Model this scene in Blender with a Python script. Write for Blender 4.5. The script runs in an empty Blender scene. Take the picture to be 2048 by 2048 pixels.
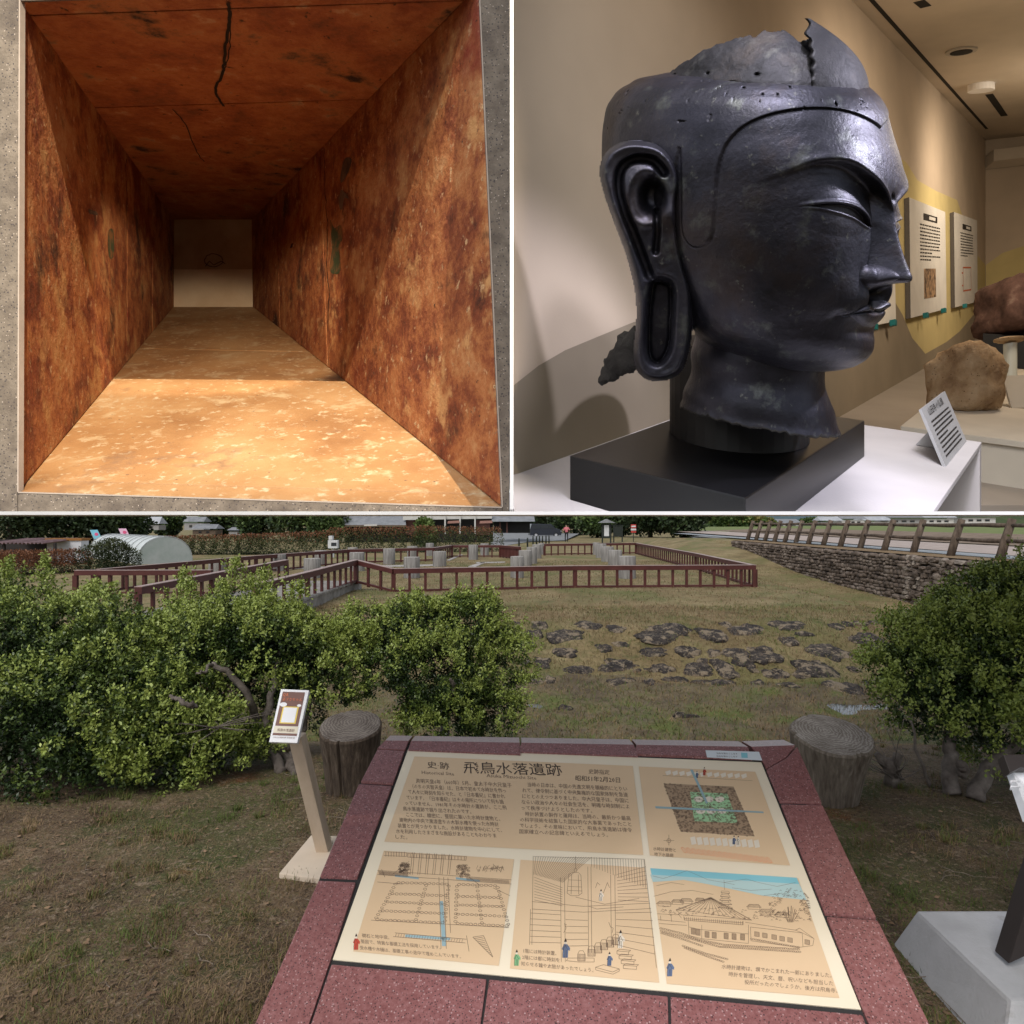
import bpy, math, random
import numpy as np
from mathutils import Vector, Matrix, noise
random.seed(7); rng = np.random.default_rng(7)
sc = bpy.context.scene; col = sc.collection
F, HZ, EYE = 1270.0, 1045.0, 1.6          # focal length and horizon row (2048-pixel picture), eye height in metres
# ---------------------------------------------------------------- camera, world, sun, exposure
cd = bpy.data.cameras.new('camera'); cam = bpy.data.objects.new('camera', cd); col.objects.link(cam)
cam.location = (0, 0, EYE); cam.rotation_euler = (math.pi/2, 0, 0)
cd.sensor_width = 36; cd.lens = 36*F/2048; cd.shift_y = (HZ-1024)/2048; cd.clip_start = .02; cd.clip_end = 6000
sc.camera = cam
SUN_EL, SUN_AZ = 52, 205                     # overcast: high, soft, from behind the camera and a little left
w = bpy.data.worlds.new('World'); sc.world = w; w.use_nodes = True
nt = w.node_tree; sky = nt.nodes.new('ShaderNodeTexSky'); sky.sky_type = 'NISHITA'; sky.sun_disc = False
sky.sun_elevation = math.radians(SUN_EL); sky.sun_rotation = math.radians(SUN_AZ); sky.air_density = 1.0; sky.dust_density = 1.5; sky.ozone_density = 1
hsv = nt.nodes.new('ShaderNodeHueSaturation'); hsv.inputs['Saturation'].default_value = .35
nt.links.new(sky.outputs[0], hsv.inputs['Color']); nt.links.new(hsv.outputs[0], nt.nodes['Background'].inputs[0])
nt.nodes['Background'].inputs[1].default_value = .15
sl = bpy.data.lights.new('sun', 'SUN'); sl.energy = 1.5; sl.angle = math.radians(25); sl.color = (1, .96, .9)
so = bpy.data.objects.new('sun', sl); col.objects.link(so)
az = math.radians(SUN_AZ); el = math.radians(SUN_EL)
sdir = Vector((math.sin(az)*math.cos(el), math.cos(az)*math.cos(el), math.sin(el)))
so.rotation_euler = sdir.to_track_quat('Z', 'Y').to_euler(); so.location = sdir*50
vs = sc.view_settings; vs.view_transform = 'Standard'; vs.look = 'None'; vs.exposure = .22; vs.gamma = 1; vs.use_curve_mapping = False
sc.cycles.use_denoising = True; sc.cycles.max_bounces = 6; sc.cycles.diffuse_bounces = 3; sc.cycles.glossy_bounces = 3
sc.cycles.transparent_max_bounces = 8; sc.cycles.caustics_reflective = False; sc.cycles.caustics_refractive = False
# ---------------------------------------------------------------- helpers
def P(px, py, Y): return Vector(((px-1024)/F*Y, Y, EYE+(HZ-py)/F*Y))
def ray(px, py): return Vector(((px-1024)/F, 1, (HZ-py)/F))
EY = Vector((0, 0, EYE))
def hit(px, py, p, n):
    d = ray(px, py); return EY + d*((p-EY).dot(n)/d.dot(n))
def link(o, parent=None):
    col.objects.link(o); o.parent = parent; return o
def mesh(name, v, f, m, parent=None, smooth=False):
    me = bpy.data.meshes.new(name); me.from_pydata([tuple(q) for q in v], [], [tuple(q) for q in f])
    me.materials.append(MATS[m] if isinstance(m, str) else m)
    if smooth: me.polygons.foreach_set('use_smooth', [True]*len(me.polygons))
    me.update(); return link(bpy.data.objects.new(name, me), parent)
def npmesh(name, v, f, m, parent=None, smooth=False, mi=None):
    """fast mesh from numpy arrays: v (n,3), f (m,k)"""
    me = bpy.data.meshes.new(name); v = np.asarray(v, np.float32); f = np.asarray(f, np.int32); k = f.shape[1]
    me.vertices.add(len(v)); me.vertices.foreach_set('co', v.ravel())
    me.loops.add(f.size); me.loops.foreach_set('vertex_index', f.ravel())
    me.polygons.add(len(f)); me.polygons.foreach_set('loop_start', np.arange(0, f.size, k, dtype=np.int32))
    for q in ([m] if not isinstance(m, (list, tuple)) else m): me.materials.append(MATS[q] if isinstance(q, str) else q)
    if mi is not None: me.polygons.foreach_set('material_index', np.asarray(mi, np.int32))
    if smooth: me.polygons.foreach_set('use_smooth', [True]*len(f))
    me.update(calc_edges=True); me.validate(); return link(bpy.data.objects.new(name, me), parent)
def tag(o, label, cat=None, group=None, kind=None):
    o['label'] = label
    if cat: o['category'] = cat
    if group: o['group'] = group
    if kind: o['kind'] = kind
    return o
def struct(o): o['kind'] = 'structure'; return o
def empty(name, loc=(0, 0, 0), rz=0):
    o = bpy.data.objects.new(name, None); o.location = loc; o.rotation_euler = (0, 0, rz); o.empty_display_size = .1; return link(o)
HEX = [(0, 1, 2, 3), (7, 6, 5, 4), (0, 4, 5, 1), (1, 5, 6, 2), (2, 6, 7, 3), (3, 7, 4, 0)]
def hexa(name, a, b, m, parent=None, bev=0):
    """solid between quad a (4 points) and quad b"""
    o = mesh(name, list(a)+list(b), HEX, m, parent)
    import bmesh
    bm = bmesh.new(); bm.from_mesh(o.data); bmesh.ops.recalc_face_normals(bm, faces=bm.faces)
    if bev: bmesh.ops.bevel(bm, geom=bm.edges[:], offset=bev, segments=2, affect='EDGES', profile=.7)
    bm.to_mesh(o.data); bm.free(); return o
def box(name, c, s, m, parent=None, bev=0, rz=0):
    x, y, z = [q/2 for q in s]; R = Matrix.Rotation(rz, 3, 'Z'); c = Vector(c)
    q = [(-x, -y), (x, -y), (x, y), (-x, y)]
    return hexa(name, [c+R@Vector((i, j, -z)) for i, j in q], [c+R@Vector((i, j, z)) for i, j in q], m, parent, bev)
def prism(name, pts, d, m, parent=None, bev=0):
    """polygon pts extruded by vector d"""
    import bmesh
    n = len(pts); d = Vector(d)
    v = [Vector(q) for q in pts]+[Vector(q)+d for q in pts]
    f = [tuple(range(n)), tuple(range(2*n-1, n-1, -1))]+[(i, i+n, (i+1) % n+n, (i+1) % n) for i in range(n)]
    o = mesh(name, v, f, m, parent); bm = bmesh.new(); bm.from_mesh(o.data); bmesh.ops.recalc_face_normals(bm, faces=bm.faces)
    if bev: bmesh.ops.bevel(bm, geom=bm.edges[:], offset=bev, segments=2, affect='EDGES', profile=.7)
    bm.to_mesh(o.data); bm.free(); return o
def tube_arrays(pts, rad, seg=8, caps=True):
    pts = [Vector(p) for p in pts]; n = len(pts)
    rad = list(rad) if hasattr(rad, '__len__') else [rad]*n
    v = []; f = []; up = Vector((0, 0, 1)); prev = None
    for i, p in enumerate(pts):
        t = (pts[min(i+1, n-1)]-pts[max(i-1, 0)]).normalized()
        if prev is None: a = t.cross(up if abs(t.z) < .95 else Vector((1, 0, 0))).normalized()
        else: a = (prev-t*prev.dot(t)).normalized()
        prev = a; b = t.cross(a)
        for k in range(seg):
            q = 2*math.pi*k/seg; v.append(p+(a*math.cos(q)+b*math.sin(q))*rad[i])
    for i in range(n-1):
        for k in range(seg):
            f.append((i*seg+k, i*seg+(k+1) % seg, (i+1)*seg+(k+1) % seg, (i+1)*seg+k))
    if caps: f.append(tuple(range(seg-1, -1, -1))); f.append(tuple((n-1)*seg+k for k in range(seg)))
    return v, f
def tube(name, pts, rad, m, parent=None, seg=8, smooth=True):
    v, f = tube_arrays(pts, rad, seg); return mesh(name, v, f, m, parent, smooth)
def smooth_curve(pts, k=6, closed=False):
    """Catmull-Rom through points (tuples of any length)"""
    p = np.array(pts, float); n = len(p); out = []
    for i in range(n if closed else n-1):
        g = lambda j: p[j % n] if closed else p[min(max(j, 0), n-1)]
        a, b, c, d = g(i-1), g(i), g(i+1), g(i+2)
        for t in np.arange(k)/k:
            out.append(.5*(2*b+(c-a)*t+(2*a-5*b+4*c-d)*t*t+(3*b-a-3*c+d)*t**3))
    if not closed: out.append(p[-1])
    return np.array(out)
def ribbon_arrays(lines, wid, nrm):
    """flat strokes: lines = lists of points on a plane with normal nrm"""
    v = []; f = []
    for ln in lines:
        ln = [Vector(q) for q in ln]
        for a, b in zip(ln, ln[1:]):
            if (b-a).length < 1e-6: continue
            s = (b-a).cross(nrm).normalized()*wid/2; k = len(v); v += [a-s, a+s, b+s, b-s]; f.append((k, k+1, k+2, k+3))
    return v, f
def copy_tree(o, parent=None):
    c = o.copy(); link(c, parent)
    for ch in o.children: copy_tree(ch, c)
    return c
# ---------------------------------------------------------------- materials
MATS = {}
def mat(name, cols, scale=4, detail=6, rough=.85, bump=0, bscale=40, metal=0, spec=.3, stretch=(1, 1, 1), speck=None, layer=None, coord='P', distort=0, rvar=0, nrough=.6, trans=0):
    m = bpy.data.materials.new(name); m.use_nodes = True; t = m.node_tree; N = t.nodes; L = t.links; b = N['Principled BSDF']
    b.inputs['Roughness'].default_value = rough; b.inputs['Metallic'].default_value = metal; b.inputs['Specular IOR Level'].default_value = spec
    if trans: b.inputs['Transmission Weight'].default_value = trans
    if coord == 'P': co = N.new('ShaderNodeNewGeometry').outputs['Position']
    elif coord == 'O': co = N.new('ShaderNodeTexCoord').outputs['Object']
    else: co = N.new('ShaderNodeTexCoord').outputs['Generated']
    mp = N.new('ShaderNodeMapping'); mp.inputs['Scale'].default_value = stretch; L.new(co, mp.inputs[0]); vec = mp.outputs[0]
    def nz(s, d, dist=0, r=.6):
        n = N.new('ShaderNodeTexNoise'); n.inputs['Scale'].default_value = s; n.inputs['Detail'].default_value = d; n.inputs['Distortion'].default_value = dist
        n.inputs['Roughness'].default_value = r; L.new(vec, n.inputs['Vector']); return n.outputs['Fac']
    def ramp(fac, stops):
        r = N.new('ShaderNodeValToRGB'); e = r.color_ramp.elements
        while len(e) < len(stops): e.new(.5)
        for q, (p, c) in zip(e, stops): q.position = p; q.color = (*c, 1) if len(c) == 3 else c
        L.new(fac, r.inputs[0]); return r.outputs[0]
    def mix(fac, a, c):
        x = N.new('ShaderNodeMix'); x.data_type = 'RGBA'
        if isinstance(fac, float): x.inputs[0].default_value = fac
        else: L.new(fac, x.inputs[0])
        L.new(a, x.inputs[6])
        if isinstance(c, tuple): x.inputs[7].default_value = (*c, 1)
        else: L.new(c, x.inputs[7])
        return x.outputs[2]
    if isinstance(cols[0], (int, float)): cols = [(.3, tuple(q*.9 for q in cols)), (.7, tuple(min(1, q*1.08) for q in cols))]
    c = ramp(nz(scale, detail, distort, nrough), cols)
    for ly in (layer or []):                     # (scale, lo, hi, colour): blotches of another colour
        s, lo, hi, cc = ly[:4]; c = mix(ramp(nz(s, 8, ly[4] if len(ly) > 4 else 0, .65), [(lo, (0, 0, 0)), (hi, (1, 1, 1))]), c, cc)
    for sp in ([] if not speck else speck if isinstance(speck, list) else [speck]):   # (scale, size, colour)
        v = N.new('ShaderNodeTexVoronoi'); v.inputs['Scale'].default_value = sp[0]; L.new(vec, v.inputs['Vector'])
        c = mix(ramp(v.outputs['Distance'], [(sp[1]*.6, (1, 1, 1)), (sp[1], (0, 0, 0))]), c, sp[2])
    L.new(c, b.inputs['Base Color'])
    if rvar:
        mr = N.new('ShaderNodeMapRange'); mr.inputs['To Min'].default_value = rough-rvar; mr.inputs['To Max'].default_value = rough+rvar
        L.new(nz(scale*3, 5), mr.inputs[0]); L.new(mr.outputs[0], b.inputs['Roughness'])
    if bump:
        bn = N.new('ShaderNodeBump'); bn.inputs['Strength'].default_value = 1; bn.inputs['Distance'].default_value = bump
        L.new(nz(bscale, 6), bn.inputs['Height']); L.new(bn.outputs[0], b.inputs['Normal'])
    MATS[name] = m; return m
# ---------------------------------------------------------------- the stone chamber (upper left)
mat('granite', [(.3, (.10, .082, .066)), (.7, (.19, .16, .13))], 45, 8, .8, .0012, 300, speck=[(170, .26, (.04, .035, .038)), (90, .17, (.06, .05, .05)), (130, .16, (.36, .31, .27))], layer=[(9, .52, .7, (.075, .06, .05))])
mat('pale_edge', (.34, .29, .25), 30, 3, .7)
rust = [(.32, (.055, .018, .010)), (.44, (.19, .05, .02)), (.54, (.35, .13, .045)), (.68, (.47, .26, .115))]
mat('rust_wall', rust, 7.5, 15, .75, .004, 70, nrough=.78, layer=[(11, .56, .66, (.47, .25, .10)), (6, .57, .68, (.05, .018, .011)), (45, .60, .68, (.55, .36, .19)), (3.4, .57, .74, (.17, .026, .010)), (90, .62, .7, (.03, .012, .009))])
mat('rust_wall_left', rust, 8, 15, .75, .004, 70, nrough=.78, layer=[(10, .54, .66, (.42, .22, .085)), (6, .57, .68, (.05, .02, .012)), (45, .6, .68, (.52, .34, .18)), (3.2, .56, .64, (.16, .026, .01)), (90, .62, .7, (.03, .012, .009))])
mat('rust_ceiling', [(.3, (.09, .034, .018)), (.46, (.27, .08, .03)), (.6, (.38, .145, .055)), (.75, (.48, .25, .12))], 7, 15, .8, .004, 70, nrough=.76, layer=[(14, .6, .68, (.38, .21, .11)), (7, .58, .68, (.035, .016, .012)), (3, .55, .64, (.15, .028, .012)), (50, .62, .7, (.03, .015, .01))])
mat('chamber_floor', [(.3, (.22, .105, .042)), (.5, (.31, .165, .07)), (.7, (.38, .225, .105))], 4.5, 12, .55, .0008, 120, layer=[(14, .55, .66, (.41, .29, .165), .3), (48, .57, .66, (.44, .34, .22), .2), (5.1, .60, .72, (.17, .10, .06)), (80, .64, .7, (.13, .08, .05))])
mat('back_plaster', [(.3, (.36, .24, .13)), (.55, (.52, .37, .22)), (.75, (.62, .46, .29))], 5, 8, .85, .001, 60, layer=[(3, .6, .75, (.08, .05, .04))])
mat('back_light_band', [(.3, (.62, .44, .27)), (.55, (.76, .60, .42)), (.75, (.66, .40, .2))], 3, 8, .85, .001, 60)  # paler than the plaster above: reflected sunlight put into the colour
mat('crack', (.012, .008, .006), 10)
mat('mural_green', [(.42, (.045, .06, .025)), (.5, (.10, .07, .03)), (.6, (.2, .09, .03))], 30, 8, .85)
mat('mural_black', [(.4, (.05, .035, .028)), (.6, (.14, .09, .06))], 20, 8, .85)
UPV = Vector((0, 0, 1))
CF, CB = 1.115, 2.8                                     # depth of the opening and of the end wall
fr = {(0, 0): P(37, 984, CF), (1, 0): P(1003, 1014, CF), (0, 1): P(41, 3, CF), (1, 1): P(957, -29, CF)}
bk = {(0, 0): P(348, 613, CB), (1, 0): P(505, 613, CB), (0, 1): P(348, 440, CB), (1, 1): P(503, 440, CB)}
def bil(q, u, v): return q[0, 0]*(1-u)*(1-v)+q[1, 0]*u*(1-v)+q[0, 1]*(1-u)*v+q[1, 1]*u*v
def ch(u, v, s): return bil(fr, u, v).lerp(bil(bk, u, v), s)
chamber = empty('stone_chamber', (-.4, CF, 1.62))
tag(chamber, 'rust red painted stone burial chamber with a granite surround, sunlight across its floor', 'stone chamber')
inv = Matrix.Translation(-chamber.location)
def fix(o): o.data.transform(inv); return o
TH = .07; TR = 1.012
def slab(name, m, side, s0, s1):
    e = .0016 if s1-s0 > .03 else .0004
    s0 += e*(s0 > 0); s1 -= e if s1 < 1 else .0018
    k = 5 if side in 'lr' else 5
    if side == 'l': q = lambda s: (ch(0, -.0, s), ch(0, 1, s), ch(-TH, 1, s), ch(-TH, 0, s))
    if side == 'r': q = lambda s: (ch(1, -.0, s), ch(1, 1, s), ch(TR, 1, s), ch(TR, 0, s))
    if side == 't': q = lambda s: (ch(-TH, 1.002, s), ch(TR, 1.002, s), ch(TR, 1+TH, s), ch(-TH, 1+TH, s))
    if side == 'b': q = lambda s: (ch(-TH, -.002, s), ch(TR, -.002, s), ch(TR, -TH, s), ch(-TH, -TH, s))
    o = fix(hexa(name, q(s0), q(s1), m, chamber, .003))
    return o
def js(u, v, axis, val):                                  # depth fraction at which an edge passes a picture row or column
    lo_, hi_ = 0., 1.; f0 = lambda q_: (1024+F*q_.x/q_.y) if axis == 'x' else HZ-F*(q_.z-EYE)/q_.y
    up_ = f0(ch(u, v, 1)) > f0(ch(u, v, 0))
    for _ in range(40):
        mid_ = (lo_+hi_)/2
        if (f0(ch(u, v, mid_)) < val) == up_: lo_ = mid_
        else: hi_ = mid_
    return lo_
c1, c2, c3 = js(0, 1, 'y', 33), js(0, 1, 'y', 217), js(0, 1, 'y', 385); l1, l2 = js(0, 0, 'x', 254), js(0, 0, 'x', 305); r0, r1, r2 = js(1, 0, 'x', 950), js(1, 0, 'x', 655), js(1, 0, 'x', 560); f1, f2 = js(0, 0, 'y', 958), js(0, 0, 'y', 696)
for a, b in ((0.002, c1), (c1, c2), (c2, c3), (c3, 1)): slab('ceiling_slab', 'rust_ceiling', 't', a, b)
for a, b in ((0.002, l1), (l1, l2), (l2, 1)): slab('wall_slab', 'rust_wall_left', 'l', a, b)
for a, b in ((0.002, r1), (r1, r2), (r2, 1)): slab('wall_slab', 'rust_wall', 'r', a, b)
for a, b in ((0.002, f1), (f1, f2), (f2, 1)): slab('floor_slab', 'chamber_floor', 'b', a, b)
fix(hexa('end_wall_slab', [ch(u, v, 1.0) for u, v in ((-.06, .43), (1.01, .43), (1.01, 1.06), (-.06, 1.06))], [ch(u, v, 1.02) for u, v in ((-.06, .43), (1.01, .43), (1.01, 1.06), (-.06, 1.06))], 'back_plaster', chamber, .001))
o = fix(hexa('end_wall_slab', [ch(u, v, .9985) for u, v in ((-.06, -.06), (1.01, -.06), (1.01, .43), (-.06, .43))], [ch(u, v, 1.02) for u, v in ((-.06, -.06), (1.01, -.06), (1.01, .43), (-.06, .43))], 'back_light_band', chamber, .001))
o['label'] = 'lower course of the end wall, reflected sunlight painted into its colour'
# earth casing behind the joints
for q in ([(-.09, -.09), (-.09, 1.09)], [(1.0135, -.09), (1.0135, 1.09)], [(-.09, 1.09), (1.013, 1.09)], [(-.09, -.09), (1.013, -.09)]):
    (u0, v0), (u1, v1) = q; du = ((u0-.5)*.04 if u0 < 0 else .001) if u0 == u1 else 0; dv = (v0-.5)*.04 if v0 == v1 else 0
    fix(hexa('casing', [ch(u0, v0, .003), ch(u1, v1, .003), ch(u1, v1, 1.03), ch(u0, v0, 1.03)], [ch(u0+du, v0+dv, .003), ch(u1+du, v1+dv, .003), ch(u1+du, v1+dv, 1.03), ch(u0+du, v0+dv, 1.03)], 'crack', chamber))
# cracks in ceiling and walls, faint remains of the murals
def on_face(side, x, y):
    """point of a chamber face seen at picture position x, y"""
    g = {'t': lambda a, t: ch(a, .9985, t), 'l': lambda a, t: ch(.0015, a, t), 'r': lambda a, t: ch(.9985, a, t), 'e': lambda a, t: ch(a, t, .9965)}[side]
    pj = lambda q: (1024+F*q.x/q.y, HZ-F*(q.z-EYE)/q.y); a, t = .5, .3 if side != 'e' else .5
    for _ in range(30):
        p0 = pj(g(a, t)); pa = pj(g(a+1e-4, t)); pt = pj(g(a, t+1e-4)); J = np.array([[pa[0]-p0[0], pt[0]-p0[0]], [pa[1]-p0[1], pt[1]-p0[1]]])/1e-4
        d = np.linalg.lstsq(J, np.array([x-p0[0], y-p0[1]]), rcond=None)[0]; a += float(np.clip(d[0], -.2, .2)); t = float(np.clip(t+np.clip(d[1], -.2, .2), .001, .999))
    return g(a, t)
nC = (ch(1, 1, 0)-ch(0, 1, 0)).cross(ch(0, 1, 1)-ch(0, 1, 0)).normalized(); nR = (ch(1, 1, 0)-ch(1, 0, 0)).cross(ch(1, 0, 1)-ch(1, 0, 0)).normalized(); nL = (ch(0, 1, 0)-ch(0, 0, 0)).cross(ch(0, 0, 1)-ch(0, 0, 0)).normalized()
z1 = lambda x, y: (x*.53, y*.53)
def crack(pts, p, n, wid, name='crack', m='crack', k=5):
    c = smooth_curve(pts, k); c = c+np.array([[random.uniform(-1.5, 1.5), 0] for _ in c])*2.2
    q = [on_face(p, *z1(*a)) for a in c]
    v, f = ribbon_arrays([q], wid, n); return fix(mesh(name, v, f, m, chamber))
pc = 't'; crack([(862, 12), (868, 60), (862, 120), (850, 180), (845, 240), (838, 290), (815, 325), (822, 365), (845, 402)], pc, nC, .006)
crack([(872, 40), (868, 110), (866, 190), (850, 260)], pc, nC, .0022); crack([(650, 412), (700, 470), (735, 560), (770, 610)], pc, nC, .003)
pr = 'r'; crack([(1222, 560), (1226, 640), (1230, 760), (1236, 860), (1232, 960), (1240, 1120), (1238, 1250)], pr, nR, .005)
pl = 'l'; crack([(478, 600), (476, 700), (480, 860)], pl, nL, .005)
def patch(pts, p, n, m, name='mural_trace'):
    q = [on_face(p, *z1(*a)) for a in smooth_curve(pts, 4, True)]
    return fix(mesh(name, q, [tuple(range(len(q)))], m, chamber))
patch([(1245, 830), (1262, 860), (1285, 850), (1292, 900), (1280, 930), (1284, 1020), (1262, 1034), (1245, 1015), (1252, 930)], pr, nR, 'mural_green')
patch([(1284, 720), (1300, 725), (1318, 752), (1300, 748), (1290, 790), (1280, 780)], pr, nR, 'mural_black')
patch([(1300, 600), (1325, 600), (1318, 640), (1290, 690), (1284, 665)], pr, nR, 'mural_black')
patch([(410, 870), (428, 872), (430, 960), (415, 975), (408, 930)], pl, nL, 'mural_green')
patch([(335, 790), (365, 800), (368, 812), (340, 806)], pl, nL, 'mural_black')
pb = ch(.5, .5, .9985); nB = Vector((0, -1, 0))
ring = [on_face('e', *z1(806+34*math.cos(a)+random.uniform(-2, 2), 983+25*math.sin(a)+random.uniform(-2, 2))) for a in np.linspace(0, 6.28, 26)]
tail = [on_face('e', *z1(x, y)) for x, y in ((775, 1005), (790, 985), (806, 1000), (822, 992), (836, 985), (850, 996))]
fix(mesh('mural_trace', *ribbon_arrays([ring, tail], .004, nB), 'mural_black', chamber))
# granite surround
AX = (ch(.5, .5, 1)-ch(.5, .5, 0))/(CB-CF)
def facade(name, pts):
    return fix(prism(name, [P(x, y, CF) for x, y in pts], AX*.045, 'granite', chamber, .0015))
facade('granite_jamb', [(-260, 1024), (35, 1024), (35, 983), (39, -60), (39, -330), (-260, -330)])
facade('granite_jamb', [(1005.5, 1024), (1019, 1024), (1019, -330), (958, -330), (959.5, -29)])
facade('granite_sill', [(35.8, 1024), (1004.8, 1024), (1004.8, 1015.5), (35.8, 985.3)])
facade('granite_lintel', [(41, 2), (957, -30), (957, -330), (41, -330)])
for a, b in (((39, -20), (35.6, 984)), ((36, 984.6), (1004, 1014.8)), ((1004.6, 1014), (959.6, 0))):
    A, B = P(*a, CF-.001), P(*b, CF-.001); s = (B-A).cross(Vector((0, 1, 0))).normalized()*.0011
    fix(hexa('edge_strip', [A-s, B-s, B+s, A+s], [q+Vector((0, .012, 0)) for q in (A-s, B-s, B+s, A+s)], 'pale_edge', chamber))
# added spot standing in for sunlight, thrown only into the chamber from behind
sp = bpy.data.lights.new('chamber_sun_spot', 'SPOT'); spo = link(bpy.data.objects.new('chamber_sun_spot', sp))
def edge_s(u, px_):                                       # where a floor edge passes picture column px_
    lo_, hi_ = 0., 1.
    for _ in range(40):
        mid_ = (lo_+hi_)/2; q_ = ch(u, 0, mid_); c_ = 1024+F*q_.x/q_.y
        if (c_ < px_) == (u == 0): lo_ = mid_
        else: hi_ = mid_
    return ch(u, 0, lo_)
ld = (edge_s(0, 217)-fr[0, 1]).normalized()+(edge_s(1, 694)-fr[1, 1]).normalized(); ld.normalize()
src = P(500, 480, CF)-ld*8.5
spo.location = src; aim = P(500, 480, CF)
spo.rotation_euler = (src-aim).to_track_quat('Z', 'Y').to_euler()
sp.energy = 7400; sp.spot_size = math.radians(11); sp.spot_blend = .2; sp.shadow_soft_size = .010; sp.color = (1, .86, .66)
# added unseen plates that trim the stand-in sunlight to the chamber mouth
fl_ = empty('beam_plates', src); tag(fl_, 'added unseen black plates behind the viewer trimming the light into the chamber', 'light blocker')
def ap(x, y): return (P(x, y, CF)-src)*.06
def beam_plate(a, b, c, d): q = [ap(*a), ap(*b), ap(*c), ap(*d)]; hexa('beam_plate', q, [z-ld*.004 for z in q], 'crack', fl_)
L0, L1, T0, T1 = -130, 1016, -140, 1021; Q = 2600
beam_plate((L0-Q, T1), (L1+Q, T1), (L1+Q, T1+Q), (L0-Q, T1+Q)); beam_plate((L0-Q, T0-Q), (L1+Q, T0-Q), (L1+Q, T0), (L0-Q, T0)); beam_plate((L0-Q, T0+1), (L0, T0+1), (L0, T1-1), (L0-Q, T1-1)); beam_plate((L1, T0+1), (L1+Q, T0+1), (L1+Q, T1-1), (L1, T1-1))
# added fill light, no real lamp, washing the rear floor and end wall foot
bl = bpy.data.lights.new('chamber_fill', 'SPOT'); blo = link(bpy.data.objects.new('chamber_fill', bl))
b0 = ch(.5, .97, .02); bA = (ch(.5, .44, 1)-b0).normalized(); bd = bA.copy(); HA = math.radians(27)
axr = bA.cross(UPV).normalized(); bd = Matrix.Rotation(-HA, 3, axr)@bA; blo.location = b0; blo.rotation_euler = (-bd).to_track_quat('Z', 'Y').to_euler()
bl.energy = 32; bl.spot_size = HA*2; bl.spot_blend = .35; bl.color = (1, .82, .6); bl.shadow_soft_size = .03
# ---------------------------------------------------------------- the gallery (upper right): raked floor, upright walls
mat('gallery_wall', (.54, .445, .345), 2, 3, .9, .0004, 200)
mat('gallery_ceiling', (.62, .54, .44), 2, 3, .92)
mat('mural_taupe', (.27, .225, .165), 3, 3, .9); mat('mural_yellow', (.60, .50, .24), 3, 3, .9); mat('mural_cream', (.66, .59, .49), 3, 3, .9)
mat('plinth_white', (.5, .475, .48), 4, 3, .8, .0005, 160); mat('plinth_cream', (.60, .55, .47), 4, 3, .8)
mat('black_lacquer', (.006, .006, .007), 4, 3, .32, spec=.35); mat('black_matte', (.008, .008, .009), 4, 3, .5, spec=.3)
mat('white_board', (.72, .70, .66), 4, 2, .6); mat('board_side', (.10, .09, .085), 4, 2, .6); mat('teal_clip', (.01, .16, .17), 8, 2, .4)
mat('print_black', (.025, .022, .02), 8, 2, .7); mat('print_red', (.55, .14, .06), 8, 2, .7)
mat('print_photo', [(.35, (.02, .02, .02)), (.5, (.30, .2, .13)), (.65, (.55, .35, .2))], 26, 6, .5)
mat('slot_dark', (.02, .018, .016), 5); mat('lamp_rim', (.5, .45, .38), 5); mat('white_paint', (.80, .79, .78), 6, 2, .6)
mat('tuff_stone', [(.3, (.22, .13, .07)), (.5, (.42, .29, .17)), (.7, (.56, .43, .29))], 11, 10, .92, .012, 45, speck=(60, .16, (.10, .06, .03)))
mat('red_stone', [(.3, (.045, .024, .02)), (.6, (.15, .085, .07)), (.75, (.27, .19, .155))], 12, 10, .9, .006, 40)
mat('card_grey', (.42, .42, .43), 5, 2, .45); mat('clear_stand', (.62, .66, .62), 5, 2, .25)
K = .4055; R_ = Vector((.934, 1, K)); L_ = Vector((-1.163, 1, K)); UP = Vector((0, 0, 1))
z2 = lambda x, y: (1024+.53*x, .53*y)
P0 = P(*z2(880, 1878), 1.0); nF = R_.cross(L_).normalized(); nW = R_.cross(UP).normalized()
BH = .085                                                # height of the black base
fl0 = P0-UP*BH                                           # a point of the white shelf top
W0 = hit(*z2(5, 1790), fl0, nF)                          # where wall and shelf meet at the left
def onW(x, y, off=0): return hit(*z2(x, y), W0+nW*off, nW)
if nW.dot(EY-W0) < 0: nW = -nW
corner = onW(1787, 1000)
CL = onW(1290, 10)                                       # wall meets ceiling
def onC(x, y, off=0): return hit(*z2(x, y), CL-UP*off, nF)
def rk(p, z): return Vector((p.x, p.y, z))
ceilz = lambda p: CL.z+K*(p.y-CL.y)
flz = lambda p: fl0.z+K*(p.y-fl0.y)
A = W0-R_*.012; B = corner
gw = mesh('wall_left', [rk(A, flz(A)-.35*0-.0), rk(B, flz(B)-1.2), rk(B, ceilz(B)), rk(A, ceilz(A))], [(0, 1, 2, 3)], 'gallery_wall'); struct(gw)
Cc = corner-L_*1.9
struct(mesh('wall_back', [rk(B, flz(B)-1.2), rk(Cc, flz(Cc)-1.2), rk(Cc, ceilz(Cc)), rk(B, ceilz(B))], [(0, 1, 2, 3)], 'gallery_wall'))
fa = Vector((0.004, .96, 0)); fb = Vector((1.62, .96, 0)); ce = [A, rk(fa, 0), rk(fb, 0), Cc, B]
ce = [rk(q, ceilz(q)) for q in ce]
struct(prism('ceiling', ce, (0, 0, .05), 'gallery_ceiling'))
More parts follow.
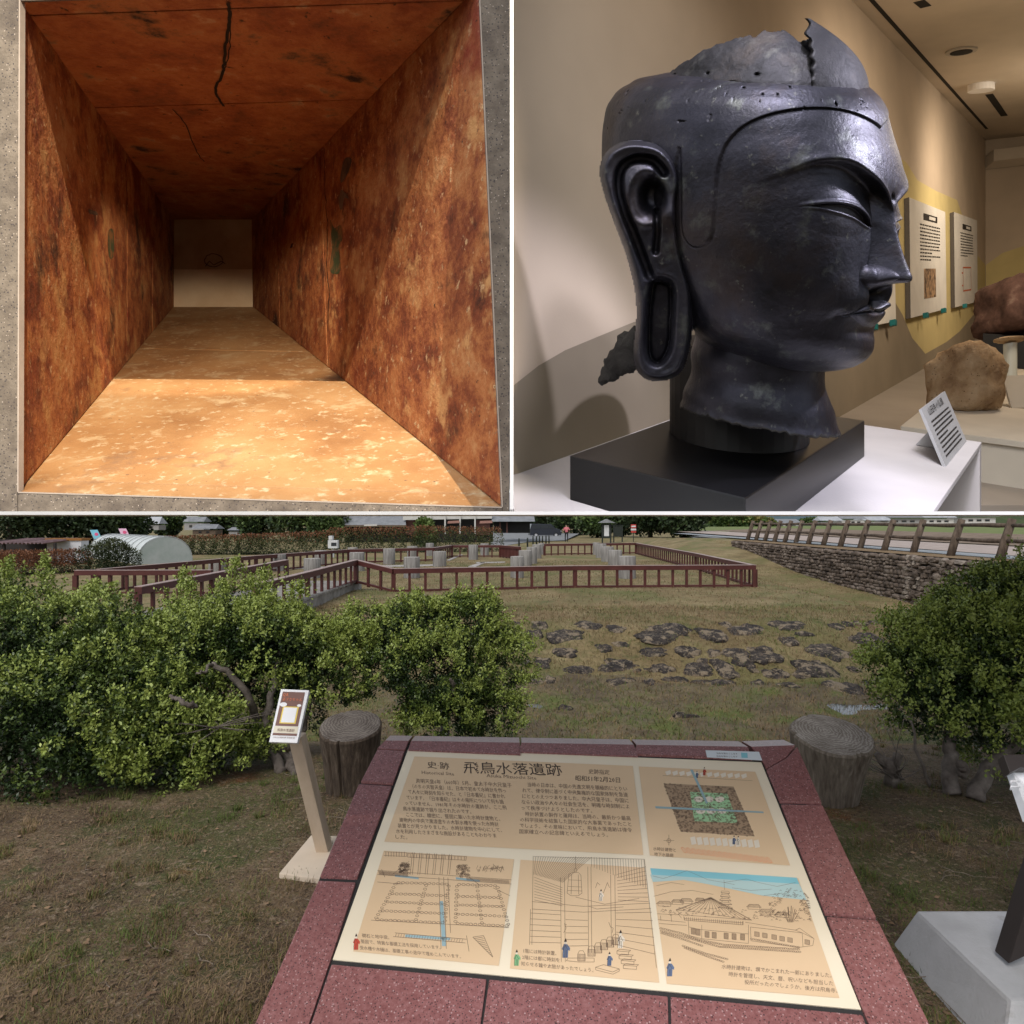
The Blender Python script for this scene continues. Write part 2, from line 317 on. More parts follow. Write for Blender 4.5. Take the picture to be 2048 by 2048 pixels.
struct(hexa('wall_right', [rk(fb, 1.63), rk(Cc, flz(Cc)-1.2), rk(Cc, ceilz(Cc)), rk(fb, ceilz(fb))], [q+Vector((.05, 0, 0)) for q in (rk(fb, 1.63), rk(Cc, flz(Cc)-1.2), rk(Cc, ceilz(Cc)), rk(fb, ceilz(fb)))], 'gallery_wall'))
def wallpaint(name, pts, m, off, parent=gw):
    q = [onW(x, y, off) for x, y in pts]; return mesh(name, q, [tuple(range(len(q)))], m, parent)
wallpaint('painted_hill', [(5, 1788), (5, 1455), (100, 1380), (200, 1322), (330, 1268), (460, 1215), (700, 1180), (1000, 1190), (1250, 1210), (1400, 1130), (1440, 1130), (1475, 1190), (1510, 1275), (1560, 1335), (1640, 1290), (1690, 1250), (1740, 1190), (1786, 1150), (1786, 1600), (1300, 1640), (900, 1750)], 'mural_taupe', .004)
wallpaint('painted_field', [(1300, 560), (1440, 575), (1490, 615), (1530, 680), (1600, 720), (1680, 755), (1705, 830), (1745, 950), (1786, 1000), (1786, 1160), (1740, 1200), (1640, 1300), (1560, 1340), (1500, 1290), (1300, 1250)], 'mural_yellow', .002)
nBk = L_.cross(UP).normalized()
def onB(x, y, off=0): return hit(*z2(x, y), corner-Vector((0, off*1.3, 0)), nBk)
for nm, pts, m, off in (('painted_field', [(1788, 1000), (1850, 955), (1925, 930), (1990, 925), (1990, 1200), (1788, 1200)], 'mural_yellow', .004), ('painted_hill', [(1788, 1150), (1850, 1100), (1925, 1075), (1990, 1070), (1990, 1400), (1788, 1400)], 'mural_taupe', .010)):
    q = [onB(x, y, off) for x, y in pts]; mesh(nm, q, [tuple(range(len(q)))], m, gw)
# soffit beam on the back wall
q = [onB(1782, 598, .02), onB(1990, 575, .02), onB(1990, 618, .02), onB(1782, 640, .02)]
tag(prism('soffit_beam', q, (-.02, -.16, 0), 'gallery_ceiling'), 'cream beam crossing the far end wall of the gallery', 'beam')
# ceiling fittings
def cstrip(name, a, b, wd, label, cat):
    A_, B_ = onC(*a, .002), onC(*b, .002); s = (B_-A_).cross(nF).normalized()*wd/2
    o = hexa(name, [A_-s, B_-s, B_+s, A_+s], [q+UP*.02-UP*.0 for q in (A_-s, B_-s, B_+s, A_+s)], 'slot_dark'); return tag(o, label, cat)
cstrip('ceiling_slot', (1340, -18), (1792, 487), .022, 'long dark slot running along the gallery ceiling', 'ceiling slot')
cstrip('air_slot', (1535, 5), (1562, 27), .05, 'short dark air slot at the top edge of the gallery ceiling', 'air slot')
cstrip('air_slot', (1800, 356), (1858, 438), .05, 'short dark air slot nearest the far end of the gallery ceiling', 'air slot')
def disc(name, c, r, h, m, parent=None, n=24, nrm=nF):
    a = R_.normalized(); b = nrm.cross(a).normalized()
    return prism(name, [c+(a*math.cos(t)+b*math.sin(t))*r for t in np.linspace(0, 2*math.pi, n, False)], (0, 0, -h), m, parent, .002)
dl = empty('downlight', onC(1695, 190)); tag(dl, 'round recessed downlight in the gallery ceiling', 'downlight')
for nm, r, h, m in (('rim', .085, .012, 'lamp_rim'), ('lens', .06, .016, 'slot_dark')):
    o = disc(nm, Vector((0, 0, 0)), r, h, m, dl)
sd = disc('smoke_detector', onC(1770, 318), .085, .05, 'white_paint'); tag(sd, 'white smoke detector on the gallery ceiling', 'smoke detector')
# white shelf, black base, drum
def mslab(name, o, a, b, h, m, parent=None, bev=.002): return hexa(name, [o, o+a, o+a+b, o+b], [q+UP*h for q in (o, o+a, o+a+b, o+b)], m, parent, bev)
S_r = hit(*z2(1772, 1668), fl0, nF)                      # right near corner of the shelf top
# shelf: from wall line to a front edge parallel to it through S_r
t = None
def solve2(p, q):                                        # p = W0 + a R + b L on the shelf plane, offset q
    M_ = np.array([[R_.x, L_.x], [R_.y, L_.y]]); return np.linalg.solve(M_, [p.x-q.x, p.y-q.y])
a_, b_ = solve2(S_r, W0)
sw = W0-R_*.012
shelf = empty('display_shelf', (W0.x, W0.y, W0.z)); tag(shelf, 'long white display shelf carrying the bronze head', 'display shelf')
def rel(o, e): o.data.transform(Matrix.Translation(-Vector(e.location))); o.parent = e; return o
pts = [W0-R_*.012, W0+R_*a_, W0+R_*a_+L_*b_]
q2 = hit(1490, 1021, fl0, nF); q3 = Vector((.004, q2.y, 0)); q3.z = flz(q3)
far = S_r-L_*0
edge0 = hit(*z2(1330, 1990), fl0, nF)
top = [W0-R_*.012, W0+R_*a_, S_r, S_r-R_*((S_r.y-q2.y)*.92)]
top[3] = Vector((S_r.x-(S_r.y-1.13)*.934, 1.13, 0)); top[3].z = flz(top[3]); lf = Vector((.006, 1.13, 0)); lf.z = flz(lf)
o = rel(prism('top_board', [top[0], top[1], top[2], top[3], lf], (0, 0, -.012), 'plinth_white', None, .002), shelf)
o = rel(hexa('end_panel', [S_r-UP*.0125-R_*.004, W0+R_*a_-UP*.0125-R_*.004, W0+R_*a_-UP*.6-R_*.004, S_r-UP*.6-R_*.004], [q-R_*.02 for q in (S_r-UP*.0125-R_*.004, W0+R_*a_-UP*.0125-R_*.004, W0+R_*a_-UP*.6-R_*.004, S_r-UP*.6-R_*.004)], 'plinth_white'), shelf)
aR = solve2(hit(*z2(1335, 1587), P0, nF), P0)[0]; aL = solve2(hit(*z2(222, 1718), P0, nF), P0)[1]
base = mslab('head_pedestal', P0-UP*BH, R_*aR, L_*aL, BH, 'black_lacquer', None, .003)
tag(base, 'black lacquered rectangular pedestal block under the bronze head', 'pedestal')
dc = hit(*z2(850, 1640), P0, nF)
n = 40; DR = .142
rim = [Vector((dc.x+DR*math.cos(t), dc.y+DR*math.sin(t), 0)) for t in np.linspace(0, 2*math.pi, n, False)]
dv = [rk(q, P0.z+K*(q.y-P0.y)+.001) for q in rim]; dt = [q+UP*.2 for q in dv]
o = mesh('support_drum', dv+dt, [tuple(range(n-1, -1, -1)), tuple(range(n, 2*n))]+[(i, (i+1) % n, (i+1) % n+n, i+n) for i in range(n)], 'black_matte', None)
tag(o, 'black round drum holding up the bronze head', 'support')
# lettering helper
def text_mesh(s, size, space=1.0, xs=1.0):
    c = bpy.data.curves.new('lettering', 'FONT'); c.body = s; c.size = size; c.resolution_u = 1; c.space_character = space; c.fill_mode = 'FRONT'
    o = bpy.data.objects.new('lettering', c); col.objects.link(o); bpy.context.view_layer.update()
    me = bpy.data.meshes.new_from_object(o.evaluated_get(bpy.context.evaluated_depsgraph_get())); me.name = 'lettering'
    bpy.data.objects.remove(o); bpy.data.curves.remove(c)
    return me
def text_on(s, m, o, ex, ey, width=None, size=.05, parent=None, space=1.0, name='lettering', align='l'):
    """flat lettering: baseline start o, unit-ish vectors ex (reading) and ey (up); width rescales the line"""
    me = text_mesh(s, 1.0, space); n_ = len(me.vertices)
    if not n_: return None
    v = np.empty(n_*3, np.float32); me.vertices.foreach_get('co', v); v = v.reshape(-1, 3)
    x1 = v[:, 0].max(); kx = (width/x1) if width else size; ky = size
    if align == 'c': v[:, 0] -= x1/2
    if align == 'r': v[:, 0] -= x1
    w3 = np.array(o)[None]+v[:, :1]*kx*np.array(ex)[None]+v[:, 1:2]*ky*np.array(ey)[None]
    me.vertices.foreach_set('co', w3.astype(np.float32).ravel()); me.materials.clear(); me.materials.append(MATS[m]); me.update()
    ob = bpy.data.objects.new(name, me); return link(ob, parent)
# wall boards
def board(c4, label, kind):
    tl, tr, br, bl = [onW(*q, .03) for q in c4]; e = empty('wall_board', bl); tag(e, label, 'wall board', 'printed boards on the gallery wall')
    rel(hexa('panel', [tl, tr, br, bl], [q-nW*.026 for q in (tl, tr, br, bl)], 'white_board'), e)
    tl, tr, br, bl = [q+nW*.0012 for q in (tl, tr, br, bl)]; ex = (br-bl); ey = (tl-bl)
    side = rel(hexa('panel_edge', [tl-ex*.002-nW*.0013, bl-ex*.002-nW*.0013, bl-ex*.002-nW*.027, tl-ex*.002-nW*.027], [q-ex*.012 for q in (tl-ex*.002-nW*.0013, bl-ex*.002-nW*.0013, bl-ex*.002-nW*.027, tl-ex*.002-nW*.027)], 'board_side'), e)
    def uv(u, v): return bl+ex*u+ey*v
    def quad(name, u0, v0, u1, v1, m, d=0):
        rel(mesh(name, [uv(u0, v0)+nW*d, uv(u1, v0)+nW*d, uv(u1, v1)+nW*d, uv(u0, v1)+nW*d], [(0, 1, 2, 3)], m), e)
    if kind < 2:
        quad('title_block', .33, .845, .72, .905, 'print_black'); quad('title_text', .48, .86, .66, .89, 'white_board', .001)
        lines = []
        for i in range(11 if kind == 0 else 9):
            u = .24; v = .80-.031*i
            while u < (.78 if i not in (10, 8) else .5):
                d = random.uniform(.02, .07); lines.append([uv(u, v), uv(min(u+d, .8), v)]); u += d+.012
        rel(mesh('text_lines', *ribbon_arrays(lines, ey.length*.012, nW), 'print_black'), e)
        if kind == 0: quad('photo_print', .33, .14, .66, .41, 'print_photo')
        else:
            rc = [[uv(.33, .16), uv(.33, .42), uv(.68, .42), uv(.68, .16), uv(.33, .16)], [uv(.28, .36), uv(.33, .36)], [uv(.28, .22), uv(.33, .22)]]
            rel(mesh('diagram', *ribbon_arrays(rc, .012, nW), 'print_red'), e)
    for u in (.3, .82):
        c = uv(u, -.008)
        a = ex.normalized()*.022; b = UP*.016
        rel(hexa('clip', [c-a-b, c+a-b*1.4, c+a*1.2+b*.6, c-a*.9+b*1.2], [q+nW*.03 for q in (c-a-b, c+a-b*1.4, c+a*1.2+b*.6, c-a*.9+b*1.2)], 'teal_clip', None, .003), e)
board([(1500, 745), (1635, 800), (1640, 1165), (1505, 1200)], 'printed wall board with a photograph, close to the nose of the head', 0)
board([(1668, 800), (1755, 832), (1757, 1138), (1672, 1160)], 'printed wall board with a red diagram, furthest along the wall', 1)
board([(1300, 745), (1440, 790), (1449, 1212), (1305, 1240)], 'wall board mostly hidden behind the mouth of the head', 2)
# farther plinth with two stones
pq0 = P(*z2(1466, 1608), 2.25); hq = pq0.z-flz(pq0)
pl2 = empty('display_plinth', pq0-UP*.3); tag(pl2, 'cream plinth carrying two rough stones at the far side of the gallery', 'plinth')
dR = R_*2.4
fr2 = P(*z2(2010, 1690), 2.02); d1 = fr2-pq0; d1 = Vector((d1.x, d1.y, K*d1.y*1.0)); fr2 = pq0+d1
o = rel(prism('top_board', [pq0, fr2, fr2+R_*2.2, pq0+R_*2.2], (0, 0, -.02), 'plinth_cream', None, .002), pl2)
o = rel(hexa('front_panel', [pq0-UP*.021+R_*.008, fr2-UP*.021+R_*.008, fr2-UP*.6+R_*.008, pq0-UP*.6+R_*.008], [q+R_*.02 for q in (pq0-UP*.021+R_*.008, fr2-UP*.021+R_*.008, fr2-UP*.6+R_*.008, pq0-UP*.6+R_*.008)], 'plinth_cream'), pl2)
def ico(sub=3):
    import bmesh
    bm = bmesh.new(); bmesh.ops.create_icosphere(bm, subdivisions=sub, radius=1); v = np.array([q.co[:] for q in bm.verts]); f = np.array([[q.index for q in p.verts] for p in bm.faces]); bm.free(); return v, f
ICO = {k: ico(k) for k in (1, 2, 3, 4)}
def nfield(v, sc_, seed): return np.array([noise.noise(Vector((q[0]*sc_+seed*7.3, q[1]*sc_-seed*3.1, q[2]*sc_+seed))) for q in v])
def rock(name, c, size, m, seed=0, sub=4, box_=3.0, rough=.13, parent=None, rot=None, fine=.04):
    v, f = ICO[sub]; a = np.abs(v)+1e-9; r = (a**box_).sum(1)**(-1/box_)
    q = v*r[:, None]; d = nfield(v, 1.3, seed)*rough+nfield(v, 3.4, seed+5)*rough*.5+nfield(v, 9, seed+9)*fine
    q = q*(1+d[:, None])*np.array(size)[None]
    if rot is not None: q = q@np.array(rot.to_3x3()).T
    return npmesh(name, q+np.array(c)[None], f, m, parent, True)
pz = lambda x, y: hit(*z2(x, y), pq0, nF)
rc = pz(1690, 1560)+R_*.10; 
rock('rough_stone', rc+UP*.105, (.108, .11, .14), 'tuff_stone', 3, 4, 3.6, .17, fine=.08, rot=Matrix.Rotation(.5, 3, 'Z')); tag(bpy.data.objects['rough_stone'], 'tan squarish rough stone on the cream plinth, nearer the head', 'stone')
rc2 = pz(1930, 1400)+R_*.15
o = rock('rough_stone', rc2+UP*.33, (.2, .17, .15), 'red_stone', 8, 4, 7, .10, fine=.05); tag(o, 'reddish dark stone block at the right edge of the gallery', 'stone')
o = mslab('black_block', rc2+UP*.003-R_*.10-L_*.10, R_*.22, L_*.22, .18, 'black_matte'); tag(o, 'black block under the reddish stone', 'block')
st = empty('small_stand', pz(1880, 1470)); tag(st, 'small white post holding a flat tan fragment on the cream plinth', 'stand')
prism('post', [Vector((.026*math.cos(t), .026*math.sin(t), 0)) for t in np.linspace(0, 6.283, 16, False)], (0, 0, .21), 'clear_stand', st, .002)
o = rock('fragment', (0, 0, .228), (.07, .05, .012), 'tuff_stone', 4, 3, 2, .1, st)
cv = empty('card_stand', pz(1925, 1540)); tag(cv, 'small cream card leaning at the right edge of the cream plinth', 'card')
hexa('card', [Vector((-.04, 0, 0)), Vector((.2, -.05, 0)), Vector((.2, 0, .14)), Vector((-.04, .05, .14))], [Vector((-.04, .01, 0)), Vector((.2, -.04, 0)), Vector((.2, .01, .14)), Vector((-.04, .06, .14))], 'plinth_cream', cv)
# caption card on the shelf in front of the head
cb = hit(*z2(1637, 1762), fl0, nF); cr = hit(*z2(1716, 1665), fl0, nF)
ctl = P(*z2(1545, 1543), cb.y+.04); ctr = ctl+(cr-cb)
cc = empty('caption_card', cb); tag(cc, 'grey caption card propped on the white shelf beside the head', 'caption card')
n3 = (cr-cb).cross(ctl-cb).normalized(); n3 = n3 if n3.dot(EY-cb) > 0 else -n3
rel(hexa('card', [cb, cr, ctr, ctl], [q-n3*.006 for q in (cb, cr, ctr, ctl)], 'card_grey'), cc)
ex = cr-cb; ey = ctl-cb; lines = []
for i in range(9):
    v_ = .72-.075*i; u = .12
    while u < (.86 if i != 4 else .5): d = random.uniform(.02, .05); lines.append([cb+ex*u+ey*v_+n3*.001, cb+ex*min(u+d, .88)+ey*v_+n3*.001]); u += d+.012
rel(mesh('text_lines', *ribbon_arrays(lines, .0042, n3), 'print_black'), cc)
t_ = text_on('山田寺の仏頭', 'print_black', cb+ex*.14+ey*.83+n3*.001, ex.normalized(), ey.normalized(), ex.length*.62, .022); rel(t_, cc)
mid = cb.lerp(cr, .5); mt = ctl.lerp(ctr, .5)
rel(hexa('prop', [mid-n3*.007+ey*.05, mid-n3*.007+ey*.6, mid-n3*.007+ey*.6+ex*.08, mid-n3*.007+ey*.05+ex*.08], [rk(q, flz(q)+.002) if i in (0, 3) else q-n3*.004 for i, q in enumerate([mid-n3*.09+ey*.05, mid-n3*.012+ey*.6, mid-n3*.012+ey*.6+ex*.08, mid-n3*.09+ey*.05+ex*.08])], 'card_grey'), cc)
# floor of both rooms and the board between them
struct(box('white_ledge', (.15, 1.06, 1.6142), (3.2, .2, .0052), 'white_paint'))
struct(box('white_partition', (-.0004, 1.45, 2.4), (.0054, .98, 1.56), 'white_paint'))
import bmesh
def clip_below(o, dz):
    z = EYE+dz-(o.matrix_world.translation.z if False else 0)
    bm = bmesh.new(); bm.from_mesh(o.data); off = Vector(o.location); p_ = o.parent
    while p_: off += Vector(p_.location); p_ = p_.parent
    g = bmesh.ops.bisect_plane(bm, geom=bm.verts[:]+bm.edges[:]+bm.faces[:], plane_co=Vector((0, 0, z))-off, plane_no=(0, 0, 1), clear_inner=True)
    bmesh.ops.holes_fill(bm, edges=[e for e in bm.edges if e.is_boundary]); bm.to_mesh(o.data); bm.free()
for o in list(chamber.children)+[base, gw]: 
    if o.data: clip_below(o, .0142)
for o in shelf.children: clip_below(o, .0268 if o.name.startswith('end') else .0142)
for o in pl2.children: clip_below(o, .037)
for n_ in ('wall_back', 'wall_right'): clip_below(bpy.data.objects[n_], .06)
mat('gallery_floor', (.30, .26, .22), 3, 4, .6)
fq = [W0+R_*(1.92-W0.y), corner, Cc, fb.lerp(Cc, (1.92-fb.y)/(Cc.y-fb.y))]
struct(prism('floor', [rk(q, flz(q)-.275) for q in fq], (0, 0, -.02), 'gallery_floor'))
# gallery lamps
def spot(name, loc, aim, e, size, blend, col_, r=.04):
    l = bpy.data.lights.new(name, 'SPOT'); o = link(bpy.data.objects.new(name, l)); o.location = loc
    o.rotation_euler = (Vector(loc)-Vector(aim)).to_track_quat('Z', 'Y').to_euler(); l.energy = e; l.spot_size = math.radians(size); l.spot_blend = blend; l.color = col_; l.shadow_soft_size = r; return o
spot('gallery_spotlight', (.42, .36, 2.95), (.52, 1.12, 2.0), 50, 58, .5, (.88, .86, 1), .10)
spot('gallery_spotlight', (1.5, .72, 2.75), (.62, 1.1, 2.05), 62, 46, .5, (.86, .84, 1), .04)
spot('gallery_wall_washer', (2.2, 2.3, 3.7), (2.0, 3.4, 2.9), 52, 150, 1, (1, .82, .62), .2)
spot('gallery_wall_washer', (3.6, 3.9, 4.3), (3.6, 5.2, 3.6), 52, 150, 1, (1, .82, .62), .2)
spot('gallery_wall_washer', (.75, 1.15, 3.2), (.45, 2.0, 2.6), 7, 120, 1, (1, .85, .7), .2)

for k, (loc, e_) in enumerate((((2.35, 2.45, 3.55), 6.5), ((3.9, 4.1, 4.25), 7))):
    l = bpy.data.lights.new('gallery_pendant', 'POINT'); o = link(bpy.data.objects.new('gallery_pendant', l)); o.location = loc; l.energy = e_; l.color = (1, .84, .64); l.shadow_soft_size = .15  # added unseen fill lights that brighten the ceiling and walls
# ---------------------------------------------------------------- the bronze head (modelled in its own frame, then turned towards the viewer)
def itp(t, x): t = np.array(t, float); return np.interp(x, t[:, 0], t[:, 1])
def cub(t, x):                                           # smooth interpolation through a table
    t = np.array(t, float); xs, ys = t[:, 0], t[:, 1]; n = len(xs)
    d = np.gradient(ys, xs); i = np.clip(np.searchsorted(xs, x)-1, 0, n-2); h = xs[i+1]-xs[i]; s = np.clip((x-xs[i])/h, 0, 1)
    return (2*s**3-3*s**2+1)*ys[i]+(s**3-2*s**2+s)*h*d[i]+(-2*s**3+3*s**2)*ys[i+1]+(s**3-s**2)*h*d[i+1]
def sst(a, b, x): s = np.clip((x-a)/(b-a), 0, 1); return s*s*(3-2*s)
PSI = math.radians(64)
def view(x, y, z): return np.stack([920+math.sin(PSI)*x-math.cos(PSI)*y, 1000-z, math.cos(PSI)*x+math.sin(PSI)*y], -1)
def vnoise(p, sc_, seed=0):                              # cheap smooth value noise on (n,3) arrays
    q = p*sc_+seed*17.13; i = np.floor(q).astype(np.int64); f = q-i; f = f*f*(3-2*f); out = 0
    def hsh(a, b, c): h_ = (a*73856093) ^ (b*19349663) ^ (c*83492791); h_ = (h_ ^ (h_ >> 13))*1274126177; return ((h_ ^ (h_ >> 16)) & 0xffff)/32768.-1
    for dx in (0, 1):
        for dy in (0, 1):
            for dz in (0, 1):
                wgt = (f[..., 0] if dx else 1-f[..., 0])*(f[..., 1] if dy else 1-f[..., 1])*(f[..., 2] if dz else 1-f[..., 2])
                out = out+wgt*hsh(i[..., 0]+dx, i[..., 1]+dy, i[..., 2]+dz)
    return out
# tables: height z -> front, half width, back
TF = [(-402, 180), (-396, 300), (-385, 390), (-365, 452), (-330, 498), (-290, 512), (-250, 508), (-215, 508), (-170, 528), (-120, 540), (-60, 545), (0, 545), (100, 550), (200, 562), (300, 582), (370, 586), (430, 572), (500, 540), (580, 512), (640, 474), (690, 410), (720, 320), (735, 170), (740, 10)]
TW = [(-402, 105), (-396, 165), (-385, 210), (-365, 258), (-330, 308), (-290, 344), (-240, 372), (-170, 402), (-100, 424), (0, 448), (100, 460), (200, 462), (300, 460), (400, 458), (480, 448), (560, 432), (640, 392), (690, 330), (720, 250), (735, 110), (740, 10)]
TB = [(-402, 100), (-385, 150), (-330, 190), (-250, 230), (-150, 290), (-50, 380), (50, 460), (150, 520), (250, 565), (350, 592), (450, 600), (540, 596), (620, 572), (680, 505), (715, 400), (735, 190), (740, 10)]
BROW = [(-10, 262), (0, 262), (30, 300), (80, 338), (150, 366), (230, 392), (300, 398), (360, 385), (410, 350), (450, 310), (700, 200)]
UPL = [(0, 150), (60, 158), (80, 172), (110, 196), (160, 220), (220, 233), (290, 238), (360, 232), (380, 228), (700, 200)]
LOL = [(0, 150), (60, 156), (80, 160), (120, 168), (190, 190), (270, 212), (360, 231), (380, 228), (700, 200)]
HAIR = [(0, 505), (60, 520), (140, 560), (230, 585), (300, 580), (360, 560), (410, 520), (440, 470), (455, 400), (700, 380)]
HAIRPOLY = smooth_curve([(1640, 520), (1445, 548), (1400, 508), (1350, 472), (1250, 428), (1130, 410), (1000, 425), (890, 468), (820, 535), (788, 610), (774, 700), (770, 800), (768, 880), (748, 925), (700, 940), (660, 908), (645, 850), (640, 760), (636, 560)], 6)
HAIRPOLY = np.vstack([HAIRPOLY, [(560, 900), (300, 900), (100, 500), (300, 0), (1700, 0)]])
def poly_sd(u, v, poly):
    shp = u.shape; p = np.stack([u.ravel(), v.ravel()], -1); out = np.full(len(p), 1e9); ins = np.zeros(len(p), bool)
    a = poly; b = np.roll(poly, -1, 0)
    for i in range(len(a)):
        e = b[i]-a[i]; w_ = p-a[i]; t = np.clip((w_@e)/(e@e+1e-9), 0, 1); out = np.minimum(out, ((w_-t[:, None]*e)**2).sum(1))
        c = ((a[i, 1] > p[:, 1]) != (b[i, 1] > p[:, 1])) & (p[:, 0] < (b[i, 0]-a[i, 0])*(p[:, 1]-a[i, 1])/(b[i, 1]-a[i, 1]+1e-12)+a[i, 0]); ins ^= c
    d = np.sqrt(out); return np.where(ins, -d, d).reshape(shp)
def head_mesh(NZ=520, NA=760):
    zs = np.concatenate([np.linspace(-402, -380, 14, False), np.linspace(-380, 600, NZ-60, False), 740-140*(1-np.linspace(0, 1, 46))**2])
    # angles: dense over the visible face
    a = np.linspace(-1, 1, NA); ang = np.pi*(a*.62+.38*a**3)
    Z, A_ = np.meshgrid(zs, ang, indexing='ij')
    Fz, Wz, Bz = cub(TF, Z)*.965, cub(TW, Z), cub(TB, Z); c, s = np.cos(A_), np.sin(A_)
    nf = itp([(-402, 2.1), (-200, 2.2), (100, 2.25), (400, 2.2), (740, 2.0)], Z); ex = 2/nf
    fx = np.where(c > 0, Fz, Bz)*np.sign(c)*np.abs(c)**np.where(c > 0, ex, 1.); y = Wz*np.sign(s)*np.abs(s)**np.where(c > 0, ex, 1.)
    # jaw rises towards the ear
    x = fx; back = sst(150, -250, x); Zs = Z+np.where(Z < -100, (-100-Z)*.30*sst(260, -220, x), 0)
    Y = np.abs(y); face = sst(.0, .35, c)
    dx = np.zeros_like(x); dn = np.zeros_like(x)
    # eye socket under the brow
    zb = cub(BROW, Y); below = zb-Zs
    dep = itp([(0, 30), (60, 62), (130, 58), (220, 44), (320, 27), (400, 10), (450, 0), (700, 0)], Y)
    lo = cub(LOL, Y); tt_ = np.clip(below/np.maximum(zb-lo, 24), -.04, 2.15)
    sock = dep*cub([(-.10, 0), (-.05, 0), (.02, .10), (.12, .82), (.28, 1), (.55, .74), (.82, .42), (1.0, .36), (1.25, .20), (1.7, .05), (2.2, 0)], tt_)
    dx -= sock*face
    ridge = 7*np.exp(-((below+8)/14.)**2)*itp([(0, 0), (40, 1), (330, 1), (440, 0), (700, 0)], Y); dx += ridge*face
    # eyeball with lids
    ez = 205; e2 = ((Y-222)/165.)**2+((Zs-ez)/88.)**2; ball = np.clip(1-e2, 0, 1); dx += 9*ball**1.25*face
    up = cub(UPL, Y); inside = sst(-1.5, 3, up-Zs)*sst(-1.5, 3, Zs-lo)*(Y > 66)*(Y < 372)
    dx -= 19*inside*face
    dx += 8*np.exp(-((Zs-up-7)/7.)**2)*sst(60, 100, Y)*sst(385, 330, Y)*face          # upper lid edge
    dx += 4*np.exp(-((Zs-lo+6)/6.)**2)*sst(60, 110, Y)*sst(380, 320, Y)*face
    # nose
    nh = cub([(-200, 0), (-74, 0), (-66, 70), (-58, 104), (-46, 124), (-30, 131), (0, 124), (60, 98), (130, 66), (200, 36), (260, 14), (310, 2), (400, 0), (800, 0)], Zs)
    nw = cub([(-100, 104), (-40, 104), (0, 92), (60, 78), (140, 66), (220, 58), (300, 46), (800, 40)], Zs)
    t = np.clip(Y/nw, 0, 1.6); prof = np.where(t < .22, 1-.12*(t/.22)**2, .88*np.clip(1-(t-.22)/.78, 0, 1)**1.05)
    socklift = sock*np.clip(1-t, 0, 1)**.8
    dx += nh*prof*face+socklift*face*sst(-80, -40, Zs)
    wing = np.clip(1-((Y-84)/46.)**2-((Zs+24)/50.)**2, 0, 1)**.6; dx += 50*wing*face*sst(-76, -60, Zs)
    groove = np.exp(-((Y-128)/11.)**2-((Zs+22)/42.)**2); dx -= 7*groove*face
    nost = np.exp(-((Y-52)/24.)**2-((Zs+68)/9.)**2); dx -= 12*nost*face
    # philtrum and mouth
    dx += -5*np.exp(-(Y/16.)**2)*sst(-130, -115, Zs)*sst(-66, -80, Zs)*face
    ml = cub([(0, -176), (40, -180), (90, -176), (140, -180), (190, -194), (230, -196), (700, -196)], Y)
    ut = cub([(0, -138), (22, -130), (60, -142), (120, -162), (190, -192), (230, -196), (700, -196)], Y)
    lb = cub([(0, -232), (60, -230), (120, -215), (175, -196), (230, -196), (700, -196)], Y)
    wm = np.clip(1-(Y/205.)**2, 0, 1)
    su = np.clip((ut-Zs)/(ut-ml+1e-3), 0, 1); inu = (Zs < ut) & (Zs > ml); dx += np.where(inu, (7+27*np.sin(su*1.9))*wm**.7, 0)*face
    sl_ = np.clip((ml-Zs)/(ml-lb+1e-3), 0, 1); inl = (Zs <= ml) & (Zs > lb); dx += np.where(inl, (31*np.sin(.35+sl_*2.6))*wm**.7, 0)*face
    dx -= 13*np.exp(-((Zs-ml)/5.)**2)*sst(225, 180, Y)*face
    muzz = np.clip(1-(Y/240.)**2, 0, 1)*np.exp(-((Zs+135)/85.)**2); dx += 34*muzz*face
    dx -= 12*np.exp(-((Y-222)/18.)**2-((Zs+196)/24.)**2)*face                           # mouth corner dimple
    dx -= 16*np.exp(-((Zs+250)/20.)**2)*np.exp(-(Y/130.)**2)*face
    dx += 12*np.exp(-((Zs+320)/48.)**2-(Y/120.)**2)*face
    # hair cap: raised above the hairline, with the tongue in front of the ear
    un = 920+math.sin(PSI)*x-math.cos(PSI)*Y; vn = 1000-Zs
    cap = sst(-9, 9, poly_sd(un, vn, HAIRPOLY)*-1)
    cap = np.where(x < -170, np.maximum(cap, sst(-120, -80, Zs)), cap)
    nx, ny = x/np.maximum(Fz, 60)**2, y/np.maximum(Wz, 60)**2; ln = np.sqrt(nx**2+ny**2)+1e-9
    gro = np.exp(-((cap-.5)/.28)**2)
    dn += 9*cap-7*gro
    xx = x+dx+dn*nx/ln; yy = y+dn*ny/ln
    V = np.stack([xx, yy, Zs], -1)
    # dents, pits and the urna hole
    pn = V.reshape(-1, 3); d = .7*vnoise(pn, 1/75., 3)+.12*vnoise(pn, 1/17., 5)
    pit = vnoise(pn, 1/26., 9); hm = cap.reshape(-1)*sst(470, 560, pn[:, 2]); d -= 24*sst(.80, .93, pit)*hm
    pit2 = vnoise(pn, 1/12., 11); d -= 11*sst(.68, .92, pit2)*hm*sst(-.1, .5, vnoise(pn, 1/140., 4))
    urna = np.exp(-((pn[:, 1]/9.)**2+((pn[:, 2]-312)/13.)**2))*(pn[:, 0] > 300); d -= 30*urna
    nn = np.stack([(nx/ln).ravel(), (ny/ln).ravel(), np.zeros(pn.shape[0])], -1)
    pn = pn+nn*d[:, None]
    n0, n1 = Z.shape; i = np.arange(n0-1)[:, None]*n1+np.arange(n1-1)[None]; q = np.stack([i, i+1, i+n1+1, i+n1], -1).reshape(-1, 4)
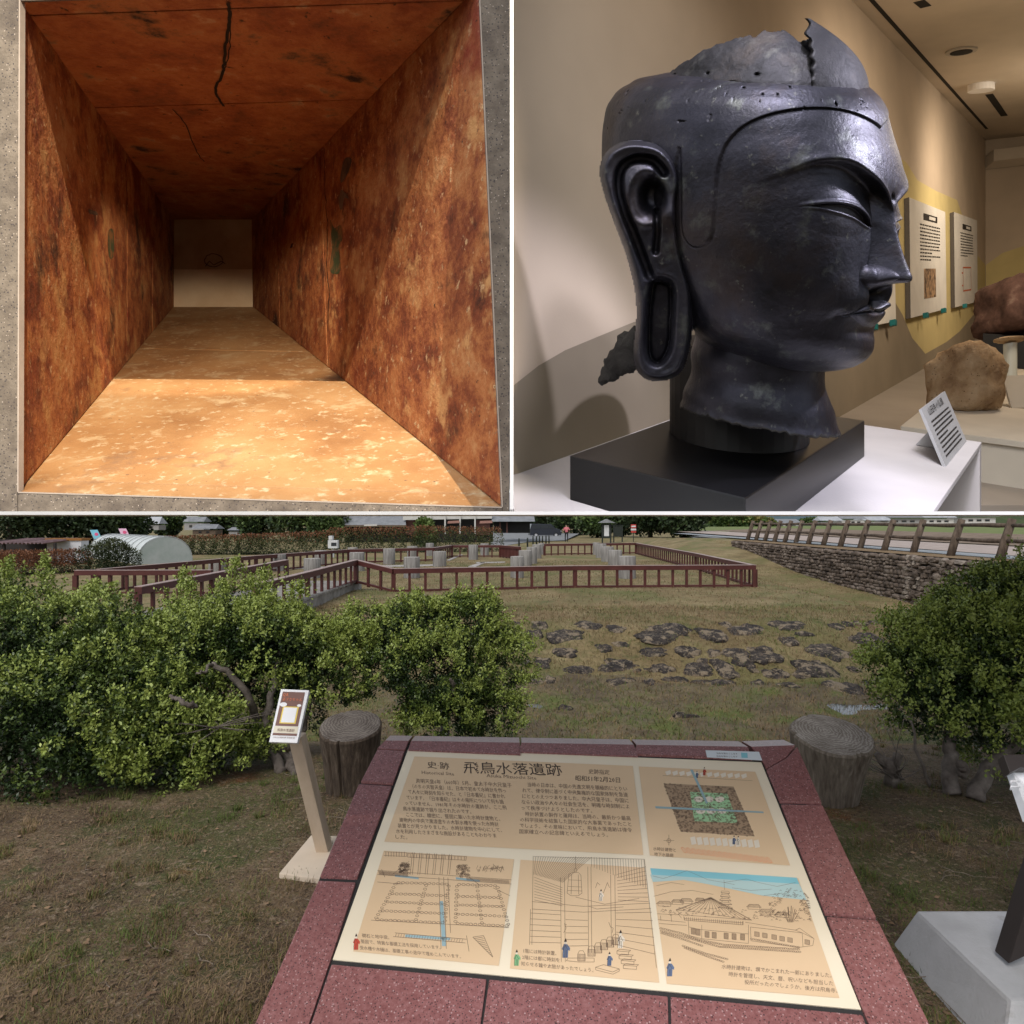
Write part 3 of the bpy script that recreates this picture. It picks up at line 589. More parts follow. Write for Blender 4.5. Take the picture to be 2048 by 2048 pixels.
    return view(pn[:, 0], pn[:, 1], pn[:, 2]), q
def shell_dome():
    """broken topknot: an open jagged bowl with thickness"""
    n, mth = 260, 60
    a = np.linspace(0, 2*np.pi, n, False); rimz = cub([(-3.2, 700), (-2.6, 742), (-2.2, 715), (-1.8, 800), (-1.2, 850), (-.5, 840), (-.1, 800), (.6, 800), (.75, 872), (1.0, 878), (1.5, 862), (2.0, 820), (2.5, 745), (3.2, 700)], (a+np.pi) % (2*np.pi)-np.pi)
    rimz = rimz+np.array([noise.noise(Vector((math.cos(t)*7, math.sin(t)*7, 2)))*14+noise.noise(Vector((math.cos(t)*24, math.sin(t)*24, 5)))*8 for t in a])
    out = []; V = []
    for k in range(mth+1):
        s = k/mth; z = 600+(rimz-600)*s
        R1 = 1.0; sh = np.sqrt(np.clip(1-((z-600)/330.)**2, .05, 1))
        x = 40+np.cos(a)*400*sh; y = np.sin(a)*330*sh
        lip = 14*sst(740, 690, z); V.append(np.stack([x+np.cos(a)*lip, y+np.sin(a)*lip, z], -1))
    for k in range(mth, -1, -6):                          # inner wall
        p = V[k].copy(); p[:, 0] = 40+(p[:, 0]-40)*.93; p[:, 1] *= .93; V.append(p)
    V = np.array(V); m2 = len(V); p = V.reshape(-1, 3); d = 3.0*vnoise(p, 1/45., 2)+1.2*vnoise(p, 1/12., 3)-24*sst(.78, .92, vnoise(p, 1/30., 8))*(np.arange(len(p)) < (mth+1)*n)
    p[:, 0] += d*np.repeat(1, len(p))*np.tile(np.cos(a), m2); p[:, 1] += d*np.tile(np.sin(a), m2)
    i = np.arange(m2-1)[:, None]*n+np.arange(n)[None]; j = np.arange(m2-1)[:, None]*n+(np.arange(n)[None]+1) % n
    q = np.stack([i, j, j+n, i+n], -1).reshape(-1, 4)
    return view(p[:, 0], p[:, 1], p[:, 2]), q
def shard():
    """the standing splinter of the topknot at the front"""
    n, m = 30, 40; V = []
    for k in range(m+1):
        s = k/m; z = 660+s*272
        a0 = .74+.10*noise.noise(Vector((s*7, 0, 1)))-.16*s; a1 = -.42+.96*s**1.6
        for side in (1, .93):
            a = np.linspace(a0, a1, n)
            sh = 1-.30*s**1.8
            x = 44+np.cos(a)*402*sh*side; y = np.sin(a)*338*sh*side; V.append(np.stack([x, y, np.full(n, z)], -1))
    V = np.array(V).reshape(m+1, 2*n, 3); V[:, n:] = V[:, n:][:, ::-1]; p = V.reshape(-1, 3); nn = 2*n
    i = np.arange(m)[:, None]*nn+np.arange(nn)[None]; j = np.arange(m)[:, None]*nn+(np.arange(nn)[None]+1) % nn
    q = np.stack([i, j, j+nn, i+nn], -1).reshape(-1, 4)
    return view(p[:, 0], p[:, 1], p[:, 2]), q
def strip_shape(pts, rad, k=8, seg=14, flat=1.0):
    """rounded bar through view-frame points (u, v, w); radius table; flat squeezes it in depth"""
    c = smooth_curve([(*p, r) for p, r in zip(pts, rad)], k); v, f = tube_arrays([q[:3] for q in c], c[:, 3], seg)
    v = np.array([q[:] for q in v]); ctr = np.repeat(c[:, 2], seg); v[:, 2] = ctr+(v[:, 2]-ctr)*flat
    return v, f
# view frame -> world
HC = P(*z2(900, 900), 1.08); HD = (HC-EY).normalized(); HK = 4.2e-4
def toworld(q):
    q = np.asarray(q, float); px = 1024+.53*q[:, 0]; py = .53*q[:, 1]
    d = np.stack([(px-1024)/F, np.ones(len(q)), (HZ-py)/F], -1); hd = np.array(HD[:]); dist = (HC-EY).length-q[:, 2]*HK
    return np.array(EY[:])[None]+d*(dist/(d@hd))[:, None]
# landmark fit in the viewing plane (thin plate spline)
def tps_fit(src, dst, lam=2.0):
    src = np.array(src, float); dst = np.array(dst, float); n = len(src)
    U = lambda r2: np.where(r2 > 0, r2*np.log(r2+1e-9)*.5, 0)
    Kk = U(((src[:, None]-src[None])**2).sum(-1))+lam*1000*np.eye(n); Pm = np.hstack([np.ones((n, 1)), src])
    A_ = np.block([[Kk, Pm], [Pm.T, np.zeros((3, 3))]]); co = np.linalg.solve(A_, np.vstack([dst-src, np.zeros((3, 2))]))
    def ap(p):
        out = np.empty((len(p), 2))
        for i in range(0, len(p), 40000):
            b = p[i:i+40000]; k2 = U(((b[:, None]-src[None])**2).sum(-1)); out[i:i+40000] = b+k2@co[:n]+np.hstack([np.ones((len(b), 1)), b])@co[n:]
        return out
    return ap
FIT = [((1339, 820), (1345, 833)), ((1079, 757), (1090, 768)), ((1198, 605), (1200, 603)), ((1513, 1039), (1505, 1055)), ((1337, 1030), (1328, 1056)), ((1236, 1198), (1258, 1192)), ((1448, 1162), (1428, 1138)), ((1438, 1198), (1398, 1203)), ((1395, 1286), (1366, 1290)), ((1210, 1392), (1210, 1398)), ((1480, 605), (1496, 690)), ((1443, 540), (1446, 550)), ((1400, 460), (1405, 450)), ((1130, 410), (1130, 410)), ((800, 560), (800, 560)), ((719, 946), (708, 941)),
       ((330, 640), (330, 640)), ((460, 540), (460, 540)), ((620, 760), (620, 760)), ((550, 1430), (550, 1430)), ((480, 1100), (480, 1100)), ((650, 1100), (650, 1100)), ((700, 1280), (700, 1280)), ((650, 1560), (650, 1530)), ((1230, 1640), (1232, 1640)), ((1110, 120), (1110, 120)), ((620, 290), (620, 290)), ((850, 115), (850, 115)), ((1310, 290), (1306, 290)), ((345, 500), (348, 500)), ((320, 1440), (320, 1440)), ((950, 1360), (950, 1366))]
mat('bronze', [(.3, (.018, .018, .024)), (.55, (.036, .035, .048)), (.75, (.064, .061, .074))], 11, 11, .42, .0010, 120, metal=.75, spec=.5, rvar=.10, layer=[(24, .56, .70, (.085, .09, .088)), (5, .54, .72, (.045, .032, .028)), (60, .62, .68, (.10, .10, .095))])
mat('bronze_broken', [(.3, (.012, .011, .011)), (.7, (.05, .047, .045))], 30, 9, .75, .004, 120, metal=.2)
HMAP = globals().get('HMAP') or toworld
head = empty('bronze_head', (0, 0, 0)); tag(head, 'dark bronze head of a serene long-eared figure with a broken top, on a black drum', 'bronze head')
def hpart(name, v, f, m='bronze', smooth=True, fit=True):
    v = np.asarray(v, float)
    if fit and FIT: v = v.copy(); v[:, :2] = FITF(v[:, :2])
    w3 = HMAP(v)
    if isinstance(f, np.ndarray): o = npmesh(name, w3, f, m, head, smooth)
    else: o = mesh(name, w3, f, m, head, smooth)
    return o
if FIT: FITF = tps_fit([a for a, b in FIT], [b for a, b in FIT])
hpart('face', *head_mesh())
mat('bronze_rough', [(.3, (.013, .013, .015)), (.55, (.028, .027, .031)), (.75, (.05, .048, .05))], 12, 10, .58, .0016, 110, metal=.6, rvar=.1, layer=[(22, .58, .72, (.085, .085, .08)), (6, .58, .75, (.05, .038, .032))])
hpart('topknot', *shell_dome(), 'bronze_rough'); hpart('topknot_splinter', *shard(), 'bronze_rough')
# ear: outer rim, inner rim, hollow, long pierced lobe
def join(parts):
    V = []; Fc = []; k = 0
    for v, f in parts:
        V.append(np.asarray(v)); Fc += [tuple(int(j)+k for j in q) for q in f]; k += len(v)
    return np.vstack(V), Fc
def earw(u, v): return 350+(560-u)*.10-abs(v-800)*.02
def P3(pts, off): return [(u, v, earw(u, v)+off) for u, v in pts]
EO = smooth_curve([(470, 528), (555, 545), (615, 600), (640, 680), (630, 770), (640, 880), (662, 1000), (682, 1090), (684, 1200), (668, 1330), (632, 1418), (550, 1442), (482, 1412), (456, 1330), (468, 1200), (462, 1090), (430, 960), (385, 840), (345, 725), (330, 640), (350, 578), (400, 540)], 6, True)
ES = smooth_curve([(535, 1062), (572, 1058), (606, 1085), (604, 1200), (596, 1310), (556, 1370), (514, 1340), (510, 1220), (520, 1110)], 6, True)
gu, gv = np.meshgrid(np.arange(322, 694, 4.), np.arange(520, 1452, 4.), indexing='ij'); do_ = -poly_sd(gu, gv, EO); ds_ = poly_sd(gu, gv, ES)
def linesd(u, v, pts):
    out = np.full(u.shape, 1e9)
    for a, b in zip(pts, pts[1:]):
        a = np.array(a); e_ = np.array(b)-a; t = np.clip(((u-a[0])*e_[0]+(v-a[1])*e_[1])/(e_@e_), 0, 1); out = np.minimum(out, np.hypot(u-a[0]-t*e_[0], v-a[1]-t*e_[1]))
    return out
rnd = np.sqrt(np.clip(1-(1-np.clip(do_/26, 0, 1))**2, 0, 1)); hgt_ = -130+160*rnd+6*np.exp(-((do_-26)/15.)**2)
hgt_ -= 44*np.exp(-(linesd(gu, gv, smooth_curve([(572, 650), (530, 606), (460, 602), (412, 640), (404, 720), (432, 812), (470, 905), (500, 985), (520, 1040)], 5))/17.)**4)
hgt_ -= 85*np.exp(-((((gu-530)/44.)**2+((gv-745)/66.)**2))**2.0); hgt_ -= 46*np.exp(-(linesd(gu, gv, [(548, 800), (552, 880), (546, 950)])/13.)**4)
hgt_ += 12*np.exp(-((np.sqrt(((gu-505)/70.)**2+((gv-745)/105.)**2)-1)/.16)**2)*(gu < 535); hgt_ += 14*np.exp(-((gu-590)/26.)**2-((gv-815)/40.)**2)
hgt_ -= 24*sst(980, 1040, gv)*np.exp(-((ds_-0)/10.)**2); hgt_ += 2*np.exp(-((ds_-22)/12.)**2)*sst(1000, 1060, gv)
hgt_ += 1.2*vnoise(np.stack([gu, gv, 0*gu], -1), 1/30., 5)
V = np.stack([gu, gv, 350+(560-gu)*.10-np.abs(gv-800)*.02+hgt_], -1); n0_, n1_ = gu.shape; i_ = np.arange(n0_-1)[:, None]*n1_+np.arange(n1_-1)[None]
hgt_ = hgt_-105*sst(2, -8, ds_)*sst(980, 1040, gv)
V[..., 2] = 350+(560-gu)*.10-np.abs(gv-800)*.02+hgt_
ok = (do_ > -2); okq = ok[:-1, :-1] & ok[1:, :-1] & ok[1:, 1:] & ok[:-1, 1:]; qf = np.stack([i_, i_+n1_, i_+n1_+1, i_+1], -1)[okq]
# side skirt towards the head along every open border
from collections import Counter
ec = Counter(); 
for a_, b_, c_, d_ in qf.tolist():
    for e_ in ((a_, b_), (b_, c_), (c_, d_), (d_, a_)): ec[tuple(sorted(e_))] += 1
Vl = V.reshape(-1, 3); bd_ = [e_ for e_, k_ in ec.items() if k_ == 1]; ids = sorted({i for e_ in bd_ for i in e_}); mp_ = {i: len(Vl)+j for j, i in enumerate(ids)}
bk_ = Vl[ids].copy(); bk_[:, 2] -= np.where(bk_[:, 1] > 1000, 45, 170); Vall = np.vstack([Vl, bk_]); sk = np.array([(a_, b_, mp_[b_], mp_[a_]) for a_, b_ in bd_])
parts = [(Vall, np.vstack([qf, sk]).tolist())]
o = hpart('ear', *join(parts)); o['label'] = 'long slotted ear lobe and curled ear rim'
# back fill behind the ear so that the lobe hangs clear of the jaw
# neck with three folds and a broken lower edge
n, m = 140, 60; a = np.linspace(0, 2*np.pi, n, False); V = []
for k in range(m+1):
    s = k/m
    cxu = itp([(0, 900), (.35, 905), (.7, 915), (1, 935)], s); rad = itp([(0, 232), (.25, 238), (.5, 252), (.75, 272), (1, 305)], s)
    low = 1000-(1598+np.cos(a)*52+np.sin(a)*22); jag = np.array([noise.noise(Vector((math.cos(t)*5, math.sin(t)*5, 3)))*22+noise.noise(Vector((math.cos(t)*17, math.sin(t)*17, 6)))*12 for t in a])
    z = (-180)*(1-s)+low*s+jag*s**6
    fold = -9*np.abs(np.sin(s*3.3*np.pi))**.5*0+6*np.cos(s*5*np.pi)*sst(.1, .3, s)*(1-sst(.9, 1., s))
    x = (cxu-920)*0+0+np.cos(a)*(rad+fold)*1.0+18*s; y = np.sin(a)*(rad+fold)*.98; V.append(np.stack([x, y, z], -1))
for t_ in (.94, .86, .3):
    p = V[m].copy(); p[:, :2] = p[:, :2]*t_+np.array([100*(1-t_), 0])[None]; p[:, 2] += 14*(1-t_)*10*(t_ < .5)+random.uniform(0, 4); V.append(p)
V = np.array(V); m2 = len(V); p = V.reshape(-1, 3); p = p+(.8*vnoise(p, 1/60., 4)+.3*vnoise(p, 1/18., 6))[:, None]*np.stack([np.tile(np.cos(a), m2), np.tile(np.sin(a), m2), 0*np.tile(a, m2)], -1)
i = np.arange(m2-1)[:, None]*n+np.arange(n)[None]; j = np.arange(m2-1)[:, None]*n+(np.arange(n)[None]+1) % n
q = np.stack([i, j, j+n, i+n], -1).reshape(-1, 4)
mi = np.where(np.arange(len(q)) >= (m-1)*n, 1, 0)
o = hpart('neck', view(p[:, 0], p[:, 1], p[:, 2]), q); o.data.materials.append(MATS['bronze_broken']); o.data.polygons.foreach_set('material_index', mi.astype(np.int32))
# the ragged flap of hair behind the lobe
fl_ = [(520, 1300, 120), (470, 1310, 110), (420, 1350, 95), (375, 1405, 80), (332, 1446, 70)]
v, f = strip_shape(fl_, [75, 72, 62, 42, 20], 8, 18, .45); v = v+(14*vnoise(v, 1/28., 3)+8*vnoise(v, 1/10., 5))[:, None]*np.array([[.6, 1, .2]])
hpart('hair_flap', v, f, 'bronze_broken')
# ---------------------------------------------------------------- outdoors: terrain
mat('ground', [(.34, (.05, .032, .02)), (.46, (.105, .069, .042)), (.56, (.16, .11, .066)), (.68, (.22, .16, .10))], 2.2, 14, .95, .02, 45, nrough=.75, layer=[(.8, .50, .60, (.075, .082, .026)), (2.9, .55, .66, (.06, .072, .022)), (.9, .60, .68, (.17, .065, .022)), (34, .55, .62, (.24, .18, .12)), (70, .56, .62, (.03, .02, .013)), (130, .58, .64, (.27, .21, .145)), (55, .60, .66, (.085, .10, .03))])
mat('turf', [(.34, (.12, .088, .042)), (.46, (.20, .15, .072)), (.58, (.25, .195, .10)), (.7, (.30, .24, .13))], .9, 12, .95, .03, 30, nrough=.75, layer=[(.35, .48, .62, (.135, .135, .048)), (2.0, .56, .7, (.10, .11, .04)), (14, .6, .68, (.10, .08, .045))])
mat('marsh', [(.34, (.10, .075, .05)), (.5, (.15, .12, .07)), (.62, (.11, .13, .035))], 1.6, 10, .9, .02, 30)
MUD = mat('water', (.05, .05, .045), 2, 3, .08, .002, 14, spec=.6)
ZC = [(-6, 0), (0, 0), (3.6, 0), (4.8, -.12), (6.2, -.55), (7.2, -.79), (8.9, -.81), (9.35, -.72), (10.4, -.45), (11.4, -.24), (12.4, -.2), (20, -.2), (60, -.3), (90, -.5), (200, -.6), (5000, -.6)]
ZS = [(-6, 0), (3.6, 0), (5.5, -.2), (8, -.75), (12, -.98), (16, -1.05), (20, -.95), (28, -.6), (34, .1), (38, .3), (60, 0), (90, -.4), (200, -.6), (5000, -.6)]
def terr(x, y):
    x = np.asarray(x, float); y = np.asarray(y, float)
    m = sst(7.2, 10.2, x-.05*(y-14)); z = cub(ZC, y)*(1-m)+cub(ZS, y)*m
    z = z+sst(12.72, 12.86, x)*sst(4, 9, y)*sst(60, 40, y)*(.5-z)
    p = np.stack([x, y, 0*x], -1)
    near = sst(40, 8, y); z = z+near*(.022*vnoise(p, .9, 1)+.013*vnoise(p, 2.6, 2)+.007*vnoise(p, 7, 3))
    slope = sst(8.8, 9.6, y)*sst(12.2, 11, y)*sst(8, 6.5, x); z = z+slope*.06*vnoise(p, 1.7, 8)
    z = z+sst(6.6, 7.2, y)*sst(9.4, 8.8, y)*(.092+.045*vnoise(p, 1.5, 6)+.035*vnoise(p, 4.2, 9))
    return z
def on_ground(px, py, y0=1.5, y1=300.):
    d = ray(px, py); ys = np.geomspace(y0, y1, 900); g = EYE+d.z*ys-terr(d.x*ys, ys); k = np.argmax(g < 0)
    if g[k] >= 0: k = len(ys)-1
    a, b = ys[max(k-1, 0)], ys[k]
    for _ in range(25):
        m = (a+b)/2
        if EYE+d.z*m-float(terr(d.x*m, m)) < 0: b = m
        else: a = m
    return Vector((d.x*b, b, EYE+d.z*b))
xs = np.concatenate([-np.geomspace(400, 9, 40), np.arange(-8.9, 8.9, .11), np.arange(8.9, 14, .16), np.geomspace(14.1, 400, 40)])
ysr = np.concatenate([np.arange(-4, 1.2, .4), np.arange(1.2, 13, .085), np.arange(13, 45, .33), np.geomspace(45.5, 3000, 46)])
X, Y = np.meshgrid(xs, ysr, indexing='ij'); Zt = terr(X, Y); n0, n1 = X.shape
i = np.arange(n0-1)[:, None]*n1+np.arange(n1-1)[None]; q = np.stack([i, i+n1, i+n1+1, i+1], -1).reshape(-1, 4)
cy = Y[:-1, :-1].ravel(); cx = X[:-1, :-1].ravel(); wv = .5*vnoise(np.stack([cx, cy, 0*cx], -1), .9, 4)
mi = np.where(cy+wv < 6.4, 0, np.where((cy+wv < 9.2) & (cx < 8), 2, 1))
gr = npmesh('ground', np.stack([X.ravel(), Y.ravel(), Zt.ravel()], -1), q, ['ground', 'turf', 'marsh'], None, True, mi); struct(gr)
wv_ = [(-5, 6.6), (7.4, 6.6), (7.8, 8.2), (7, 9.4), (-5, 9.4)]
struct(mesh('water', [(x, y, -.80) for x, y in wv_], [tuple(range(5))], 'water'))
# ---------------------------------------------------------------- grass (uncountable)
mat('blade_dry', [(.3, (.13, .08, .042)), (.7, (.29, .205, .12))], 3, 3, .8, spec=.15); mat('blade_green', [(.3, (.055, .085, .018)), (.7, (.13, .16, .04))], 3, 3, .7, spec=.2); mat('blade_olive', [(.3, (.10, .075, .03)), (.7, (.19, .15, .06))], 3, 3, .8, spec=.15)
def blades(name, n, fx, length, wid, flat, mix_, label, bare=-9):
    x, y = fx(n); pk = np.stack([x, y, 0*x], -1); keep = vnoise(pk, 1.7, 21)*.7+vnoise(pk, 5, 22)*.5+rng.uniform(-.6, 1.0, n) > bare; x, y = x[keep], y[keep]; n = len(x); z = terr(x, y)
    az_ = rng.uniform(0, 2*np.pi, n); el_ = np.abs(rng.normal(flat, .35, n)).clip(.03, 1.5); L_b = rng.uniform(*length, n); w_b = rng.uniform(*wid, n)
    d = np.stack([np.cos(az_)*np.cos(el_), np.sin(az_)*np.cos(el_), np.sin(el_)], -1); s = np.stack([-np.sin(az_), np.cos(az_), 0*az_], -1)
    b = np.stack([x, y, z-.002], -1); mid_ = b+d*(L_b*.55)[:, None]; tip = b+d*L_b[:, None]; tip[:, 2] -= L_b*.18
    V = np.stack([b-s*w_b[:, None]/2, b+s*w_b[:, None]/2, mid_+s*w_b[:, None]*.4, mid_-s*w_b[:, None]*.4, tip], 1)
    k = np.arange(n)[:, None]*5; f = np.concatenate([k+np.array([[0, 1, 2, 3]]), k+np.array([[3, 2, 4, 4]])], 0)
    f3 = np.concatenate([k+np.array([[0, 1, 2]]), k+np.array([[0, 2, 3]]), k+np.array([[3, 2, 4]])], 0)
    p = np.stack([x, y, 0*x], -1); g = vnoise(p, 1.1, 12)*.75+vnoise(p, 3.1, 13)*.55+rng.normal(0, .28, n); g = g+mix_
    c = np.where(g > .35, 1, np.where(g > 0, 2, 0)); o = npmesh(name, V.reshape(-1, 3), f3, ['blade_dry', 'blade_green', 'blade_olive'], None, False, np.tile(c, 3))
    return tag(o, label, 'grass', kind='stuff')
def wedge(y0, y1, pw, m=.86):
    def fx(n):
        u = rng.uniform(0, 1, n); y = (y0**(1-pw)+u*(y1**(1-pw)-y0**(1-pw)))**(1/(1-pw)); x = rng.uniform(-1, 1, n)*m*y; return x, y
    return fx
blades('grass', 260000, wedge(1.6, 6.2, 1.6), (.010, .034), (.0013, .0028), .35, .10, 'short dry and green grass around the information panel', -.22)
def tuftfx(n):
    c = 420; x0, y0 = wedge(1.7, 5.5, 1.3)(c); k = rng.integers(0, c, n); r_ = rng.uniform(.02, .10, c)[k]; a_ = rng.uniform(0, 6.28, n); q_ = np.sqrt(rng.uniform(0, 1, n))*r_; return x0[k]+q_*np.cos(a_), y0[k]+q_*np.sin(a_)
blades('grass', 34000, tuftfx, (.02, .06), (.0016, .0032), .95, .42, 'upright green grass tufts in the foreground')
mat('dead_leaf', [(.3, (.10, .055, .03)), (.7, (.30, .20, .12))], 9, 3, .8)
lx, ly = wedge(1.7, 5.8, 1.5)(1500); lz = terr(lx, ly)+.006; la = rng.uniform(0, 6.28, 1500); lr = rng.uniform(.006, .016, 1500)
LV = np.stack([np.stack([lx+np.cos(la+t)*lr*s_, ly+np.sin(la+t)*lr*s_, lz+rng.uniform(0, .008, 1500)], -1) for t, s_ in ((0, 1), (1.57, .5), (3.14, 1), (4.71, .5))], 1)
tag(npmesh('leaf_litter', LV.reshape(-1, 3), np.arange(6000).reshape(-1, 4), 'dead_leaf'), 'small dead leaves scattered over the foreground ground', 'leaf litter', kind='stuff')
def slopefx(n): x = rng.uniform(-5, 8.5, n); y = rng.uniform(6.3, 13.5, n); return x, y
blades('grass', 90000, slopefx, (.05, .12), (.004, .008), .55, .12, 'tufty grass on the ditch bottom and the stone slope')
def farfx(n): x = rng.uniform(-7, 12.5, n); y = rng.uniform(13, 30, n); return x, y
blades('grass', 60000, farfx, (.05, .11), (.006, .012), .5, -.1, 'pale mown grass on the mound and in the swale')
mat('twig', [(.3, (.08, .06, .045)), (.7, (.26, .21, .16))], 30, 3, .8)
v_, f_ = [], []
for k in range(160):
    y = random.uniform(1.8, 4.6); x = random.uniform(-.85, .85)*y; a = random.uniform(0, 6.28); l_ = random.uniform(.04, .16)
    p = [Vector((x+math.cos(a)*l_*t, y+math.sin(a)*l_*t+.01*math.sin(t*7+k), float(terr(x, y))+.012)) for t in (0, .35, .7, 1)]
    vv, ff = tube_arrays(p, .0016, 4); f_ += [tuple(j+len(v_) for j in q) for q in ff]; v_ += vv
tag(mesh('twig_litter', v_, f_, 'twig'), 'scattered dry twigs lying on the foreground grass', 'twigs', kind='stuff')
# ---------------------------------------------------------------- boulders of the slope
mat('boulder_rock', [(.32, (.013, .011, .010)), (.5, (.034, .028, .026)), (.6, (.08, .064, .052)), (.72, (.18, .145, .105))], 6, 12, .92, .03, 18, nrough=.75, layer=[(5, .53, .58, (.21, .165, .115)), (22, .56, .62, (.17, .14, .10)), (60, .58, .64, (.012, .01, .01))])
BL = [(15, 432, 15, 10), (100, 436, 32, 14), (75, 468, 35, 14), (210, 475, 66, 26), (285, 436, 50, 18), (55, 510, 30, 16), (205, 535, 42, 14), (345, 520, 30, 13), (395, 448, 40, 17), (575, 462, 90, 32), (540, 535, 50, 16), (660, 530, 42, 14), (750, 470, 58, 23), (895, 465, 75, 34), (955, 540, 58, 29), (845, 542, 50, 18), (1045, 438, 66, 20), (1100, 468, 34, 11), (1043, 495, 33, 16), (1180, 535, 80, 31), (1218, 440, 26, 16), (1270, 432, 20, 12), (1320, 432, 33, 10), (1395, 428, 40, 12), (1345, 495, 56, 33), (1330, 556, 20, 8), (110, 580, 36, 22), (250, 608, 56, 20), (400, 588, 66, 25), (470, 608, 15, 8), (560, 598, 48, 14), (700, 600, 50, 18), (805, 595, 40, 30), (905, 597, 18, 11), (985, 615, 46, 17), (1138, 600, 72, 32), (1285, 600, 25, 10), (90, 650, 40, 13), (145, 640, 20, 11), (410, 648, 56, 15), (520, 655, 20, 17), (610, 645, 48, 13), (760, 660, 84, 22), (930, 655, 25, 13), (1035, 665, 40, 13), (1250, 675, 70, 30), (1350, 655, 30, 11), (660, 778, 40, 9), (200, 750, 30, 9)]
rb_ = random.Random(5)
for _ in range(34):
    zx, zy = rb_.uniform(20, 1380), rb_.choice((430, 455, 480, 505, 535, 565, 590, 610, 640, 660))+rb_.uniform(-9, 9)
    if all(abs(zx-b[0]) > b[2]+14 or abs(zy-b[1]) > b[3]+8 for b in BL): BL.append((zx, zy, rb_.uniform(16, 38), rb_.uniform(8, 15)))
cols = {}
for k, (zx, zy, hw, hh) in enumerate(BL):
    p = on_ground(1024+.53*zx, 1020+.53*zy); s = .53*p.y/F
    big = hw > 60; 
    o = rock('boulder', p-Vector((0, 0, .06)), (hw*s*1.14, hh*s*2.5, .085+.08*hh*s), 'boulder_rock', k+1, 4, 3.0, .34, fine=.10, rot=Matrix.Rotation(.26, 3, 'X')@Matrix.Rotation(random.uniform(-.3, .3), 3, 'Z'))
    side_ = ['left end', 'left part', 'middle', 'right part', 'right end'][min(4, int(zx/290))]
    rowv = 'highest' if zy < 480 else 'upper middle' if zy < 560 else 'lower middle' if zy < 625 else 'lowest'
    key_ = (side_, rowv); cols[key_] = cols.get(key_, 0)+1
    tag(o, '%s dark boulder, %s at the %s of the %s row on the slope' % ('large' if big else 'small' if hw < 30 else 'middling', ['first', 'second', 'third', 'fourth', 'fifth', 'sixth', 'seventh', 'eighth', 'ninth', 'tenth', 'eleventh', 'twelfth'][cols[key_]-1], side_, rowv), 'boulder', 'boulders set in the grass slope')
# ---------------------------------------------------------------- dry stone retaining wall, timber fence, path
mat('wall_stone', [(.3, (.05, .038, .03)), (.5, (.125, .095, .075)), (.7, (.25, .205, .17))], 1.9, 8, .92, .012, 30, layer=[(9, .6, .7, (.17, .13, .1))])
mat('wall_stone_pale', [(.3, (.16, .13, .11)), (.7, (.31, .265, .22))], 4, 8, .92, .012, 30); mat('wall_core', (.02, .016, .013), 3)
mat('old_timber', [(.3, (.05, .034, .024)), (.6, (.13, .095, .07)), (.75, (.2, .165, .13))], 9, 8, .9, .004, 60, stretch=(1, 1, .25))
wallT = .6
wall = empty('stone_wall', (12.6, 20, -.9)); tag(wall, 'long dry stone retaining wall below the timber fence', 'wall'); winv = Vector(wall.location)
def wx(y): return 12.62-.03*max(0, 16-y)
q = []
ysw = np.arange(9, 36.6, .6)
v = []; 
for y in ysw: v += [(wx(y)+.1, y, float(terr(12.3, y))-.3), (wx(y)+.1, y, wallT-.04), (wx(y)+.5, y, wallT-.04), (wx(y)+.5, y, -1.5)]
f = [(4*i+j, 4*i+(j+1) % 4, 4*i+4+(j+1) % 4, 4*i+4+j) for i in range(len(ysw)-1) for j in range(4)]
o = mesh('core', [Vector(a)-winv for a in v], f, 'wall_core', wall)
protos = []
for k in range(10):
    v, f = ICO[2 if k < 8 else 2]; a = np.abs(v)+1e-9; r = (a**4).sum(1)**(-.25); qv = v*r[:, None]*(1+.22*nfield(v, 1.4, k+40)[:, None])
    me = bpy.data.meshes.new('stone'); me.from_pydata(qv.tolist(), [], f.tolist()); me.materials.append(MATS['wall_stone_pale' if k % 5 == 4 else 'wall_stone']); me.update(); protos.append((me, qv, f))
st = []; zrow = wallT-.07; ri = 0
while zrow > -1.3:
    h = random.uniform(.08, .18); y = 10+random.uniform(0, .3)
    while y < 36.2:
        l_ = random.choice((random.uniform(.1, .2), random.uniform(.18, .45))); base_ = float(terr(12.3, y))
        if zrow-h > base_-.15: st.append((y+l_/2, zrow-h/2+random.uniform(-.03, .03), l_/2*1.02, h/2*random.uniform(.95, 1.15)))
        y += l_+.012
    zrow -= h*.97; ri += 1
def vis(q): y, z, l_, h = q; return (12.5/y) < .83
st = [q for q in st if vis(q)]; st.sort(key=lambda q: q[0]); near, rest = st[:290], st[290:]
for y, z, l_, h in near:
    me = random.choice(protos)[0]; o = link(bpy.data.objects.new('stone', me), wall); o.location = Vector((wx(y)+random.uniform(.02, .08), y, z))-winv; o.scale = (.13*random.uniform(.8, 1.25), l_*random.uniform(.85, 1.1), h*random.uniform(.8, 1.4)); o.rotation_euler = (random.uniform(-.22, .22)+random.choice((0, 0, math.pi)), 0, random.uniform(-.12, .12))
V = []; Fc = []; k = 0
for y, z, l_, h in rest:
    _, qv, f = random.choice(protos); V.append(qv*np.array([[.13, l_, h]])+np.array([[wx(y)+random.uniform(.02, .08), y, z]])-np.array(winv[:])); Fc.append(f+k); k += len(qv)
if V: o = npmesh('far_stones', np.vstack(V), np.vstack(Fc), 'wall_stone', wall); o['kind'] = 'stuff'
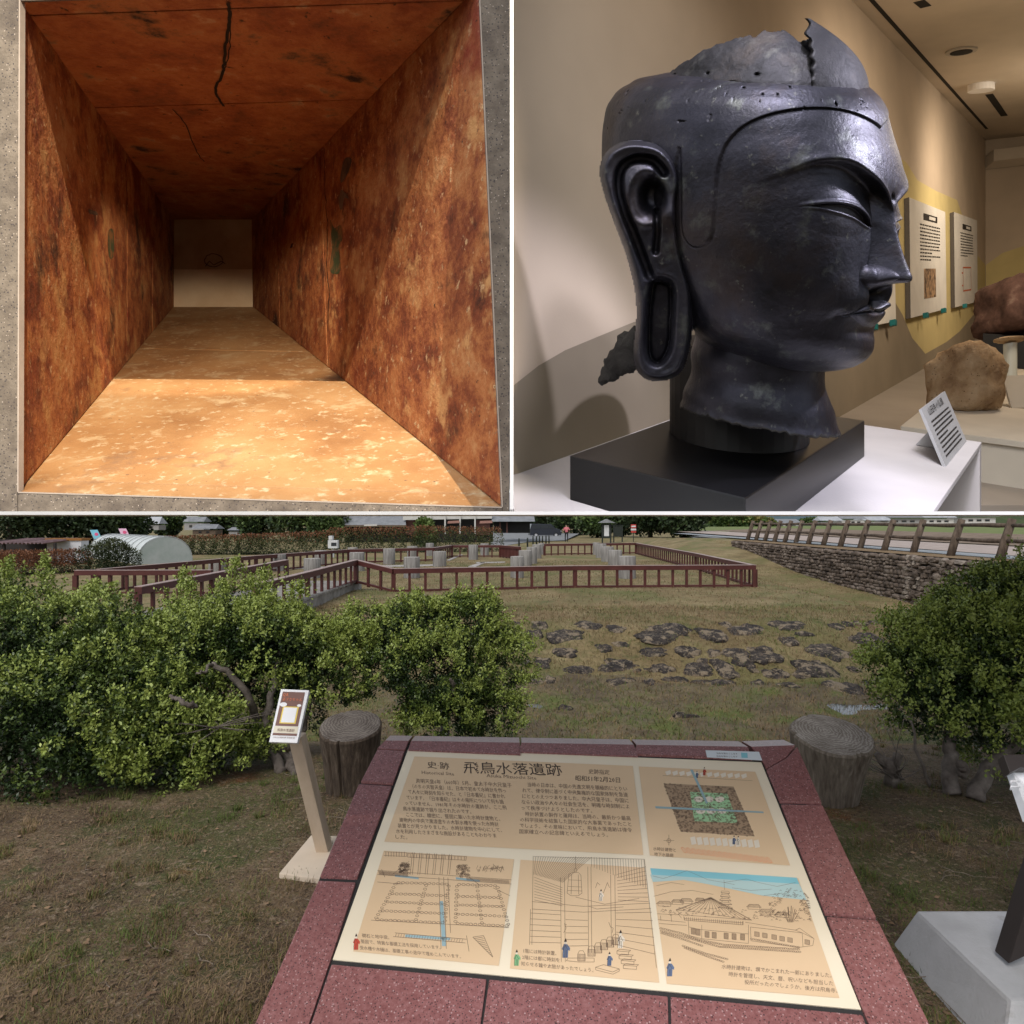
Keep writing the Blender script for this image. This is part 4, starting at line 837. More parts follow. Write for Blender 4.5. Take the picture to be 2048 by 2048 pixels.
# bank top, path and far verge on the upper level
mat('path_blue', [(.3, (.21, .23, .25)), (.7, (.30, .32, .33))], 3, 5, .9); mat('road_pink', [(.3, (.30, .24, .21)), (.7, (.42, .35, .31))], 2, 6, .9); mat('bank_earth', [(.3, (.13, .09, .06)), (.7, (.25, .19, .14))], 2, 9, .95, .02, 12)
mat('field_green', [(.3, (.09, .13, .035)), (.7, (.19, .21, .07))], .4, 8, .95, .03, 8); mat('verge', [(.3, (.14, .085, .045)), (.7, (.24, .17, .09))], 2, 8, .95, .01, 20)
def strip(name, x0, x1, y0, y1, z, m, k=.0):
    n = 14; ys_ = np.linspace(y0, y1, n); v = [(x0+k*(y-15), y, z) for y in ys_]+[(x1+k*(y-15), y, z) for y in ys_]
    return struct(mesh(name, v, [(i, i+n, i+n+1, i+1) for i in range(n-1)], m))
strip('verge', 12.7, 13.9, 6, 37, .575, 'verge'); strip('path', 13.9, 15.2, 6, 60, .58, 'path_blue', .03); strip('road', 15.2, 20.5, 6, 80, .584, 'road_pink', .06)
tf = empty('timber_fence', (13.1, 20, .575)); tag(tf, 'weathered round timber post and rail fence along the top of the stone wall', 'fence'); tinv = Vector(tf.location)
# posts lean slightly outwards, rails between them
ZF = [(1805, 270, 1740, 360), (1450, 40, 1370, 330), (1160, 45, 1090, 305), (915, 55, 870, 290), (735, 65, 690, 270), (575, 65, 540, 260), (440, 70, 413, 248), (322, 75, 300, 240), (222, 80, 205, 230), (138, 85, 122, 225), (60, 90, 45, 220)]
bases = []
for k, (tx, ty, bx, by) in enumerate(ZF):
    by_px = 1024+.265*by; bx_px = 1536+.265*bx; Yb = F*(EYE-.575)/(by_px-HZ); Xb = (bx_px-1024)/F*Yb; bases.append(Vector((Xb, Yb, .56)))
bases = [bases[0]+(bases[0]-bases[1])*1.0]+bases
for j in range(3): bases.append(bases[-1]+(bases[-1]-bases[-2]))
tops = []
for k, b in enumerate(bases):
    hgt = 1.13; t_ = b+Vector((.38, 0, hgt)); tops.append(t_)
    tube('post', [b-tinv-Vector((0, 0, .1)), b.lerp(t_, .5)-tinv, t_-tinv], [.118, .112, .105], 'old_timber', tf, 10)
for a in range(len(bases)-1):
    for s in (.47, .85):
        p, q_ = bases[a].lerp(tops[a], s)-tinv, bases[a+1].lerp(tops[a+1], s)-tinv; m_ = p.lerp(q_, .5)+Vector((0, 0, random.uniform(-.02, .02)))
        tube('rail', [p, p.lerp(m_, .5)+Vector((0, 0, random.uniform(-.012, .012))), m_, q_], [.055, .068, .06, .05], 'old_timber', tf, 8)
# ---------------------------------------------------------------- the reconstructed site: red fence, bridge, log posts
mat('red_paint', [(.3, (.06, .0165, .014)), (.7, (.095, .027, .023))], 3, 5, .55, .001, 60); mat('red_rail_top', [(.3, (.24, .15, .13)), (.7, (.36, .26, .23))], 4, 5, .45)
mat('grey_timber', [(.3, (.12, .11, .10)), (.55, (.22, .205, .19)), (.75, (.32, .30, .28))], 6, 8, .9, .006, 40, stretch=(4, 4, .35)); mat('deck_timber', [(.3, (.16, .145, .13)), (.7, (.33, .31, .28))], 5, 7, .85, .004, 40)
mat('paving_pale', [(.3, (.28, .26, .24)), (.7, (.40, .38, .36))], 3, 5, .9)
def fence(label, tops, hgt, solid=False, step=.40, corner_w=.14):
    """tops: list of rail-top points; posts and balusters stand below, each its own piece"""
    o0 = Vector((tops[0].x, tops[0].y, tops[0].z-hgt)); e = empty('red_fence', o0); tag(e, label, 'fence', 'dark red railings of the site')
    for a, b in zip(tops, tops[1:]):
        a = a-o0; b = b-o0; d = b-a; n_ = Vector((-d.y, d.x, 0)).normalized(); L = d.length
        def bar(nm, z0, z1, w_, m):
            hexa(nm, [a+n_*w_+UP*z0, b+n_*w_+UP*z0, b-n_*w_+UP*z0, a-n_*w_+UP*z0], [a+n_*w_+UP*z1, b+n_*w_+UP*z1, b-n_*w_+UP*z1, a-n_*w_+UP*z1], m, e)
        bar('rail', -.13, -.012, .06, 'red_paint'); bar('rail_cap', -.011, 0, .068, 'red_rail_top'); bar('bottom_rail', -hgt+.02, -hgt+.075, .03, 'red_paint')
        k = max(2, int(round(L/step)))
        for j in range(k+1):
            if j == k and b != tops[-1]-o0: continue
            p = a.lerp(b, j/k); w_ = .055 if j in (0, k) else .033
            box('baluster' if w_ < .05 else 'post', (p.x, p.y, p.z-.131-(hgt-.131)/2-.01), (w_*2, w_*1.5, hgt-.131+.02), 'red_paint', e, 0, math.atan2(d.y, d.x))
        if solid: bar('panel', -hgt+.08, -.132, .012, 'red_paint')
    return e
H_ = .62
def ft(px, py, zt=.43): return P(px, py, F*(EYE-zt)/(py-HZ))
def fy(px, py, Y): return P(px, py, Y)
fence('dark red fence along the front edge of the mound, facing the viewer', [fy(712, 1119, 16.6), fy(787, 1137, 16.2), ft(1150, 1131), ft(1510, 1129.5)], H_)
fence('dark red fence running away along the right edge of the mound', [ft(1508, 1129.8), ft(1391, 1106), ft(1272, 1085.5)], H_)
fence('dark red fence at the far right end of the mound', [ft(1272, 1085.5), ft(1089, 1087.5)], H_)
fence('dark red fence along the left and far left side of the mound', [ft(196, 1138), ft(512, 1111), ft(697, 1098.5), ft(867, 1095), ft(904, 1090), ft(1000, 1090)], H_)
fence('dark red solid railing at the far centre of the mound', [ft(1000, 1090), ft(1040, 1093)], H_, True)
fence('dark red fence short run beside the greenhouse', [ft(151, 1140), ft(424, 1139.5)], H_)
fence('dark red handrail on the near right side of the bridge', [fy(712, 1119, 16.6), fy(615, 1143, 13.2), fy(510, 1168, 10.6)], .60, step=.42)
fence('dark red handrail on the far left side of the bridge', [fy(573, 1119, 16.6), fy(424, 1146, 13.2), fy(276, 1173, 10.5)], .60, step=.42)
br = empty('wooden_bridge', (-5, 13, 0)); tag(br, 'grey plank footbridge crossing the ditch onto the mound', 'bridge'); bo = Vector(br.location)
for k in range(36):
    y = 10.0+k*.185; xl = -6.45+(y-10)*.10; xr = -4.15+(y-10)*.012
    hexa('plank', [Vector((xl, y, .03))-bo, Vector((xr, y, .03))-bo, Vector((xr, y+.17, .03))-bo, Vector((xl, y+.17, .03))-bo], [Vector((xl, y, .075))-bo, Vector((xr, y, .075))-bo, Vector((xr, y+.17, .075))-bo, Vector((xl, y+.17, .075))-bo], 'deck_timber', br)
for xo in (-6.1, -4.2): box('beam', Vector((xo, 13.3, -.09))-bo, (.14, 6.8, .22), 'deck_timber', br)
box('abutment', Vector((-5.1, 16.75, -.2))-bo, (2.2, .3, .42), 'paving_pale', br)
LG = [('b', 425, 125, 350, 500), ('b', 490, 88, 290, 400), ('b', 170, 105, 318, 445), ('b', 730, 75, 268, 345), ('b', 762, 110, 305, 445), ('b', 1005, 90, 277, 395), ('b', 1180, 80, 258, 345), ('b', 1175, 122, 340, 500), ('b', 1312, 62, 235, 330), ('b', 1385, 100, 297, 412), ('b', 1640, 72, 248, 360), ('b', 1725, 64, 238, 325), ('c', 38, 102, 335, 500), ('c', 100, 100, 290, 405), ('c', 150, 80, 265, 390), ('c', 187, 70, 245, 350), ('c', 220, 50, 235, 320), ('c', 868, 130, 333, 500), ('c', 778, 105, 288, 400), ('c', 720, 95, 262, 375), ('c', 672, 80, 240, 345), ('c', 635, 50, 230, 322), ('a', 1645, 135, 360, 470)]
OX = {'a': 0, 'b': 512, 'c': 1024}
mat('log_side', [(.3, (.13, .12, .11)), (.55, (.23, .215, .20)), (.75, (.33, .315, .295))], 7, 8, .9, .006, 40, stretch=(3, 3, .2)); mat('log_top', [(.3, (.24, .22, .2)), (.7, (.38, .36, .33))], 9, 6, .9, .003, 60)
def logpost(name, p, r, h, seed, parent=None, lean=(0, 0), taper=1.0, seg=28, top='log_top', side='log_side', tilt=0, cracks=0):
    e = empty(name, p); rs = random.Random(seed); V = []; prof = [(-.06, taper), (h*.5, (1+taper)/2), (h-.012, 1), (h, .955)]
    lob = [1+.05*noise.noise(Vector((math.cos(t)*1.5, math.sin(t)*1.5, seed)))+.012*noise.noise(Vector((math.cos(t)*9, math.sin(t)*9, seed))) for t in np.linspace(0, 2*math.pi, seg, False)]
    ck = [rs.randrange(seg) for _ in range(cracks)]
    for z, s in prof:
        for k in range(seg):
            t = 2*math.pi*k/seg; rr_ = r*s*lob[k]*(.92 if k in ck else 1); V.append(Vector((rr_*math.cos(t)+lean[0]*z, rr_*math.sin(t)+lean[1]*z, z+(tilt*rr_*math.sin(t) if z > h*.6 else 0))))
    Fc = [(i*seg+k, i*seg+(k+1) % seg, (i+1)*seg+(k+1) % seg, (i+1)*seg+k) for i in range(3) for k in range(seg)]
    mesh('trunk', V, Fc, side, e, cracks == 0); 
    cap = V[3*seg:]; c = sum(cap, Vector())/seg; Vt = list(cap); Ft = []
    for s in (.66, .33): Vt += [c.lerp(q, s)+UP*.002*math.sin(s*20) for q in cap]
    Vt.append(c); Ft = [(i*seg+k, i*seg+(k+1) % seg, (i+1)*seg+(k+1) % seg, (i+1)*seg+k) for i in range(2) for k in range(seg)]+[(2*seg+k, 2*seg+(k+1) % seg, 3*seg) for k in range(seg)]
    mesh('cut_top', Vt, Ft, top, e, True); return e
for k, (c, x, w_, t_, b_) in enumerate(LG):
    pxc = OX[c]+.265*x; pt = 1024+.265*t_; pb = 1024+.265*b_; Yl = F*(EYE+.21)/(pb-HZ); p = P(pxc, pb, Yl); h = (pb-pt)*Yl/F
    ordn = ['nearest', 'second', 'third', 'fourth', 'farthest'];
    row = 'left' if c != 'c' else ('centre row' if x < 400 else 'right row')
    e = logpost('log_post', p, w_*.265*Yl/F/2, h, k); tag(e, ('%s weathered grey log post of the %s on the mound' % (ordn[(k-12) if row[0] == 'c' else k-17], row)) if c == 'c' else 'weathered grey log post on the left of the mound, %s from the left' % ['first', 'second', 'third', 'fourth', 'fifth', 'sixth', 'seventh', 'eighth', 'ninth', 'tenth', 'eleventh', 'twelfth', 'thirteenth'][sorted(OX[q[0]]+.265*q[1] for q in LG if q[0] != 'c').index(pxc)], 'log post', 'grey log posts on the mound')
# pale stone channels on the mound
def pav(pts): 
    q = [P(512+.265*x, 1024+.265*y, F*(EYE+.185)/(1024+.265*y-HZ)) for x, y in pts]; return prism('stone_channel', q, (0, 0, -.03), 'paving_pale')
for k, pts in enumerate(([(240, 418), (900, 402), (1340, 395), (1345, 405), (900, 415), (245, 428)], [(1600, 410), (1700, 378), (1730, 380), (1660, 412)], [(1440, 362), (1540, 320), (1560, 322), (1460, 365)], [(1660, 378), (1880, 374), (1880, 380), (1665, 384)])):
    o = pav(pts); tag(o, ['long pale stone channel across the left of the mound', 'pale stone kerb right of the shallow pit on the mound', 'pale stone path slanting towards the far fence', 'thin pale kerb line beyond the shallow pit'][k], 'paving')
# ---------------------------------------------------------------- bushes, stumps, small signs in the foreground
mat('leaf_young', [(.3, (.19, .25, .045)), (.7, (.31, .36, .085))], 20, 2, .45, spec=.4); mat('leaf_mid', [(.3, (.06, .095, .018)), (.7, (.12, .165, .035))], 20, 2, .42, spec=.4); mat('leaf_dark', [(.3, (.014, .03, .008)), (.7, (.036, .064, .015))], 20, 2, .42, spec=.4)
mat('bark', [(.3, (.07, .055, .045)), (.6, (.16, .135, .115)), (.75, (.25, .22, .19))], 14, 8, .9, .004, 70)
def leafmesh(pos, nrm, size, aspect=.55):
    """one rhombic leaf per position; nrm is the leaf's pointing direction"""
    n = len(pos); t = rng.normal(size=(n, 3)); t -= nrm*(t*nrm).sum(1, keepdims=True); t /= np.linalg.norm(t, axis=1, keepdims=True)+1e-9
    L = size[:, None]; b = pos; m = pos+nrm*L*.55; tip = pos+nrm*L; s = t*L*aspect*.5
    return np.stack([b, m+s, tip, m-s], 1).reshape(-1, 3), np.arange(n*4).reshape(-1, 4)
def unit(v): return v/(np.linalg.norm(v, axis=1, keepdims=True)+1e-9)
def bush(name, label, blobs, n_cl, base, stems, leaf=(.016, .030), per=13, group='clipped evergreen shrubs around the panel', sprigs=()):
    e = empty(name, base); tag(e, label, 'shrub', group); o0 = np.array(base[:])
    C = np.array([b[0][:] for b in blobs]); Rr = np.array([b[1] for b in blobs], float)
    if Rr.ndim == 1: Rr = np.stack([Rr, Rr, Rr*.9], -1)
    wgt = Rr.prod(1)**(2/3); nsp = n_cl//13; k0 = rng.choice(len(C), nsp, p=wgt/wgt.sum()); d0 = unit(rng.normal(size=(nsp, 3)))
    d0[:, 2] = np.where((d0[:, 2] < -.1) & (rng.uniform(size=nsp) < .7), -d0[:, 2], d0[:, 2]); d0 = unit(d0)
    sc0 = C[k0]+d0*Rr[k0]*(np.where(rng.uniform(size=nsp) < .78, rng.uniform(.84, 1.06, nsp), rng.uniform(.4, .84, nsp))*(1+.20*vnoise(C[k0]+d0*Rr[k0], 3.2, 3)))[:, None]
    spr = rng.uniform(.06, .15, nsp); kk0 = np.repeat(np.arange(nsp), 13); n_cl = len(kk0); k = k0[kk0]; ld0 = unit(rng.normal(size=(n_cl, 3))); gdir = unit(d0+np.array([[0, -.1, .55]]))[kk0]
    ld0 = np.where(((ld0*gdir).sum(1) < 0)[:, None], -ld0, ld0)                         # each spray is a small dome of leaf clusters
    cp = sc0[kk0]+ld0*(spr[kk0]*rng.uniform(.55, 1.05, n_cl))[:, None]*np.array([[1, 1, .8]]); d = unit(ld0*.75+gdir*.6); rad = np.ones(n_cl)
    if len(sprigs):                                        # loose shoots that stand above the outline
        ex_ = []
        for s in sprigs:
            a, b = np.array(s[0][:]), np.array(s[1][:]); m = s[2]; t = rng.uniform(0, 1, m)
            ex_.append(a+(b-a)*t[:, None]+rng.normal(0, 1, (m, 3))*(.07*(1-t)+.012)[:, None])
        ex_ = np.vstack(ex_); cp = np.vstack([cp, ex_]); d = np.vstack([d, np.tile([[0, 0, 1.]], (len(ex_), 1))]); rad = np.concatenate([rad, np.full(len(ex_), 1.1)]); k = np.concatenate([k, np.zeros(len(ex_), int)])
    ns = max(40, n_cl//55); kk = rng.choice(len(C), ns, p=wgt/wgt.sum()); dd_ = unit(rng.normal(size=(ns, 3))+np.array([[0, -.25, .55]])); st0 = C[kk]+dd_*Rr[kk]*.97   # short shoots that break the outline
    ou = np.array([np.max([1-np.linalg.norm((p_-c_)/r_) for c_, r_ in zip(C, Rr)]) for p_ in st0]); st0, dd_ = st0[ou < .12], dd_[ou < .12]
    sd_ = unit(dd_+np.array([[0, 0, .7]])+rng.normal(0, .25, dd_.shape)); tt = np.tile(np.linspace(0, 1, 7), len(st0)); sp_ = np.repeat(st0, 7, 0)+np.repeat(sd_*rng.uniform(.07, .19, (len(st0), 1)), 7, 0)*tt[:, None]+rng.normal(0, .012, (len(st0)*7, 3))
    cp = np.vstack([cp, sp_]); d = np.vstack([d, np.repeat(sd_, 7, 0)]); k = np.concatenate([k, np.zeros(len(sp_), int)])
    ax = unit(d*.8+np.array([[0, -.15, .75]])+rng.normal(0, .35, d.shape)); N = len(cp)
    # depth below the surface picks young tips or darker leaves, inner shade painted in
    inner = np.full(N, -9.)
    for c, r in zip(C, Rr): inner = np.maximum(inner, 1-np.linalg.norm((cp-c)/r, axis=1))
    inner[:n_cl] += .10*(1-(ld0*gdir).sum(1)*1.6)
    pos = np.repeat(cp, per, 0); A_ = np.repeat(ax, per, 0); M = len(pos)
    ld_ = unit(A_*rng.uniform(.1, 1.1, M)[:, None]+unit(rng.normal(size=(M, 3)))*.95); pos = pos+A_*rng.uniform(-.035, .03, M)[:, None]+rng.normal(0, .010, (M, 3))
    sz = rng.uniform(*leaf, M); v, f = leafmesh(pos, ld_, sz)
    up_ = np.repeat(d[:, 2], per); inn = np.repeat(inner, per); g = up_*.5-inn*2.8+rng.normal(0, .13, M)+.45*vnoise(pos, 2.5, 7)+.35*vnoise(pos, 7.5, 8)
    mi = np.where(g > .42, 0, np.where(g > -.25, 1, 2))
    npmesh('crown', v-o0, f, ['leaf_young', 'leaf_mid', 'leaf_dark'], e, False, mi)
    for j, (pts, r0, r1) in enumerate(stems):
        c = smooth_curve([p[:] for p in pts], 7); n = len(c); c[1:-1] += rng.normal(0, .006, (n-2, 3)); tube('stem', [Vector(q)-Vector(base) for q in c], [r0+(r1-r0)*i/(n-1) for i in range(n)], 'bark', e, 8)
    return e
def B(px, py, Y, r): return (P(px, py, Y), r)
def gp(px, py): return on_ground(px, py)
Lb = [B(20, 1280, 4.7, .46), B(140, 1305, 4.8, .38), B(310, 1355, 4.6, .33), B(200, 1400, 4.2, .45), B(90, 1360, 4.4, .55), B(220, 1330, 4.5, .5), B(20, 1450, 4.1, .5), B(150, 1460, 4.0, .5), B(265, 1430, 4.1, .42), B(-120, 1300, 4.5, .6), B(-110, 1480, 4.1, .55), B(110, 1525, 3.85, .3), B(20, 1545, 3.85, .3), B(220, 1530, 3.9, .26), B(140, 1565, 3.75, .18), B(250, 1310, 4.9, .24)]
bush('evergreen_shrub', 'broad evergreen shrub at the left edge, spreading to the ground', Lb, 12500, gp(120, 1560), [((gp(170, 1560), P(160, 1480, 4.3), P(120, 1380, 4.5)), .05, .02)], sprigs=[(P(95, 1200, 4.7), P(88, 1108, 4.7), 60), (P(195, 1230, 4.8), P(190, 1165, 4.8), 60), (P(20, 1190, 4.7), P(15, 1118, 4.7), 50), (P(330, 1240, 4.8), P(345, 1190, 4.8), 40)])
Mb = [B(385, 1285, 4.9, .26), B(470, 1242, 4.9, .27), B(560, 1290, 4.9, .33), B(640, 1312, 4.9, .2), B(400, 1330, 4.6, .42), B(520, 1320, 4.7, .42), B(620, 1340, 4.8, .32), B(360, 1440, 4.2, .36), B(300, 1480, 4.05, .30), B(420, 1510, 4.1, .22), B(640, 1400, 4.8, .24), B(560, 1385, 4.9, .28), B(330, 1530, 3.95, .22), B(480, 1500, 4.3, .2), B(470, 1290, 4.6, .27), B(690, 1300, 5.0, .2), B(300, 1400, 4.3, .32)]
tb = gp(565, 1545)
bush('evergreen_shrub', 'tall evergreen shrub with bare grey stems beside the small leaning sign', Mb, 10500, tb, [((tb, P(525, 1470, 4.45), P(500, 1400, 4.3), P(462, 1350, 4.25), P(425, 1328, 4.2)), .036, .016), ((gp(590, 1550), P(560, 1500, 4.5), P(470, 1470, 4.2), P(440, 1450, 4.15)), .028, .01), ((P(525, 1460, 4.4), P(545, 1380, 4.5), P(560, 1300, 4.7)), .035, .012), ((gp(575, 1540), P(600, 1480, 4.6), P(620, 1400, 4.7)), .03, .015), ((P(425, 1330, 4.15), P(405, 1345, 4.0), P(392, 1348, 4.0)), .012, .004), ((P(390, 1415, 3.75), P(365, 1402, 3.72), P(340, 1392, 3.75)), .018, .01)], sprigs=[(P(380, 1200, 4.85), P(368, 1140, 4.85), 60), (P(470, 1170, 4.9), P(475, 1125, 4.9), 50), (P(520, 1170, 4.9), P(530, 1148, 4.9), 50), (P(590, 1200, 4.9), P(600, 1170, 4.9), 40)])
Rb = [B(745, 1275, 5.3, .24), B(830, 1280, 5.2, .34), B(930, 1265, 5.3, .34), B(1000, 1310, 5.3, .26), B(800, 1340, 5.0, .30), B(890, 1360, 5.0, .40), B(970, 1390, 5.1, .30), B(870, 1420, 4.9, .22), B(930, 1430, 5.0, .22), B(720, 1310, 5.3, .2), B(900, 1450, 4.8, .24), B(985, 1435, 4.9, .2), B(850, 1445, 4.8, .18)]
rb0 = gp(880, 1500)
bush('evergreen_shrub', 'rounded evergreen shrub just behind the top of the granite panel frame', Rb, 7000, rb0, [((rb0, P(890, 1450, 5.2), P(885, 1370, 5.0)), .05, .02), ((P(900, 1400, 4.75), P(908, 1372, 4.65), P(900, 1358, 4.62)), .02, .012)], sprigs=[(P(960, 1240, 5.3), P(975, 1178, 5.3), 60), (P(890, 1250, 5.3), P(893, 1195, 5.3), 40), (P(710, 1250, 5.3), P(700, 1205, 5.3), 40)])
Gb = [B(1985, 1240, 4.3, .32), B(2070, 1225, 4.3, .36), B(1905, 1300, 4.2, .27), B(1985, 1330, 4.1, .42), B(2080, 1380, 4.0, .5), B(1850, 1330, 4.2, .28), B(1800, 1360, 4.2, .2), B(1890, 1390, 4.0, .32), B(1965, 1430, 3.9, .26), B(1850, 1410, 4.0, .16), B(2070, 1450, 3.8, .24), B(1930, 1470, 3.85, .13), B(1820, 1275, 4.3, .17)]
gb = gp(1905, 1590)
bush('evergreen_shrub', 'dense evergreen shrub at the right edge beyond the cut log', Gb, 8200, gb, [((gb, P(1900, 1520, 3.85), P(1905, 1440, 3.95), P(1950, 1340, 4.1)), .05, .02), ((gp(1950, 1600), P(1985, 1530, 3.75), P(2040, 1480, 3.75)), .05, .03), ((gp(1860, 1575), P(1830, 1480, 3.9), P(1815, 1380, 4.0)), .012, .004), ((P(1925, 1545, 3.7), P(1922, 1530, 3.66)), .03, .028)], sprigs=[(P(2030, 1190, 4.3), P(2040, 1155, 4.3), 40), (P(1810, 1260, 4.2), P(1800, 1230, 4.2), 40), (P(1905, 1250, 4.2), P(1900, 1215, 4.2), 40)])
# bare twigs in front of the right and middle shrubs
for nm, px, py, Y, n_, lab in (('bare_twigs', 1800, 1500, 3.85, 14, 'thin bare twigs in front of the right hand shrub'), ('bare_twigs', 430, 1455, 3.9, 16, 'tangle of bare dry twigs below the middle shrub')):
    v_, f_ = [], []; b0 = P(px, py+(60 if px > 1000 else 0), Y)
    for k in range(n_):
        a = random.uniform(0, 6.28); l_ = random.uniform(.15, .42); up_ = random.uniform(.2, 1.2) if px > 1000 else random.uniform(-.4, .3)
        pts = [b0+Vector((math.cos(a)*l_*t+.03*math.sin(k+t*5), math.sin(a)*l_*t*.4, up_*l_*t)) for t in (0, .3, .6, 1)]
        vv, ff = tube_arrays(pts, [.004, .003, .0025, .0015], 5); f_ += [tuple(j+len(v_) for j in q) for q in ff]; v_ += vv
    tag(mesh(nm, v_, f_, 'bark', None, True), lab, 'twigs', kind='stuff')
# cut logs beside the panel
mat('log_dark', [(.3, (.035, .024, .017)), (.55, (.09, .066, .048)), (.75, (.18, .14, .105))], 10, 8, .9, .006, 60, stretch=(5, 5, .3)); mat('log_ringed', [(.3, (.09, .08, .07)), (.7, (.20, .185, .165))], 10, 7, .9, .003, 80)
mat('log_pale', [(.3, (.09, .07, .052)), (.55, (.18, .148, .115)), (.75, (.28, .24, .195))], 10, 8, .9, .006, 60, stretch=(5, 5, .3)); mat('log_ringed_pale', [(.3, (.24, .22, .20)), (.7, (.40, .375, .345))], 10, 7, .9, .003, 80)
def ring_mat(name, c0, c1, c2):
    m = bpy.data.materials.new(name); m.use_nodes = True; N = m.node_tree.nodes; L = m.node_tree.links; tc = N.new('ShaderNodeTexCoord'); wv = N.new('ShaderNodeTexWave'); wv.wave_type = 'RINGS'; wv.rings_direction = 'Z'
    wv.inputs['Scale'].default_value = 17; wv.inputs['Distortion'].default_value = 7; wv.inputs['Detail'].default_value = 4; wv.inputs['Detail Scale'].default_value = 2.2; L.new(tc.outputs['Object'], wv.inputs['Vector'])
    ns = N.new('ShaderNodeTexNoise'); ns.inputs['Scale'].default_value = 9; ns.inputs['Detail'].default_value = 8; L.new(tc.outputs['Object'], ns.inputs['Vector'])
    mx = N.new('ShaderNodeMix'); mx.inputs[0].default_value = .72; L.new(wv.outputs['Fac'], mx.inputs[2]); L.new(ns.outputs['Fac'], mx.inputs[3])
    r = N.new('ShaderNodeValToRGB'); e_ = r.color_ramp.elements; e_.new(.5)
    for q_, (p_, c_) in zip(e_, ((.25, c0), (.5, c1), (.75, c2))): q_.position = p_; q_.color = (*c_, 1)
    L.new(mx.outputs[0], r.inputs[0]); b_ = N['Principled BSDF']; b_.inputs['Roughness'].default_value = .9; b_.inputs['Specular IOR Level'].default_value = .2; L.new(r.outputs[0], b_.inputs['Base Color']); MATS[name] = m
ring_mat('log_ringed', (.06, .048, .04), (.125, .105, .09), (.20, .175, .15)); ring_mat('log_ringed_pale', (.12, .098, .08), (.22, .19, .16), (.35, .315, .275))
p = gp(704, 1578); e = logpost('cut_log', p, .186, .40, 51, lean=(-.0, -.10), taper=.80, seg=96, top='log_ringed', side='log_dark', tilt=.22, cracks=5); tag(e, 'dark upright cut log left of the panel, behind its frame', 'cut log')
p = gp(1650, 1592); e = logpost('cut_log', p, .222, .375, 57, lean=(.06, -.10), taper=.78, seg=96, top='log_ringed_pale', side='log_pale', tilt=.22, cracks=6); tag(e, 'pale upright cut log right of the panel with a bleached top', 'cut log')
# growth rings on the cut tops are drawn by fine grooves
p = gp(1783, 1570); ds = empty('dead_stump', p); tag(ds, 'small dead branching stump between the right cut log and the shrub', 'stump')
tube('trunk', [Vector((0, 0, -.03)), Vector((.005, 0, .06)), Vector((-.01, 0, .12)), Vector((-.03, 0, .15))], [.05, .042, .045, .03], 'bark', ds, 10)
for a in ((-.06, -.01, .17), (-.09, 0, .19), (.05, 0, .19), (.02, -.02, .20)): tube('branch', [Vector((-.005, 0, .10)), Vector((a[0]*.6, a[1], .14)), Vector(a)], [.03, .026, .02], 'bark', ds, 8)
# small leaning sign
mat('sign_wood', [(.3, (.46, .36, .26)), (.7, (.56, .45, .34))], 4, 6, .7, .0005, 80, stretch=(6, 6, .6)); mat('sign_base', (.60, .50, .39), 4, 4, .7); mat('sign_white', (.78, .78, .80), 4, 2, .4)
mat('print_brown', (.20, .105, .085), 6, 3, .6); mat('print_orange', (.75, .22, .10), 6, 2, .6); mat('print_yellow', (.80, .60, .12), 6, 2, .6); mat('print_cream', (.72, .66, .52), 6, 2, .6)
qs = empty('small_sign', (P(630, 1715, 3.03).x, 3.03, 0)); tag(qs, 'small white printed sign on a leaning wooden post with a flat base', 'sign'); q0 = Vector(qs.location)
bs = [on_ground(*c) for c in ((558, 1757), (640, 1768), (690, 1682), (622, 1681))]
bz = max(b.z for b in bs)+.022; bs = [Vector((b.x, b.y, bz))-q0 for b in bs]; prism('base_board', bs, (0, 0, -.06), 'sign_base', qs, .004)
pb_, pt_ = P(652, 1712, 2.98)-q0, P(594, 1470, 2.80)-q0; ax_ = Vector((.028, 0, 0)); ay_ = Vector((0, .035, 0))
hexa('post', [pb_-ax_-ay_, pb_+ax_-ay_, pb_+ax_+ay_, pb_-ax_+ay_], [pt_-ax_-ay_, pt_+ax_-ay_, pt_+ax_+ay_, pt_-ax_+ay_], 'sign_wood', qs, .003)
c4 = [P(538, 1484, 2.66)-q0, P(594.5, 1486, 2.66)-q0, P(618, 1380.5, 2.78)-q0, P(562, 1378, 2.78)-q0]; sn = (c4[1]-c4[0]).cross(c4[3]-c4[0]).normalized(); sn = sn if sn.y < 0 else -sn
pan = hexa('plate', [q-sn*.022 for q in c4], c4, 'sign_white', qs, .002); ex = c4[1]-c4[0]; ey = c4[3]-c4[0]
def sq(name, u0, v0, u1, v1, m, d=.001):
    return mesh(name, [c4[0]+ex*u+ey*v+sn*d for u, v in ((u0, v0), (u1, v0), (u1, v1), (u0, v1))], [(0, 1, 2, 3)], m, qs)
sq('printed_field', .09, .30, .91, .95, 'print_brown'); sq('printed_frame', .22, .345, .80, .665, 'print_yellow', .002); sq('printed_panel', .27, .365, .75, .645, 'sign_white', .003); sq('printed_band', .07, .17, .93, .295, 'print_cream'); sq('printed_band', .07, .125, .93, .165, 'print_brown', .002)
exu, eyu = ex.normalized(), ey.normalized()
def st_(s, m, u, v, wd, size, d=.003): o = text_on(s, m, c4[0]+ex*u+ey*v+sn*d, exu, eyu, ex.length*wd, ey.length*size, qs)
st_('QR', 'print_orange', .12, .86, .22, .09); st_('あすかちゃん', 'print_orange', .15, .775, .72, .075); st_('飛鳥水落遺跡', 'print_brown', .2, .20, .62, .06); st_('奈良文化財研究所 飛鳥資料館', 'print_brown', .12, .075, .76, .03)
